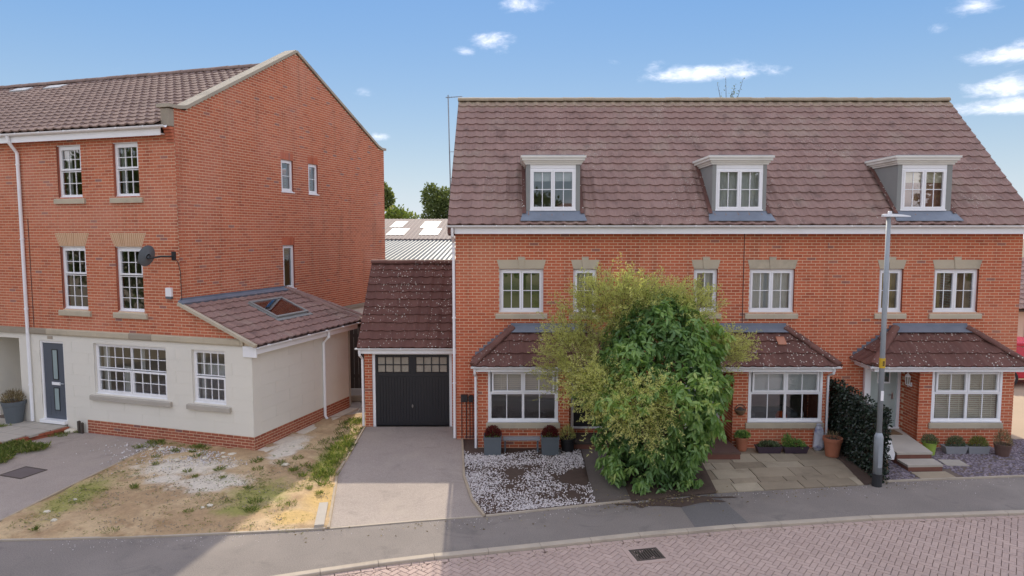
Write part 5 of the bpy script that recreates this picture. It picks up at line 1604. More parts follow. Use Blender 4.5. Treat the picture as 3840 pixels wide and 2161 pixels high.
d = thing('alarm_box', 'white burglar alarm box with dark lower panel on the brick front by the gable corner', 'alarm box', (*LW(-0.33, -0.008), 3.72), TH)
mb = MB(); mb.prism(Frame((0, 0, 0)), [(-0.09, 0.06), (0.09, 0.06), (0.09, 0.27), (0.08, 0.28), (-0.08, 0.28), (-0.09, 0.27)], 0.0, 0.06); mb.build('cover', 'upvc', d)
mb = MB(); mb.prism(Frame((0, 0, 0)), [(-0.08, 0.0), (0.08, 0.0), (0.09, 0.012), (0.09, 0.059), (-0.09, 0.059), (-0.09, 0.012)], 0.0, 0.062); mb.build('lower_panel', 'planter_grey', d)

# raised path of slabs to the grey door
def Lpoly(pts): return [LW(*p) for p in pts]
pth = poly_sheet('entrance_path', Lpoly([(-3.93, -0.02), (-3.95, -0.45), (-4.28, -1.65), (-4.85, -3.4), (-6.9, -3.4), (-6.9, 1.2), (-5.62, 1.2), (-5.62, -0.02)]), 0.125, 'bedding_sand')
random.seed(9)
for (c0, c1, r0, r1) in [(-4.95, -3.97, -0.5, -0.04), (-6.0, -4.97, -0.5, -0.04), (-4.92, -4.0, -1.05, -0.52), (-6.0, -4.94, -1.05, -0.52), (-5.1, -4.16, -1.62, -1.07), (-6.1, -5.12, -1.62, -1.07), (-5.3, -4.35, -2.2, -1.64), (-6.2, -5.32, -2.2, -1.64), (-5.5, -4.5, -2.8, -2.22), (-6.9, -6.02, -0.5, -0.04)]:
    q = Lpoly([(c0, r0), (c1, r0), (c1, r1), (c0, r1)])
    m = MB(); m.add([(*p, 0.10) for p in q] + [(*p, 0.155) for p in q], [(0, 1, 5, 4), (1, 2, 6, 5), (2, 3, 7, 6), (3, 0, 4, 7), (4, 5, 6, 7)], 0, random.uniform(.3, .7)); m.build('paving_slab', 'concrete', pth)
edge = [(-3.94, -0.05), (-3.96, -0.46), (-4.29, -1.66), (-4.86, -3.4)]
for a, b in zip(edge, edge[1:]):
    a3, b3 = Vector((*LW(*a), 0)), Vector((*LW(*b), 0)); dd = (b3 - a3); Ls = dd.length; dd.normalize()
    fe_ = Frame(a3, dd, Vector((-dd.y, dd.x, 0)), Z_)
    k = 0.0
    while k < Ls - 0.05:
        for j in range(2):
            m = MB(); m.box(fe_, k + 0.004, min(k + 0.221, Ls), 0.0, 0.06, 0.0 + j * 0.075 - 0.01, 0.062 + j * 0.075 - 0.01, 0, brick_tint()); m.build('edging_brick', 'brick_plinth', pth)
        k += 0.225

# ================================================================== garage
ga = thing('garage', 'small brick garage with black panelled door and steep brown tiled roof', 'garage', (-4.07, 18.60, 0))
bg_ = Brickwork(ga, 'brick')
gx = lambda x: x + 4.07
fr = Frame((0, 0, 0))
hole = (gx(-3.86), gx(-1.66), -0.1, 2.10)
GWD = gx(-1.455)
brick_wall('front_wall', ga, bg_, fr, GWD, -0.05, 2.16, [hole], 0.2)
mb = MB(); mb.prism(Frame((0, 0, 0), Y_, X_, Z_), [(0.205, -0.05), (3.9, -0.05), (3.9, 2.2), (1.9, 4.38), (0.205, 2.35)], 0.0, 0.2); mb.build('side_wall', 'brick_coursed', ga)
mb = MB(); mb.box(Frame((0, 3.9, 0)), 0.2, GWD, -0.2, 0.0, -0.05, 2.2); mb.build('rear_wall', 'brick_coursed', ga)
f = Frame((gx(-3.86), 0, 0)); DW = 2.20
m = MB(); m.box(f, 0, 0.075, -0.12, -0.02, -0.02, 2.10); m.box(f, DW - 0.075, DW, -0.12, -0.02, -0.02, 2.10); m.box(f, 0.075, DW - 0.075, -0.12, -0.02, 2.03, 2.10); m.build('door_frame', 'upvc', ga)
f = Frame((gx(-3.78), -0.0, 0)); DW = 2.04
m = MB()
# solid door with two window openings, ribbed below
wins = [(0.06, 0.92, 1.52, 1.95), (1.12, 1.98, 1.52, 1.95)]
grid_solid(m, f, DW, 0.02, 2.03, wins, -0.10, -0.06, 0, 0)
for i in range(24):
    u = 0.05 + i * (DW - 0.1) / 24
    m.box(f, u + 0.006, u + (DW - 0.1) / 24 - 0.012, -0.061, -0.046, 0.06, 1.40)
m.box(f, 0.0, DW, -0.061, -0.050, 1.43, 1.49)
m.box(f, DW / 2 - 0.03, DW / 2 + 0.03, -0.061, -0.05, 1.49, 2.02)
gd = m.build('garage_door', 'garage_black', ga)
for (a, b, c, d_) in wins:
    for i in range(4):
        for j in range(2):
            cw, ch = (b - a) / 4, (d_ - c) / 2
            m = MB(); m.box(f, a + i * cw + 0.012, a + (i + 1) * cw - 0.012, -0.09, -0.080, c + j * ch + 0.012, c + (j + 1) * ch - 0.012); m.build('pane', 'garage_pane', gd)
    m = MB()
    for i in range(1, 4): m.box(f, a + i * (b - a) / 4 - 0.012, a + i * (b - a) / 4 + 0.012, -0.095, -0.055, c, d_)
    m.box(f, a, b, -0.094, -0.056, (c + d_) / 2 - 0.012, (c + d_) / 2 + 0.012); m.build('glazing_bar', 'garage_black', gd)
m = MB(); m.tube([f.p(1.02, -0.045, 0.58), f.p(1.02, -0.02, 0.58)], 0.025, 8); m.tube([f.p(1.02, -0.02, 0.63), f.p(1.02, -0.02, 0.53)], 0.012, 6); m.build('handle', 'steel', gd)
sl = Slope((-0.13, -0.27, 2.245), X_, (0, 2.17, 2.20)); LG = math.hypot(2.17, 2.2)
mb = MB(); RW = GWD + 0.13 - 0.005
grid_solid(mb, sl.frame(), RW, 0.0, LG, [], -0.05, 0.0, 0, 0)
mb.add([(-0.13, 1.90, 4.445), (RW - 0.13, 1.90, 4.445), (RW - 0.13, 4.1, 2.2), (-0.13, 4.1, 2.2)], [(0, 1, 2, 3)])
gr = mb.build('roof', 'underlay', ga)
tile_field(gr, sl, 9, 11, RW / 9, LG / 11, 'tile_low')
ridge_run(gr, (-0.15, 1.90, 4.48), (RW - 0.13, 1.90, 4.48), 0.12, 0.45, 'tile_low')
m = MB(); V = [sl.p(-0.005, 0, -0.06), sl.p(-0.005, LG, -0.06), sl.p(-0.005, LG, 0.05), sl.p(-0.005, 0, 0.05)]; m.add(V, [(0, 1, 2, 3)]); m.build('verge', 'stone_dark', gr)
m = MB(); m.box(fr, -0.13, GWD, 0.17, 0.195, 2.09, 2.235); m.box(fr, -0.13, GWD, 0.01, 0.169, 2.165, 2.18); m.build('fascia', 'upvc', ga)
gutter(ga, fr, -0.2, GWD - 0.01, 2.25, 0.197, 0.05)
downpipe(ga, [(-0.08, -0.24, 2.2), (-0.08, -0.22, 2.05), (-0.045, -0.05, 1.92), (-0.045, -0.05, 0.05)], 0.034)
bg_.finish(300)
m = thing('alley_gate', 'dark boarded timber gate closing the gap between the lean-to and the garage', 'gate', (-5.2, 23.2, 0), R(4))
for i in range(11):
    b = MB(); b.box(Frame((0, 0, 0)), -0.82 + i * 0.15, -0.82 + i * 0.15 + 0.142, 0.0, 0.025, 0.03, 2.25 + random.uniform(-.01, .01)); b.build('board', 'timber_dark', m)
b = MB(); b.box(Frame((0, 0, 0)), -0.82, 0.83, -0.05, -0.001, 0.4, 0.5); b.box(Frame((0, 0, 0)), -0.82, 0.83, -0.05, -0.001, 1.8, 1.9); b.build('rail', 'timber_dark', m)
m = thing('timber_beam', 'pale timber beam lying on the ground in the alley beside the garage', 'beam', (-5.1, 21.6, 0.0), R(8))
b = MB(); b.prism(Frame((0, 0, 0)), [(-0.8, 0.0), (0.8, 0.0), (0.8, 0.15), (0.78, 0.17), (-0.78, 0.17), (-0.8, 0.15)], 0.0, 0.16); b.build('beam', 'timber_edge', m)

# ================================================================== steps, slabs
f0 = Frame((0, 0, 0))
def slab_step(root, pts, z0, z1, over, mat_top, brick=True):
    """concrete tread on a brick riser."""
    top = MB()
    top.add([(*p, z1 - 0.05) for p in pts] + [(*p, z1) for p in pts], [(0, 1, 5, 4), (1, 2, 6, 5), (2, 3, 7, 6), (3, 0, 4, 7), (4, 5, 6, 7), (3, 2, 1, 0)])
    top.build('tread', mat_top, root)
    c = Vector((sum(p[0] for p in pts) / 4, sum(p[1] for p in pts) / 4))
    q = [tuple(c + (Vector(p) - c) * (1 - over)) for p in pts]
    r = MB(); r.add([(*p, z0) for p in q] + [(*p, z1 - 0.051) for p in q], [(0, 1, 5, 4), (1, 2, 6, 5), (2, 3, 7, 6), (3, 0, 4, 7)]); r.build('riser', 'riser_brick', root)
st = thing('front_steps', 'pale concrete steps on brick risers up to the sage door by the lamp post', 'steps', (0, 0, 0))
slab_step(st, [(8.92, 15.45), (9.76, 15.47), (10.08, 17.43), (9.08, 17.43)], -0.02, 0.30, 0.03, 'concrete')
slab_step(st, [(8.92, 15.0), (9.74, 15.04), (9.76, 15.46), (8.92, 15.44)], -0.02, 0.16, 0.03, 'concrete')
sb = MB(); pts = [(8.94, 14.49), (9.76, 14.58), (9.75, 14.97), (8.95, 14.92)]
sb.add([(*p, 0.0) for p in pts] + [(*p, 0.032) for p in pts], [(0, 1, 5, 4), (1, 2, 6, 5), (2, 3, 7, 6), (3, 0, 4, 7), (4, 5, 6, 7)]); sb.build('slab', 'flagstone', st)
st = thing('door_step', 'low dark stone step at the sage door beside the flagstone patio', 'steps', (0, 0, 0))
slab_step(st, [(4.1, 15.83), (5.44, 15.83), (5.42, 17.43), (4.1, 17.43)], -0.02, 0.18, 0.02, 'planter_brown')
slab_step(st, [(4.3, 16.9), (5.40, 16.9), (5.40, 17.42), (4.3, 17.42)], 0.181, 0.31, 0.02, 'planter_brown')
st = thing('door_step', 'dark step in the shade behind the shrub at the first terrace door', 'steps', (0, 0, 0))
slab_step(st, [(1.50, 16.6), (2.75, 16.6), (2.75, 17.43), (1.50, 17.43)], -0.02, 0.18, 0.02, 'timber_dark')
m = MB(); m.prism(Frame((10.30, 15.56, 0.0), X_, Z_, Y_), [(-0.26, -0.20), (0.24, -0.22), (0.27, 0.20), (-0.22, 0.22)], 0.0, 0.03)
tag(m.build('stepping_stone', 'concrete', None), 'square pale stepping stone lying in the purple slate bed', 'stepping stone')
m = MB(); m.prism(Frame((9.55, 17.05, 0.30), X_, Z_, Y_), [(-0.3, -0.2), (0.3, -0.2), (0.3, 0.2), (-0.3, 0.2)], 0.001, 0.018); m.prism(Frame((9.55, 17.05, 0.30), X_, Z_, Y_), [(-0.24, -0.14), (0.24, -0.14), (0.24, 0.14), (-0.24, 0.14)], 0.0185, 0.024)
tag(m.build('doormat', 'mat_brown', None), 'brown coir doormat on the landing of the concrete steps', 'doormat')

# ================================================================== street lamp
LPX, LPY = 7.78, 14.17
lp = thing('street_lamp', 'tall grey steel lamp post with flat white lantern standing at the back of pavement', 'lamp post', (LPX, LPY, 0), 0)
m = MB(); m.lathe((0, 0, 0), [(0.10, 0.0), (0.10, 0.27)], 16); m.build('boot', 'rubber_dark', lp, smooth=False)
m = MB(); m.lathe((0, 0, 0), [(0.09, 0.271), (0.09, 1.06), (0.084, 1.09), (0.058, 1.16)], 20); o = m.build('base', 'grey_post', lp, smooth=True)
m = MB(); m.box(Frame((0, -0.088, 0)), -0.045, 0.045, 0.0, 0.006, 0.42, 0.88); m.build('access_door', 'grey_post', lp)
m = MB(); m.lathe((0, 0, 0), [(0.055, 1.161), (0.050, 3.6), (0.045, 5.70)], 16); m.build('column', 'grey_post', lp, smooth=True)
m = MB(); m.lathe((0, 0, 0), [(0.060, 2.55), (0.060, 2.76)], 16); yb = m.build('yellow_band', 'yellow_band', lp)
m = MB(); m.box(Frame((0.0, -0.055, 0)), -0.030, 0.030, 0.0, 0.008, 1.86, 2.07); m.build('number_plate', 'upvc', lp)
# small black number mark on the yellow band
m = MB(); fb = Frame((0, -0.0605, 2.60))
m.box(fb, -0.018, 0.018, 0.0, 0.003, 0.085, 0.10); m.box(fb, -0.018, -0.006, 0.0, 0.003, 0.015, 0.085); m.box(fb, 0.006, 0.018, 0.0, 0.003, 0.015, 0.085); m.box(fb, -0.018, 0.018, 0.0, 0.003, 0.0, 0.015); m.build('number_mark', 'black_metal', yb)
m = MB(); V = []; sect = [(-0.13, 0.05, 0.045), (-0.08, 0.085, 0.06), (0.05, 0.095, 0.06), (0.25, 0.085, 0.045), (0.43, 0.03, 0.022), (0.455, 0.008, 0.012)]
for (x, hw, ht) in sect:
    V += [(x, -hw, 5.70 + 0.012), (x, hw, 5.70 + 0.012), (x, hw * 0.8, 5.70 + ht + 0.01), (x, -hw * 0.8, 5.70 + ht + 0.01)]
fs = [(0, 1, 2, 3), tuple(len(V) - 4 + k for k in (3, 2, 1, 0))]
for i in range(len(sect) - 1):
    b = i * 4
    fs += [(b + k, b + 4 + k, b + 4 + (k + 1) % 4, b + (k + 1) % 4) for k in range(4)]
m.add(V, fs); lan = m.build('lantern', 'lamp_white', lp)
m = MB(); m.lathe((0.02, 0, 5.765), [(0.04, 0.0), (0.04, 0.05), (0.03, 0.06)], 12); m.build('photocell', 'lamp_white', lan)
m = MB(); m.box(Frame((0, 0, 5.705)), 0.0, 0.32, -0.06, 0.06, -0.002, 0.006); m.build('diffuser', 'obscured_pane', lan)

# television aerial on the terrace's left gable
ae = thing('television_aerial', 'thin metal television aerial mast rising beside the left end of the terrace roof', 'aerial', (-1.78, 19.5, 6.4))
m = MB(); m.tube([(0.04, 0, 0), (-0.01, 0, 2.82)], 0.016, 8); m.build('mast', 'grey_post', ae)
m = MB(); m.tube([(-0.08, 0.0, 2.75), (0.38, 0.1, 2.80)], 0.011, 6); m.build('boom', 'grey_post', ae)
for i in range(7):
    x = -0.04 + i * 0.065
    m = MB(); m.tube([(x, -0.10 + 0.025 * i, 2.755 + i * 0.007), (x + 0.0, 0.14 + 0.0 * i, 2.755 + i * 0.007)], 0.004, 5); m.build('element', 'grey_post', ae)
m = MB(); m.tube([(0.03, 0, 0.5), (0.27, 0.0, 0.5)], 0.012, 6); m.tube([(0.0, 0, 1.25), (0.25, 0.0, 1.25)], 0.008, 6); m.build('bracket', 'grey_post', ae)

# meter box with pipes on the first house's wall
mp = thing('service_pipes', 'thin black pipes below a dark meter box on the wall by the garage', 'pipes', (-1.15, 17.42, 0))
m = MB(); m.box(f0, -0.17, 0.0, 0.0, 0.10, 1.02, 1.20); m.build('meter_box', 'black_metal', mp)
m = MB(); m.prism(f0, [(0.03, 1.03), (0.13, 1.01), (0.16, 1.08), (0.15, 1.18), (0.06, 1.19), (0.02, 1.14)], 0.0, 0.11); m.build('junction_box', 'planter_black', mp)
for i, x in enumerate((-0.15, -0.03, 0.06, 0.14)):
    m = MB(); m.tube([(x, -0.05, 1.02), (x, -0.05, 0.05)], 0.012, 8); m.build('pipe', 'black_metal', mp)

# wall lanterns
for (x, y, z, lab) in ((10.11, 17.02, 1.50, 'white coach lantern on the porch wall by the doormat'), (5.49, 17.02, 1.42, 'white coach lantern on the porch wall behind the big shrub')):
    wl = thing('wall_lantern', lab, 'lantern', (x, y, z), 0)
    m = MB(); m.box(Frame((0, 0, 0)), -0.03, 0.0, -0.03, 0.03, 0.0, 0.10); m.tube([(-0.02, 0, 0.03), (-0.09, 0, 0.0), (-0.10, 0, 0.06)], 0.010, 6); m.build('bracket', 'upvc', wl)
    m = MB(); c = Vector((-0.10, 0, 0))
    for i in range(6):
        t = math.pi / 3 * i
        m.tube([c + Vector((0.045 * math.cos(t), 0.045 * math.sin(t), 0.06)), c + Vector((0.065 * math.cos(t), 0.065 * math.sin(t), 0.25))], 0.007, 5)
    m.lathe(c, [(0.05, 0.045), (0.05, 0.06)], 6); m.lathe(c, [(0.078, 0.25), (0.05, 0.30), (0.015, 0.335), (0.01, 0.36)], 6); m.build('cage', 'upvc', wl)
    m = MB(); m.lathe(c, [(0.043, 0.062), (0.060, 0.249)], 6); m.build('pane', 'garage_pane', wl)

# wall ornament on the middle bay
wo = thing('wall_ornament', 'round brown woven wall basket hung on the brick beside the bay window', 'ornament', (5.68, 16.685, 0.85))
m = MB(); m.lathe((0, 0, 0), [(0.02, 0.0), (0.08, 0.02), (0.13, 0.10), (0.14, 0.14)], 14); m.build('basket', 'wood', wo)
m = MB(); m.tube([(0.13 * math.cos(t * math.pi / 10), 0.0, 0.14 + 0.13 * math.sin(t * math.pi / 10)) for t in range(11)], 0.010, 6); m.lathe((0, 0, 0.12), [(0.10, 0.0), (0.11, 0.03), (0.06, 0.07), (0.02, 0.09)], 12); m.build('rim', 'timber_dark', wo)

# ================================================================== pots and plants
def blob_leaves(n, c, r, spread_up=0.6):
    """positions through a squashed ball, directions mostly outward and up."""
    d = RNG.normal(size=(n, 3)); d /= np.linalg.norm(d, axis=1, keepdims=True)
    d[:, 2] = np.abs(d[:, 2]) * 0.9 - 0.1
    rad = RNG.uniform(0.35, 1.0, (n, 1)) ** 0.6
    p = np.array(c) + d * rad * np.array(r)
    dr = d + np.array([0, 0, spread_up]) + RNG.normal(scale=0.35, size=(n, 3))
    return p, dr
def plant_in(root, c, r, n, L, W, mat, up=0.6, name='plant', stems=8):
    p, dr = blob_leaves(n, c, r, up)
    o = leaf_cloud(name, p, dr, RNG.uniform(0.6, 1.3, n) * L, RNG.uniform(0.7, 1.2, n) * W, RNG.random(n), mat, root)
    m = MB()
    for k in range(stems):
        t = random.uniform(0, 6.28); rr = random.uniform(.2, .8)
        m.tube([(c[0] + 0.2 * r[0] * math.cos(t), c[1] + 0.2 * r[1] * math.sin(t), c[2] - 0.04), (c[0] + r[0] * rr * math.cos(t), c[1] + r[1] * rr * math.sin(t), c[2] + r[2] * random.uniform(.5, .95))], 0.005, 4)
    m.build('stem', 'bark', o)
    return o
def round_pot(name, label, loc, r0, r1, h, mat, group=None, rim=True):
    t = thing(name, label, 'pot', (*loc, 0.02), 0, group)
    prof = [(r0, 0.0), (r0 + (r1 - r0) * 0.8, h * 0.8), (r1 * (1.03 if rim else 0.99), h * 0.82), (r1 * 1.05, h), (r1 * 0.94, h), (r1 * 0.90, h - 0.05)]
    m = MB(); m.lathe((0, 0, 0), prof, 24); m.build('pot', mat, t, smooth=False)
    m = MB(); m.lathe((0, 0, 0), [(r1 * 0.9, h - 0.051), (r1 * 0.5, h - 0.035), (0.01, h - 0.03)], 18); m.build('soil', 'bark_soil', t)
    return t
def box_pot(name, label, loc, w, d, h, mat, taper=0.0, group=None, rz=0):
    t = thing(name, label, 'planter', (*loc, 0.015), rz, group)
    m = MB()
    b0 = [(-w / 2 + taper, -d / 2 + taper / 2), (w / 2 - taper, -d / 2 + taper / 2), (w / 2 - taper, d / 2 - taper / 2), (-w / 2 + taper, d / 2 - taper / 2)]
    b1 = [(-w / 2, -d / 2), (w / 2, -d / 2), (w / 2, d / 2), (-w / 2, d / 2)]
    b2 = [(x * 1.04, y * 1.05) for x, y in b1]; b3 = [(x * 0.92, y * 0.88) for x, y in b1]
    V = [(*p, 0.0) for p in b0] + [(*p, h * 0.86) for p in b1] + [(*p, h * 0.86) for p in b2] + [(*p, h) for p in b2] + [(*p, h) for p in b3] + [(*p, h - 0.05) for p in b3]
    fs = [(3, 2, 1, 0)]
    for k in range(5):
        fs += [(4 * k + i, 4 * k + (i + 1) % 4, 4 * k + 4 + (i + 1) % 4, 4 * k + 4 + i) for i in range(4)]
    m.add(V, fs); m.build('pot', mat, t)
    m = MB(); m.add([(*p, h - 0.045) for p in b3], [(0, 1, 2, 3)]); m.build('soil', 'bark_soil', t)
    return t
for x, lab in ((-0.47, 'square slate grey planter of red heather at the garage end of the gravel bed'), (0.925, 'square slate grey planter of red heather next to the black pot')):
    t = box_pot('planter', lab, (x, 16.3), 0.42, 0.40, 0.44, 'planter_grey', 0.01)
    plant_in(t, (0, 0, 0.46), (0.20, 0.19, 0.26), 1500, 0.045, 0.014, 'heather_leaf', 0.8)
    p, dr = blob_leaves(160, (0, 0, 0.42), (0.2, 0.19, 0.1)); leaf_cloud('foliage', p, dr, 0.05, 0.02, RNG.random(160), 'laurel_leaf', t)
# low white bench rail between the two planters
bn_ = thing('bench', 'narrow grey plank bench in front of the brick below the first bay', 'bench', (0.23, 16.42, 0.015))
m = MB(); m.box(f0, -0.46, 0.46, -0.1, 0.1, 0.30, 0.35); m.build('seat', 'planter_pale', bn_)
for s in (-1, 1):
    m = MB(); m.box(f0, s * 0.40 - 0.02, s * 0.40 + 0.02, -0.08, 0.08, 0.0, 0.299); m.build('leg', 'planter_grey', bn_)
t = round_pot('plant_pot', 'round black pot with yellow green sprigs beside a red heather planter', (1.37, 16.45), 0.14, 0.18, 0.33, 'planter_black')
plant_in(t, (0, 0, 0.32), (0.20, 0.18, 0.40), 420, 0.07, 0.012, 'feather_leaf', 1.6)
t = round_pot('plant_pot', 'small terracotta pot of green leaves at the corner of the middle bay', (5.68, 16.5), 0.11, 0.165, 0.34, 'terracotta')
plant_in(t, (0, 0, 0.33), (0.16, 0.15, 0.17), 260, 0.08, 0.045, 'laurel_leaf', 0.5)
for x, lab, up in ((6.28, 'plum plastic trough of low green herbs on the patio by the terracotta pot', 0.16), (6.93, 'plum plastic trough with one taller sprig nearest the blue bag', 0.20)):
    t = box_pot('trough', lab, (x, 16.35), 0.60, 0.22, 0.16, 'planter_plum', 0.04)
    plant_in(t, (0, 0, 0.15), (0.28, 0.10, up), 620, 0.06, 0.022, 'sage_leaf' if up < 0.18 else 'laurel_leaf', 0.7)
    if up > 0.18:
        p, dr = blob_leaves(260, (-0.18, 0, 0.2), (0.14, 0.1, 0.30)); leaf_cloud('foliage', p, dr, 0.07, 0.02, RNG.random(260), 'laurel_leaf', t)
t = round_pot('plant_pot', 'large terracotta pot with a withered plant in front of the dark hedge screen', (7.72, 16.08), 0.15, 0.215, 0.45, 'terracotta')
plant_in(t, (0, 0, 0.43), (0.20, 0.18, 0.20), 90, 0.08, 0.01, 'dry_leaf', 1.0, stems=10)
t = thing('plastic_bag', 'crumpled blue and white plastic compost bag against the wall behind terracotta pot', 'bag', (7.60, 16.56, 0.015))
m = MB(); prof = []
nb_ = 14
V = []
for j, (rr, z) in enumerate([(0.10, 0.0), (0.14, 0.08), (0.13, 0.25), (0.12, 0.42), (0.09, 0.54), (0.05, 0.60), (0.07, 0.64)]):
    for k in range(nb_):
        q = rr * random.uniform(0.8, 1.15); V.append((q * math.cos(6.283 * k / nb_), 0.7 * q * math.sin(6.283 * k / nb_), z + random.uniform(-.012, .012)))
m.add(V, [(j * nb_ + k, j * nb_ + (k + 1) % nb_, (j + 1) * nb_ + (k + 1) % nb_, (j + 1) * nb_ + k) for j in range(6) for k in range(nb_)] + [tuple(6 * nb_ + k for k in range(nb_))]); m.build('sack', 'bag_plastic', t)
t = round_pot('plant_pot', 'lime green pot of sage at the foot of the bay beside the steps', (10.13, 16.2), 0.12, 0.155, 0.30, 'planter_lime', rim=False)
plant_in(t, (0, 0, 0.30), (0.20, 0.18, 0.24), 900, 0.035, 0.012, 'sage_leaf', 0.6)
for x, lab, nn in ((10.80, 'grey trough of bushy lavender closest to the lime green pot', 'sage_leaf'), (11.35, 'grey trough of bushy green herb closest to the brown pot', 'grass_leaf')):
    t = box_pot('trough', lab, (x, 16.3), 0.54, 0.22, 0.19, 'planter_pale', 0.04)
    plant_in(t, (0.03, 0, 0.18), (0.24, 0.12, 0.28), 900, 0.06, 0.010, nn, 1.2)
t = round_pot('plant_pot', 'brown glazed pot of dry grassy stems near the end of the terrace', (11.85, 16.12), 0.14, 0.18, 0.28, 'planter_brown')
plant_in(t, (0, 0, 0.28), (0.20, 0.18, 0.42), 520, 0.09, 0.008, 'dry_leaf', 1.6)
t = round_pot('plant_pot', 'small pot of yellow green foliage half hidden by the hedge at the landing', (8.98, 16.75), 0.09, 0.12, 0.18, 'planter_lime', rim=False)
t.location.z = 0.30
plant_in(t, (0, 0, 0.17), (0.16, 0.15, 0.22), 420, 0.06, 0.016, 'grass_leaf', 0.7)
t = round_pot('plant_pot', 'tall dark tapered pot of dry grass by the recessed porch of the neighbour house', LW(-5.66, -0.22), 0.20, 0.29, 0.60, 'planter_grey', rim=False)
t.location.z = 0.155
plant_in(t, (0, 0, 0.58), (0.28, 0.26, 0.36), 600, 0.12, 0.012, 'dry_leaf', 1.3)
# white notice board and green can by the hedge end
t = thing('garden_sign', 'small white board leaning between the lamp post and the front steps', 'board', (8.42, 14.95, 0.02), R(-8))
m = MB(); m.prism(Frame((0, 0, 0)), [(-0.06, 0.30), (0.13, 0.30), (0.15, 0.42), (0.06, 0.72), (-0.06, 0.74)], 0.0, 0.025); m.build('board', 'upvc', t)
m = MB(); m.box(Frame((0, 0, 0)), -0.01, 0.02, -0.02, -0.001, 0.0, 0.6); m.build('stake', 'wood', t)
t = thing('watering_can', 'pale green plastic watering can behind the lamp post beside the slate bed', 'watering can', (8.36, 15.25, 0.02))
m = MB(); m.lathe((0, 0, 0), [(0.10, 0.0), (0.105, 0.22), (0.09, 0.26), (0.07, 0.265)], 16); m.build('body', 'door_sage', t)
m = MB(); m.tube([(0.09, 0, 0.06), (0.20, 0, 0.20), (0.24, 0, 0.28)], [0.022, 0.014, 0.012], 8); m.build('spout', 'door_sage', t)
m = MB(); m.tube([(-0.10, 0, 0.08), (-0.17, 0, 0.16), (-0.12, 0, 0.26), (0.0, 0, 0.33), (0.06, 0, 0.27)], 0.011, 6); m.build('handle', 'door_sage', t)

# furniture seen through the middle bay
def inside_thing(nm, lab, cat, loc): return thing(nm, lab, cat, loc)
t = thing('armchair', 'grey armchair inside the middle bay window behind the orange cushion', 'armchair', (6.75, 17.75, 0.15))
m = MB(); m.box(f0, -0.45, 0.45, -0.4, 0.4, 0.1, 0.42); m.build('seat', 'sofa_grey', t)
m = MB(); m.prism(Frame((0, 0.3, 0)), [(-0.45, 0.42), (0.45, 0.42), (0.42, 0.88), (0.3, 0.95), (-0.3, 0.95), (-0.42, 0.88)], -0.12, 0.0); m.build('backrest', 'sofa_grey', t)
for s in (-1, 1):
    m = MB(); m.box(f0, s * 0.55 - 0.09, s * 0.55 + 0.09, -0.4, 0.4, 0.1, 0.58); m.build('arm', 'sofa_grey', t)
m = MB(); m.lathe((6.85, 17.05, 0.62), [(0.02, 0.0), (0.12, 0.03), (0.14, 0.12), (0.10, 0.22), (0.02, 0.25)], 14)
tag(m.build('cushion', 'cushion_orange', None, smooth=True), 'bright orange round cushion on the inner sill of the middle bay window', 'cushion')
m = MB(); m.box(Frame((6.6, 17.05, 0.55)), -0.95, 1.0, -0.3, 0.28, 0.0, 0.07)
tag(m.build('window_seat', 'sofa_grey', None), 'low grey ledge inside the middle bay window under the cushion', 'ledge')
t = thing('vase', 'small white ceramic figure inside the right pane of the middle bay window', 'ornament', (7.36, 17.0, 0.62))
m = MB(); m.lathe((0, 0, 0), [(0.05, 0.0), (0.055, 0.05), (0.03, 0.12), (0.045, 0.16), (0.02, 0.24), (0.005, 0.28)], 12); m.build('body', 'white_ceramic', t, smooth=True)
t = thing('side_table', 'small dark wooden side table inside the left pane of the middle bay window', 'table', (6.05, 17.6, 0.15))
m = MB(); m.lathe((0, 0, 0), [(0.22, 0.83), (0.22, 0.86)], 16); m.build('top', 'wood', t)
for k in range(3):
    m = MB(); a = k * 2.094; m.tube([(0.16 * math.cos(a), 0.16 * math.sin(a), 0.0), (0.12 * math.cos(a), 0.12 * math.sin(a), 0.83)], 0.018, 6); m.build('leg', 'wood', t)

# ================================================================== dark hedge screen between the two front gardens
hs = thing('hedge_screen', 'dark green ivy screen dividing the flagstone patio from the slate bed', 'hedge', (8.02, 14.42, 0))
n = 6500
u = RNG.random(n); side = RNG.random(n)
Ax, Ay, Bx, By = 0.0, 0.0, 0.20, 2.85
hgt = 1.50 + 0.12 * u + 0.03 * np.sin(u * 23)
z = RNG.random(n) ** 0.9 * hgt + 0.03
off = np.where(side < 0.62, -0.10, 0.10) + RNG.normal(scale=0.03, size=n)
px_ = Ax + (Bx - Ax) * u + off; py_ = Ay + (By - Ay) * u
endm = RNG.random(n) < 0.07
py_ = np.where(endm, -0.05 + RNG.normal(scale=0.03, size=n), py_); px_ = np.where(endm, RNG.uniform(-0.1, 0.1, n), px_)
topm = RNG.random(n) < 0.07
z = np.where(topm, hgt + RNG.normal(scale=0.025, size=n), z)
dr = np.stack([np.sign(off) * RNG.uniform(0.2, 0.9, n), RNG.normal(scale=0.6, size=n) - endm * 1.0, -RNG.uniform(0.1, 0.9, n) + topm * 1.2], 1)
leaf_cloud('foliage', np.stack([px_, py_, z], 1), dr, RNG.uniform(0.045, 0.075, n), RNG.uniform(0.035, 0.055, n), np.clip(RNG.random(n) ** 2.2 * 1.1, 0, 1), 'ivy_leaf', hs, kind='stuff')
m = MB(); m.prism(Frame((0, 0, 0), Vector((Bx, By, 0)).normalized(), None, Z_), [(0.02, 0.02), (2.83, 0.02), (2.83, 1.58), (0.02, 1.46)], -0.06, 0.06); m.build('panel', 'timber_dark', hs)
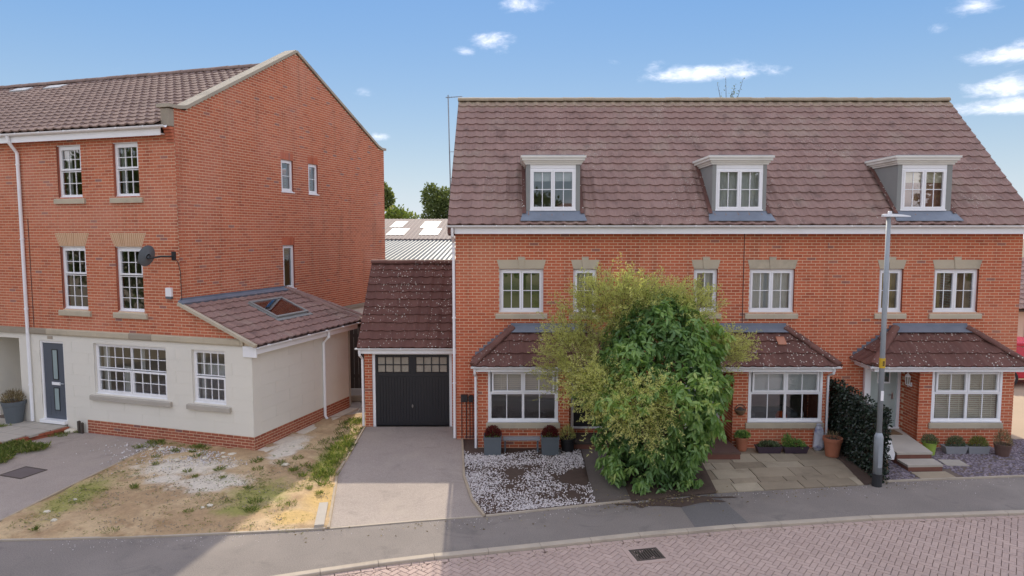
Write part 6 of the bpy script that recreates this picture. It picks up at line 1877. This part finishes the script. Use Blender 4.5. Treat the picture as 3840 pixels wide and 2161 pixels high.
for q in (0.03, 0.97):
    m = MB(); m.tube([(Bx * q, By * q, 0), (Bx * q, By * q, 1.5)], 0.035, 8); m.build('post', 'timber_dark', hs)

# ================================================================== the big shrub: laurel with a feathery golden shrub through it
lc = Vector((3.16, 14.72))
def laurel_radius(z):
    zs = [0.05, 0.5, 1.0, 1.6, 2.3, 2.9, 3.4, 3.8, 4.15]; rs = [1.08, 1.18, 1.36, 1.55, 1.58, 1.44, 1.16, 0.82, 0.3]
    return np.interp(z, zs, rs)
la = thing('laurel_shrub', 'tall dense laurel with broad glossy leaves growing at the edge of the pavement', 'shrub', (lc.x, lc.y, 0))
ncl = 1900
zc = RNG.uniform(0.06, 4.12, ncl * 2)
zc = zc[RNG.random(ncl * 2) < (laurel_radius(zc) / 1.55 + 0.1)][:ncl]
ncl = len(zc)
th = RNG.uniform(0, 2 * np.pi, ncl)
rad = laurel_radius(zc)
lump = np.array([mnoise.noise(Vector((math.cos(t) * 1.6, math.sin(t) * 1.6, zz * 1.25))) for t, zz in zip(th, zc)])
hol = np.array([mnoise.noise(Vector((math.cos(t) * 2.9 + 7, math.sin(t) * 2.9, zz * 2.3))) for t, zz in zip(th, zc)])
rad = rad * (0.93 + 0.40 * lump) * RNG.uniform(0.84, 1.05, ncl) * np.where(hol < -0.22, 0.78, 1.0)
cx, cy = rad * np.cos(th), rad * np.sin(th) * 0.95
P_, D_, T_, L_ = [], [], [], []
for i in range(ncl):
    o_ = np.array([math.cos(th[i]), math.sin(th[i]) * 0.9, 0.15])
    nl = RNG.integers(8, 13)
    axis = o_ * 0.7 + np.array([0, 0, 0.55]) + RNG.normal(scale=0.3, size=3); axis /= np.linalg.norm(axis)
    base_t = np.clip(0.50 + 0.45 * lump[i] + 0.12 * (zc[i] - 2.0) / 2.0 + RNG.normal(scale=0.10), 0, 0.92)
    for k in range(nl):
        a = RNG.normal(size=3); a -= axis * a.dot(axis); a /= np.linalg.norm(a)
        d_ = a * RNG.uniform(0.7, 1.1) + axis * RNG.uniform(-0.1, 0.6) + np.array([0, 0, -RNG.uniform(0.15, 0.75) - (0.45 if zc[i] < 2.0 else 0.0)])
        P_.append(np.array([cx[i], cy[i], zc[i]]) + axis * RNG.uniform(-0.10, 0.03)); D_.append(d_)
        T_.append(np.clip(base_t + RNG.normal(scale=0.12) + (0.25 if k == 0 and RNG.random() < 0.3 else 0), 0, 1)); L_.append(RNG.uniform(0.09, 0.20))
P_, D_, T_, L_ = np.array(P_), np.array(D_), np.array(T_), np.array(L_)
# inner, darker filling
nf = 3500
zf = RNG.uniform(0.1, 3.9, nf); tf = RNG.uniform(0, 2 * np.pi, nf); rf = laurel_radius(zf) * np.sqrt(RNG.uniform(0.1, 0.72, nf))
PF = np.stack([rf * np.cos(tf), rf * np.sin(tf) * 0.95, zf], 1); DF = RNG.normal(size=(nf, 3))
# the leaves that show largest are objects of their own
vw = np.array([P_[:, 0] + lc.x, P_[:, 1] + lc.y, P_[:, 2] - 5.4]).T
order = np.argsort(np.linalg.norm(vw, axis=1) - 4.0 * L_)
sel = order[:300]; rest_ = order[300:]
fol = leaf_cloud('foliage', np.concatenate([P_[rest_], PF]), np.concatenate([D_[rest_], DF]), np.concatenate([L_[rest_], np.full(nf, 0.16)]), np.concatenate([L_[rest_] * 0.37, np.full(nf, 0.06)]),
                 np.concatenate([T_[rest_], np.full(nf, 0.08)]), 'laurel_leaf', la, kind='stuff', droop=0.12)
pool = []
for i in range(8):
    o = leaf_cloud('leaf', [(0, 0, 0)], [(0, 1, 0)], 0.14, 0.052, 0.15 + 0.1 * i, 'laurel_leaf', None, droop=0.12)
    pool.append(o.data); bpy.data.objects.remove(o)
for i in sel:
    o = bpy.data.objects.new('leaf', pool[min(7, max(0, int((T_[i] - 0.1) * 10)))]); COL.objects.link(o); o.parent = fol
    o.location = P_[i]; o.rotation_euler = Vector(D_[i]).to_track_quat('Y', 'Z').to_euler(); o.scale = (L_[i] / 0.14,) * 3
m = MB()
for k in range(14):
    a = k * 0.7; m.tube([(0.12 * math.cos(a), 0.12 * math.sin(a), 0.0), (0.35 * math.cos(a + .3), 0.35 * math.sin(a + .3), 1.2), (0.8 * math.cos(a + .2), 0.7 * math.sin(a + .2), 2.6 + 0.12 * k)], [0.045, 0.03, 0.012], 6)
m.build('stem', 'bark', la)

fe = thing('feathery_shrub', 'airy yellow green shrub with fine feathery sprays spilling round the laurel', 'shrub', (2.35, 14.95, 0))
sprays = []
clus = [  # centre, radii, count, brightness
    ((1.36, 14.65, 2.75), (0.78, 0.55, 1.05), 330, 0.42), ((2.45, 14.7, 3.72), (1.45, 0.6, 0.55), 400, 0.55), ((1.95, 13.95, 2.15), (0.80, 0.35, 0.58), 230, 0.78),
    ((4.62, 14.8, 2.78), (0.58, 0.35, 0.36), 120, 0.55), ((2.50, 13.45, 1.72), (0.72, 0.18, 0.55), 120, 0.86), ((3.75, 14.7, 3.72), (0.68, 0.5, 0.55), 170, 0.6), ((2.75, 13.35, 2.2), (0.45, 0.15, 0.4), 50, 0.9), ((2.3, 14.4, 4.05), (1.1, 0.4, 0.42), 130, 0.6)]
LP_, LD_, LL_, LT_ = [], [], [], []
tw = MB()
rootp = np.array([2.5, 14.95, 1.2])
for (c, r, cnt, br) in clus:
    for k in range(cnt):
        d_ = RNG.normal(size=3); d_ /= np.linalg.norm(d_)
        p0 = np.array(c) + d_ * np.array(r) * RNG.uniform(0.1, 0.85) ** 0.6
        out = p0 - rootp; out /= np.linalg.norm(out)
        dirn = out * 0.7 + d_ * 0.4 + np.array([0, 0, 0.25 if c[2] > 2.5 else -0.1]) + RNG.normal(scale=0.3, size=3); dirn /= np.linalg.norm(dirn)
        Ls = RNG.uniform(0.25, 0.66)
        sag = RNG.uniform(0.05, 0.35)
        pts = [p0 + dirn * Ls * t - np.array([0, 0, sag * Ls * t * t]) for t in np.linspace(0, 1, 5)]
        tw.tube([tuple(q - np.array([2.35, 14.95, 0])) for q in (pts[0], pts[2], pts[4])], [0.004, 0.003, 0.0015], 3, cap=False)
        bt = np.clip(br + RNG.normal(scale=0.14), 0, 1)
        for s in range(13):
            t = (s + 0.5) / 13
            q = p0 + dirn * Ls * t - np.array([0, 0, sag * Ls * t * t])
            sd_ = np.cross(dirn, RNG.normal(size=3)); sd_ /= np.linalg.norm(sd_)
            tl = 0.11 * (1 - 0.6 * t)
            for e in range(5):
                qq = q + (sd_ + dirn * 0.5) * tl * (e + 1) / 5
                LP_.append(qq); LD_.append(sd_ * 0.4 + dirn * 0.6 + RNG.normal(scale=0.6, size=3)); LL_.append(RNG.uniform(0.022, 0.042)); LT_.append(np.clip(bt + RNG.normal(scale=0.12) + 0.10 * t, 0, 1))
LP_ = np.array(LP_) - np.array([2.35, 14.95, 0])
leaf_cloud('foliage', LP_, np.array(LD_), np.array(LL_), np.array(LL_) * 0.42, np.array(LT_), 'feather_leaf', fe, kind='stuff')
tw.build('twigs', 'bark', fe, kind='stuff')
m = MB()
for (c, r, cnt, br) in clus:
    q = np.array(c) - np.array([2.35, 14.95, 0]); m.tube([(0.1, 0.1, 0.0), tuple(q * np.array([0.35, 0.35, 0.5])), tuple(q * np.array([0.8, 0.8, 0.92]))], [0.035, 0.022, 0.008], 6)
m.build('stem', 'bark', fe)
# leaf litter under the shrub
n = 260
pp = np.stack([RNG.normal(3.0, 0.7, n), 13.5 + RNG.normal(0, 0.22, n) + 0.12, np.full(n, 0.014)], 1); pp[:, 1] = 13.42 + (pp[:, 0] - 3) * 0.2 + RNG.normal(0, 0.20, n)
o = leaf_cloud('leaf_litter', pp, np.concatenate([RNG.normal(size=(n, 2)), RNG.normal(scale=.15, size=(n, 1))], 1), 0.05, 0.022, RNG.random(n), 'dry_leaf', None, kind='stuff')
tag(o, 'dry fallen leaves on the pavement below the laurel', 'leaf litter')

# ================================================================== grass, weeds, rubble on the plot
def grass(name, label, spots, mat='grass_leaf', kind='stuff', cat='grass'):
    P, D, L, T = [], [], [], []
    for (x, y, z, r, n, h) in spots:
        for _ in range(n):
            a, q = RNG.uniform(0, 6.283), r * math.sqrt(RNG.random())
            P.append((x + q * math.cos(a), y + q * math.sin(a), z)); D.append((RNG.normal(scale=.45) + 0.3 * math.cos(a), RNG.normal(scale=.45) + 0.3 * math.sin(a), 1.0)); L.append(h * RNG.uniform(.5, 1.3)); T.append(RNG.random())
    o = leaf_cloud(name, np.array(P), np.array(D), np.array(L), np.array(L) * 0.09 + 0.004, np.array(T), mat, None, kind=kind, droop=0.2)
    return tag(o, label, cat)
sp = []
for k in range(130):
    t = random.random(); y = 14.0 + t * 5.4
    x = np.interp(y, [13.47, 14.85, 16.74, 18.6, 20], [-3.72, -3.98, -4.06, -4.2, -4.3]) - abs(random.gauss(0, 0.26))
    sp.append((x, y, 0.02, 0.12, 26, random.uniform(0.06, 0.17)))
grass('grass_verge', 'rough grass and weeds growing along the left edge of the garage driveway', sp)
sp = [(*LW(random.uniform(-4.1, -3.0) - 0.0, random.uniform(-2.7, -1.4)), 0.01, 0.15, 70, 0.19) for _ in range(40)] + [(*LW(random.uniform(-4.5, -3.6), random.uniform(-3.1, -2.2)), 0.01, 0.13, 60, 0.16) for _ in range(20)]
grass('lawn_patch', 'lush green grass tuft between the entrance path and the left driveway', sp)
grass('weed_clump', 'low green weeds at the end of the raised slab path', [(*LW(-3.72 + random.uniform(-.25, .3), -0.35 + random.uniform(-.25, .3)), 0.02, 0.1, 40, 0.08) for _ in range(10)], cat='weeds')
grass('weed_strip', 'green weeds along the brick plinth of the cream rendered wall', [(*LW(random.uniform(-1.0, 1.1), -0.16 - abs(random.gauss(0, .12)) - (0.35 if random.random() < .3 else 0)), 0.03, 0.09, 34, random.uniform(.05, .12)) for _ in range(34)], cat='weeds')
grass('porch_grass', 'small patch of grass in front of the tall dark pot by the porch', [(*LW(-5.75 + random.uniform(-.4, .4), -0.62 + random.uniform(-.1, .1)), 0.155, 0.08, 26, 0.07) for _ in range(10)])
tuf = [(-5.35, 15.45), (-5.75, 15.05), (-5.05, 15.75), (-4.75, 15.3), (-4.6, 14.6), (-6.95, 14.55), (-7.25, 14.9), (-6.3, 14.5), (-7.9, 13.9), (-5.1, 13.15), (-5.0, 12.75), (-4.35, 13.05), (-3.95, 13.6), (-4.25, 13.9), (-8.6, 11.9), (-7.2, 11.85), (-6.2, 12.7), (-4.9, 14.95), (-6.6, 15.0), (-8.2, 15.35), (-8.5, 15.9), (-5.5, 13.9), (-5.95, 15.55)]
for i, (x, y) in enumerate(tuf):
    o = grass('grass_tuft', 'small separate tuft of grass growing on the bare sandy plot', [(x, y, 0.045, random.uniform(.05, .14), 60, random.uniform(.06, .13))], kind=None, cat='grass tuft')
    o['group'] = 'grass tufts on the bare plot'
# thin matted grass and moss over the mossy and clay parts of the plot
P, D, L, T = [], [], [], []
for _ in range(5200):
    x, y = RNG.uniform(-9.2, -3.6), RNG.uniform(11.75, 17.0)
    if x < -9.5 + (y - 12) * 0.1 or x > -3.45 - (y - 12.05) * 0.15: continue
    lx = (x - MX) * math.cos(TH) + (y - MY) * math.sin(TH); ly = -(x - MX) * math.sin(TH) + (y - MY) * math.cos(TH)
    if ly > -0.1 and lx < EXW + 0.35: continue
    w_ = math.exp(-((x + 8.9) / .6) ** 2 - ((y - 13.6) / 1.4) ** 2) + math.exp(-((x + 5.2) / .9) ** 2 - ((y - 13.6) / 1.0) ** 2) + math.exp(-((x + 4.5) / .5) ** 2 - ((y - 15.8) / 1.6) ** 2) + 0.10
    w_ *= 0.4 + 1.6 * max(0.0, mnoise.fractal(Vector((x * 1.7, y * 1.7, 9.0)), 1.0, 2.0, 4) + 0.25)
    if RNG.random() > w_: continue
    for k in range(5):
        P.append((x + RNG.normal(0, .03), y + RNG.normal(0, .03), 0.035)); D.append((RNG.normal(), RNG.normal(), 0.55)); L.append(RNG.uniform(.025, .06)); T.append(RNG.uniform(0.2, 1.0))
o = leaf_cloud('plot_grass', np.array(P), np.array(D), np.array(L), np.array(L) * 0.16, np.array(T), 'grass_leaf', None, kind='stuff', droop=0.2)
tag(o, 'thin matted grass and moss spread over the bare sandy plot', 'grass')
def rock(x, y, s, mat='chalk'):
    bm = bmesh.new(); bmesh.ops.create_icosphere(bm, subdivisions=2, radius=1.0)
    for v in bm.verts:
        k = 1 + 0.35 * mnoise.noise(v.co * 1.7 + Vector((x * 5, y * 5, 0))); v.co = Vector((v.co.x * s * k * 1.25, v.co.y * s * k, max(v.co.z, -0.3) * s * k * 0.6))
    me = bpy.data.meshes.new('rock'); bm.to_mesh(me); bm.free(); me.materials.append(MATS[mat])
    o = link('rock', me); o.location = (x, y, 0.03); return o
for (x, y, s) in [(*LW(1.75, -0.42), 0.09), (*LW(1.45, -0.38), 0.05), (*LW(-0.2, -0.62), 0.07), (*LW(-0.45, -0.70), 0.05), (*LW(0.1, -0.55), 0.06), (-5.25, 15.4, 0.08), (-7.9, 15.7, 0.06), (-6.9, 15.95, 0.05), (-7.3, 15.85, 0.06), (-8.95, 12.75, 0.05), (-8.8, 13.35, 0.035), (-5.95, 13.05, 0.05), (-6.05, 12.95, 0.035), (-8.55, 12.35, 0.05)]:
    o = rock(x, y, s); tag(o, 'pale lump of chalky rubble lying on the bare plot', 'rock', 'rubble on the bare plot')
o = rock(*LW(-3.75, -0.12), 0.13); tag(o, 'flat pale rock beside the raised path at the grey door', 'rock')
def rubble_pick():
    x, y = LW(random.gauss(0.5, 0.9), -0.35 - abs(random.gauss(0, 0.55)))
    return (x, y, 0.03)
rb = scatter_stones('rubble', 1100, rubble_pick, 0.017, 'white_stone', None)
tag(rb, 'fine white rubble spread along the plinth of the cream house', 'rubble')
def crumb_pick():
    x, y = random.uniform(-9.2, -3.6), random.uniform(11.9, 15.8)
    return (x, y, 0.025) if x > -9.4 + (y - 12) * 0.1 and x < -3.4 - (y - 12) * 0.17 else None
tag(scatter_stones('soil_crumbs', 2600, crumb_pick, 0.013, 'flagstone', None), 'small stones and crumbs of clay over the bare plot', 'stones')
def grit_pick():
    x = random.uniform(-5.5, 12.5)
    for a, b in zip(KERB, KERB[1:]):
        if a[0] <= x <= b[0]:
            y = a[1] + (b[1] - a[1]) * (x - a[0]) / (b[0] - a[0]); return (x, y - 0.05 - abs(random.gauss(0, 0.10)), -0.026)
tag(scatter_stones('road_grit', 700, grit_pick, 0.008, 'flagstone', None), 'fine grit gathered in the road channel along the kerb', 'grit')
def pave_pick():
    x = random.uniform(-8.0, 11.0); y = np.interp(x, [p[0] for p in BACK], [p[1] for p in BACK]) - abs(random.gauss(0, 0.22)) - 0.03
    return (x, y, 0.003)
tag(scatter_stones('pavement_grit', 500, pave_pick, 0.007, 'white_stone', None), 'scattered grit and crumbs along the back edge of the pavement', 'grit')
n = 150
pp = np.stack([RNG.uniform(-4, 9, n), np.zeros(n), np.full(n, 0.008)], 1); pp[:, 1] = np.interp(pp[:, 0], [p[0] for p in BACK], [p[1] for p in BACK]) - np.abs(RNG.normal(0, 0.35, n))
o = leaf_cloud('fallen_leaves', pp, np.concatenate([RNG.normal(size=(n, 2)), RNG.normal(scale=.15, size=(n, 1))], 1), 0.045, 0.022, RNG.random(n), 'dry_leaf', None, kind='stuff')
tag(o, 'a few brown fallen leaves scattered along the asphalt pavement', 'leaf litter')
st_ = thing('timber_stub', 'two short dark timber posts standing at the corner of the raised path', 'post', (*LW(-3.42, -0.10), 0.0), TH)
for dx, h in ((-0.05, 0.34), (0.05, 0.30)):
    m = MB(); m.prism(Frame((dx, 0, 0)), [(-0.035, 0.0), (0.035, 0.0), (0.035, h - 0.02), (0.0, h), (-0.035, h - 0.01)], -0.03, 0.03); m.build('post', 'timber_dark', st_)

# ================================================================== background beyond the garage
sh = thing('industrial_shed', 'long shed with brown sheet roof and white rooflights behind the houses', 'shed', (-6.0, 38.0, 0))
m = MB(); m.add([(-14, 0, 5.0), (10, 0, 5.0), (10, 8, 6.26), (-14, 8, 6.26), (-14, 0, 4.93), (10, 0, 4.93)], [(0, 1, 2, 3), (4, 5, 1, 0)]); m.add([(-14, 8, 6.26), (10, 8, 6.26), (10, 16, 5.0), (-14, 16, 5.0)], [(0, 1, 2, 3)]); rf_ = m.build('roof', 'shed_roof', sh)
for i in range(60):
    pass
m = MB()
for i in range(96):
    x = -14 + i * 0.25; V = [(x, -0.02, 5.005), (x + 0.06, -0.02, 5.03), (x + 0.12, -0.02, 5.005), (x, 8, 6.265), (x + 0.06, 8, 6.29), (x + 0.12, 8, 6.265)]
    m.add(V, [(0, 1, 4, 3), (1, 2, 5, 4)])
m.build('roof_ribs', 'shed_roof', rf_, kind='stuff')
for (xa, xb, v0, v1) in ((-1.55, -0.75, 0.52, 0.84), (-1.25, -0.2, 0.16, 0.46), (0.35, 1.4, 0.50, 0.84), (0.65, 1.75, 0.16, 0.46), (2.4, 3.4, 0.5, 0.84), (-3.5, -2.6, 0.5, 0.84)):
    m = MB(); z = lambda v: 5.0 + 1.26 * v + 0.035; m.add([(xa, 8 * v0, z(v0)), (xb, 8 * v0, z(v0)), (xb, 8 * v1, z(v1)), (xa, 8 * v1, z(v1))], [(0, 1, 2, 3)]); m.build('rooflight', 'rooflight', rf_)
m = MB(); m.box(f0, -14, 10, -0.2, -0.05, 4.0, 4.93); m.box(f0, -14, 10, -16, -15.8, 0, 4.9); m.box(f0, -14, 10, -0.2, -0.05, 0.0, 3.99); m.build('wall', 'shed_green', sh)
m = MB(); m.tube([(-14, -0.12, 4.9), (10, -0.12, 4.9)], 0.07, 6); m.tube([(2.6, -0.12, 4.9), (2.6, -0.12, 3.0)], 0.05, 6); m.build('gutter', 'planter_grey', sh)
cs = thing('corrugated_shed', 'low shed with pale ribbed metal roof just behind the garage', 'shed', (-5.0, 27.0, 0))
m = MB(); n = 150; V = []
for i in range(n * 2 + 1):
    x = -7 + i * 0.05; h = 0.0 if (i // 2) % 2 else 0.075
    V += [(x, 0, 4.12 + h), (x, 10, 4.86 + h)]
m.add(V, [(2 * i, 2 * i + 2, 2 * i + 3, 2 * i + 1) for i in range(n * 2)]); m.build('roof', 'corrugated', cs)
m = MB(); m.box(f0, -7, 8, -0.2, -0.05, 0, 4.1); m.box(f0, -7, 8, -10, -9.9, 0, 4.84); m.box(f0, -7, -6.9, -9.9, -0.2, 0, 4.1); m.build('wall', 'shed_green', cs)

def tree(name, label, loc, h, crown_r, n, tall=1.0, group=None, leaf=0.16, mat='tree_leaf', seed=0, cat='tree', lobes=9):
    t = thing(name, label, cat, loc, 0, group)
    rs = random.Random(seed); g = np.random.default_rng(seed + 5)
    m = MB(); m.tube([(0, 0, 0), (0.05, 0.02, h * 0.3), (0.0, 0.05, h * 0.6), (0.05, 0, h * 0.85)], [0.05 * h * 0.5, 0.03 * h * 0.55, 0.02 * h * 0.5, 0.01 * h * 0.3], 8); m.build('trunk', 'bark', t)
    cs_ = []
    m = MB()
    for k in range(lobes):
        a = rs.uniform(0, 6.283); e = rs.uniform(0.30, 0.95); rr = crown_r * (1.15 - 0.75 * abs(e - 0.45) * 1.4) * rs.uniform(0.35, 0.75)
        c = (rr * math.cos(a), rr * math.sin(a), h * e)
        cs_.append((c, crown_r * rs.uniform(0.32, 0.52)))
        m.tube([(0, 0, h * e * 0.55), (c[0] * 0.5, c[1] * 0.5, h * e * 0.8), c], [0.03 * h * 0.4, 0.02 * h * 0.3, 0.01], 5)
    m.build('limb', 'bark', t)
    P, D, T = [], [], []
    per = n // len(cs_)
    for (c, r) in cs_:
        d = g.normal(size=(per, 3)); d /= np.linalg.norm(d, axis=1, keepdims=True)
        q = np.array(c) + d * r * (g.uniform(0.25, 1.08, (per, 1)) ** 0.5) * np.array([1, 1, tall])
        q += g.normal(scale=0.06 * r, size=(per, 3)); P.append(q); D.append(d + g.normal(scale=0.6, size=(per, 3)) + np.array([0, 0, 0.1])); T.append(np.clip(rs.uniform(.25, .7) + g.normal(scale=0.17, size=per), 0, 1))
    leaf_cloud('crown', np.concatenate(P), np.concatenate(D), g.uniform(.7, 1.3, per * len(cs_)) * leaf, g.uniform(.7, 1.3, per * len(cs_)) * leaf * 0.55, np.concatenate(T), mat, t)
    return t
tree('tree', 'slender tree with feathery top right behind the corner house gable', (-11.3, 58, 0), 9.6, 1.7, 5200, 1.5, 'trees beyond the sheds', 0.30, seed=1)
tree('tree', 'rounded grey green tree standing above the brown shed roof', (-6.9, 66, 0), 9.3, 2.3, 6500, 1.35, 'trees beyond the sheds', 0.28, seed=2, lobes=11)
tree('tree', 'low bushy yellow green tree above the middle of the brown shed', (-8.9, 55, 0), 7.3, 1.8, 4200, 1.1, 'trees beyond the sheds', 0.26, mat='grass_leaf', seed=3)
tree('tree', 'low spreading tree at the right of the shed gap behind the terrace', (-4.7, 60, 0), 7.3, 2.2, 4200, 1.0, 'trees beyond the sheds', 0.26, seed=4)
tree('tree', 'broad bush between the feathery tree and the rounded tree', (-10.0, 61, 0), 7.6, 2.1, 4200, 1.0, 'trees beyond the sheds', 0.26, mat='grass_leaf', seed=6)
# tips of a tree just showing over the terrace ridge
tp = thing('treetop', 'thin leafy twigs of a tree just showing above the terrace ridge', 'tree', (7.3, 23.5, 0))
m = MB(); m.tube([(0, 0, 0), (0.0, 0.2, 6.0), (0.1, 0.2, 9.5)], [0.14, 0.09, 0.03], 7); m.build('trunk', 'bark', tp)
m = MB(); tips = []
for (dx, top, bx) in ((-0.35, 10.42, 0.0), (-0.12, 10.62, 0.05), (0.12, 10.22, 0.1), (0.42, 10.55, 0.1), (0.2, 10.35, 0.05), (0.05, 10.15, 0.1)):
    m.tube([(bx, 0.2, 9.3), (bx + dx * 0.6, 0.15, 9.9), (bx + dx, 0.1, top)], [0.02, 0.010, 0.004], 5)
    for k in range(9): tips.append((bx + dx * (0.6 + 0.05 * k) + random.uniform(-.05, .05), 0.1 + random.uniform(-.05, .05), 9.9 + (top - 9.9) * k / 8))
m.build('limb', 'bark', tp)
leaf_cloud('crown', np.array(tips), RNG.normal(size=(len(tips), 3)), 0.07, 0.03, RNG.random(len(tips)), 'tree_leaf', tp)

# right of the terrace: a low pink house and a red car in the side yard
ph = thing('pink_house', 'low pink rendered house with tiled roof beyond the end of the terrace', 'house', (22.6, 30, 0))
m = MB(); m.box(f0, -0.6, 8, -6, 0.0, -0.05, 2.15); m.build('wall', 'pink_render', ph)
m = MB(); m.prism(Frame((0, 0, 0), Y_, X_, Z_), [(-0.35, 2.0), (3.0, 4.1), (6.3, 2.0), (6.3, 1.92), (-0.35, 1.92)], -0.9, 8.2); rr_ = m.build('roof', 'underlay', ph)
s_ = Slope((-0.9, -0.38, 2.03), X_, (0, 3.35, 2.1)); tile_field(rr_, s_, 12, 11, 0.3, 0.357, 'tile')
for x in (1.5, 4.5):
    window(ph, Frame((x, 0, 0.9)), 1.2, 1.0, CASE2, depth=0.02)
m = MB(); m.box(f0, 0.1, 0.9, 0.0, 0.03, 0.0, 1.95); m.build('door', 'door_grey', ph)
m = MB(); m.box(f0, -0.62, -0.5, 0.0, 0.05, 1.2, 1.4); m.build('meter_box', 'tile_low', ph)
car = thing('parked_car', 'red hatchback parked in the sandy yard past the end of the terrace', 'car', (18.6, 24.3, 0), 0)
def car_body(mb, prof, hw, inset):
    k = len(prof)
    V = [(x, -hw + (inset if z > 0.95 else 0), z) for x, z in prof] + [(x, hw - (inset if z > 0.95 else 0), z) for x, z in prof]
    mb.add(V, [tuple(range(k)), tuple(range(2 * k - 1, k - 1, -1))] + [(i, k + i, k + (i + 1) % k, (i + 1) % k) for i in range(k)])
m = MB(); car_body(m, [(-2.0, 0.3), (-1.98, 0.62), (-1.9, 0.86), (-1.82, 1.0), (-1.5, 1.47), (-1.2, 1.55), (0.2, 1.54), (0.75, 1.36), (1.15, 1.0), (1.85, 0.86), (2.02, 0.62), (2.0, 0.3)], 0.88, 0.14)
bd = m.build('body', 'car_red', car)
bv = bd.modifiers.new('bevel', 'BEVEL'); bv.width = 0.05; bv.segments = 3
for s in (-1, 1):
    y = s * 0.755
    m = MB(); m.add([(-1.42, y, 1.06), (-0.38, y, 1.06), (-0.38, y - s * 0.0, 1.42), (-1.22, y, 1.42)], [(0, 1, 2, 3)]); m.build('side_window', 'glass_frosted', car)
    m = MB(); m.add([(-0.3, y, 1.06), (0.9, y, 1.06), (0.55, y, 1.34), (-0.3, y, 1.44)], [(0, 1, 2, 3)]); m.build('side_window', 'glass_frosted', car)
    for x in (-1.3, 1.3):
        m = MB(); m.tube([(x, s * 0.70, 0.31), (x, s * 0.90, 0.31)], 0.31, 20); w_ = m.build('wheel', 'rubber_dark', car); m = MB(); m.tube([(x, s * 0.89, 0.31), (x, s * 0.91, 0.31)], 0.20, 14); m.build('rim', 'steel', w_)
    m = MB(); m.box(Frame((0, 0, 0)), 1.80, 1.96, s * 0.6 - 0.16, s * 0.6 + 0.16, 0.66, 0.80); m.build('headlight', 'lamp_white', car)
    m = MB(); m.box(Frame((0, 0, 0)), -2.0, -1.9, s * 0.7 - 0.10, s * 0.7 + 0.10, 0.70, 0.98); m.build('tail_light', 'car_red', car)

# ================================================================== across the road, seen only as reflections in the windows
for k, (x, y, h, r) in enumerate([(-22, -24, 10.0, 3.8), (-11, -27, 11.5, 4.2), (1.0, -25, 9.0, 3.6), (9.5, -27, 11.0, 4.0), (20, -24, 10.5, 3.8), (-27, 3, 10.0, 3.6), (-33, -4, 11.0, 4.0), (-31, 9, 9.5, 3.4), (-38, 3, 11.0, 4.0), (31, -12, 10.0, 3.8), (39, -17, 10.5, 3.8)]):
    tree('street_tree', 'leafy green tree across the road, mirrored in the windows', (x, y, -0.1), h, r, 3600, 1.0, 'trees across the road', 0.42, seed=20 + k, lobes=13)
for x in (-11.0, 6.0):
    hh = thing('opposite_house', 'plain brick house across the road, mirrored in the windows', 'house', (x * 1.5, -36, -0.1), 0, 'houses across the road')
    m = MB(); m.box(f0, -4.5, 4.5, -0.1, 7.0, 0, 5.2); m.build('wall', 'brick_coursed', hh)
    m = MB(); m.prism(Frame((0, 0, 0), Y_, X_, Z_), [(-7.4, 5.1), (-3.4, 8.6), (0.5, 5.1)], -4.7, 4.7); m.build('roof', 'tile', hh)
    for wx in (-2.6, 1.6):
        for wz in (0.9, 3.3):
            m = MB(); m.box(f0, wx, wx + 1.2, -0.14, -0.101, wz, wz + 1.1); m.build('window', 'upvc', hh)
lw_ = poly_sheet('front_lawn', [(-40, -30), (40, -30), (40, -6), (-40, -6)], -0.06, 'earth')
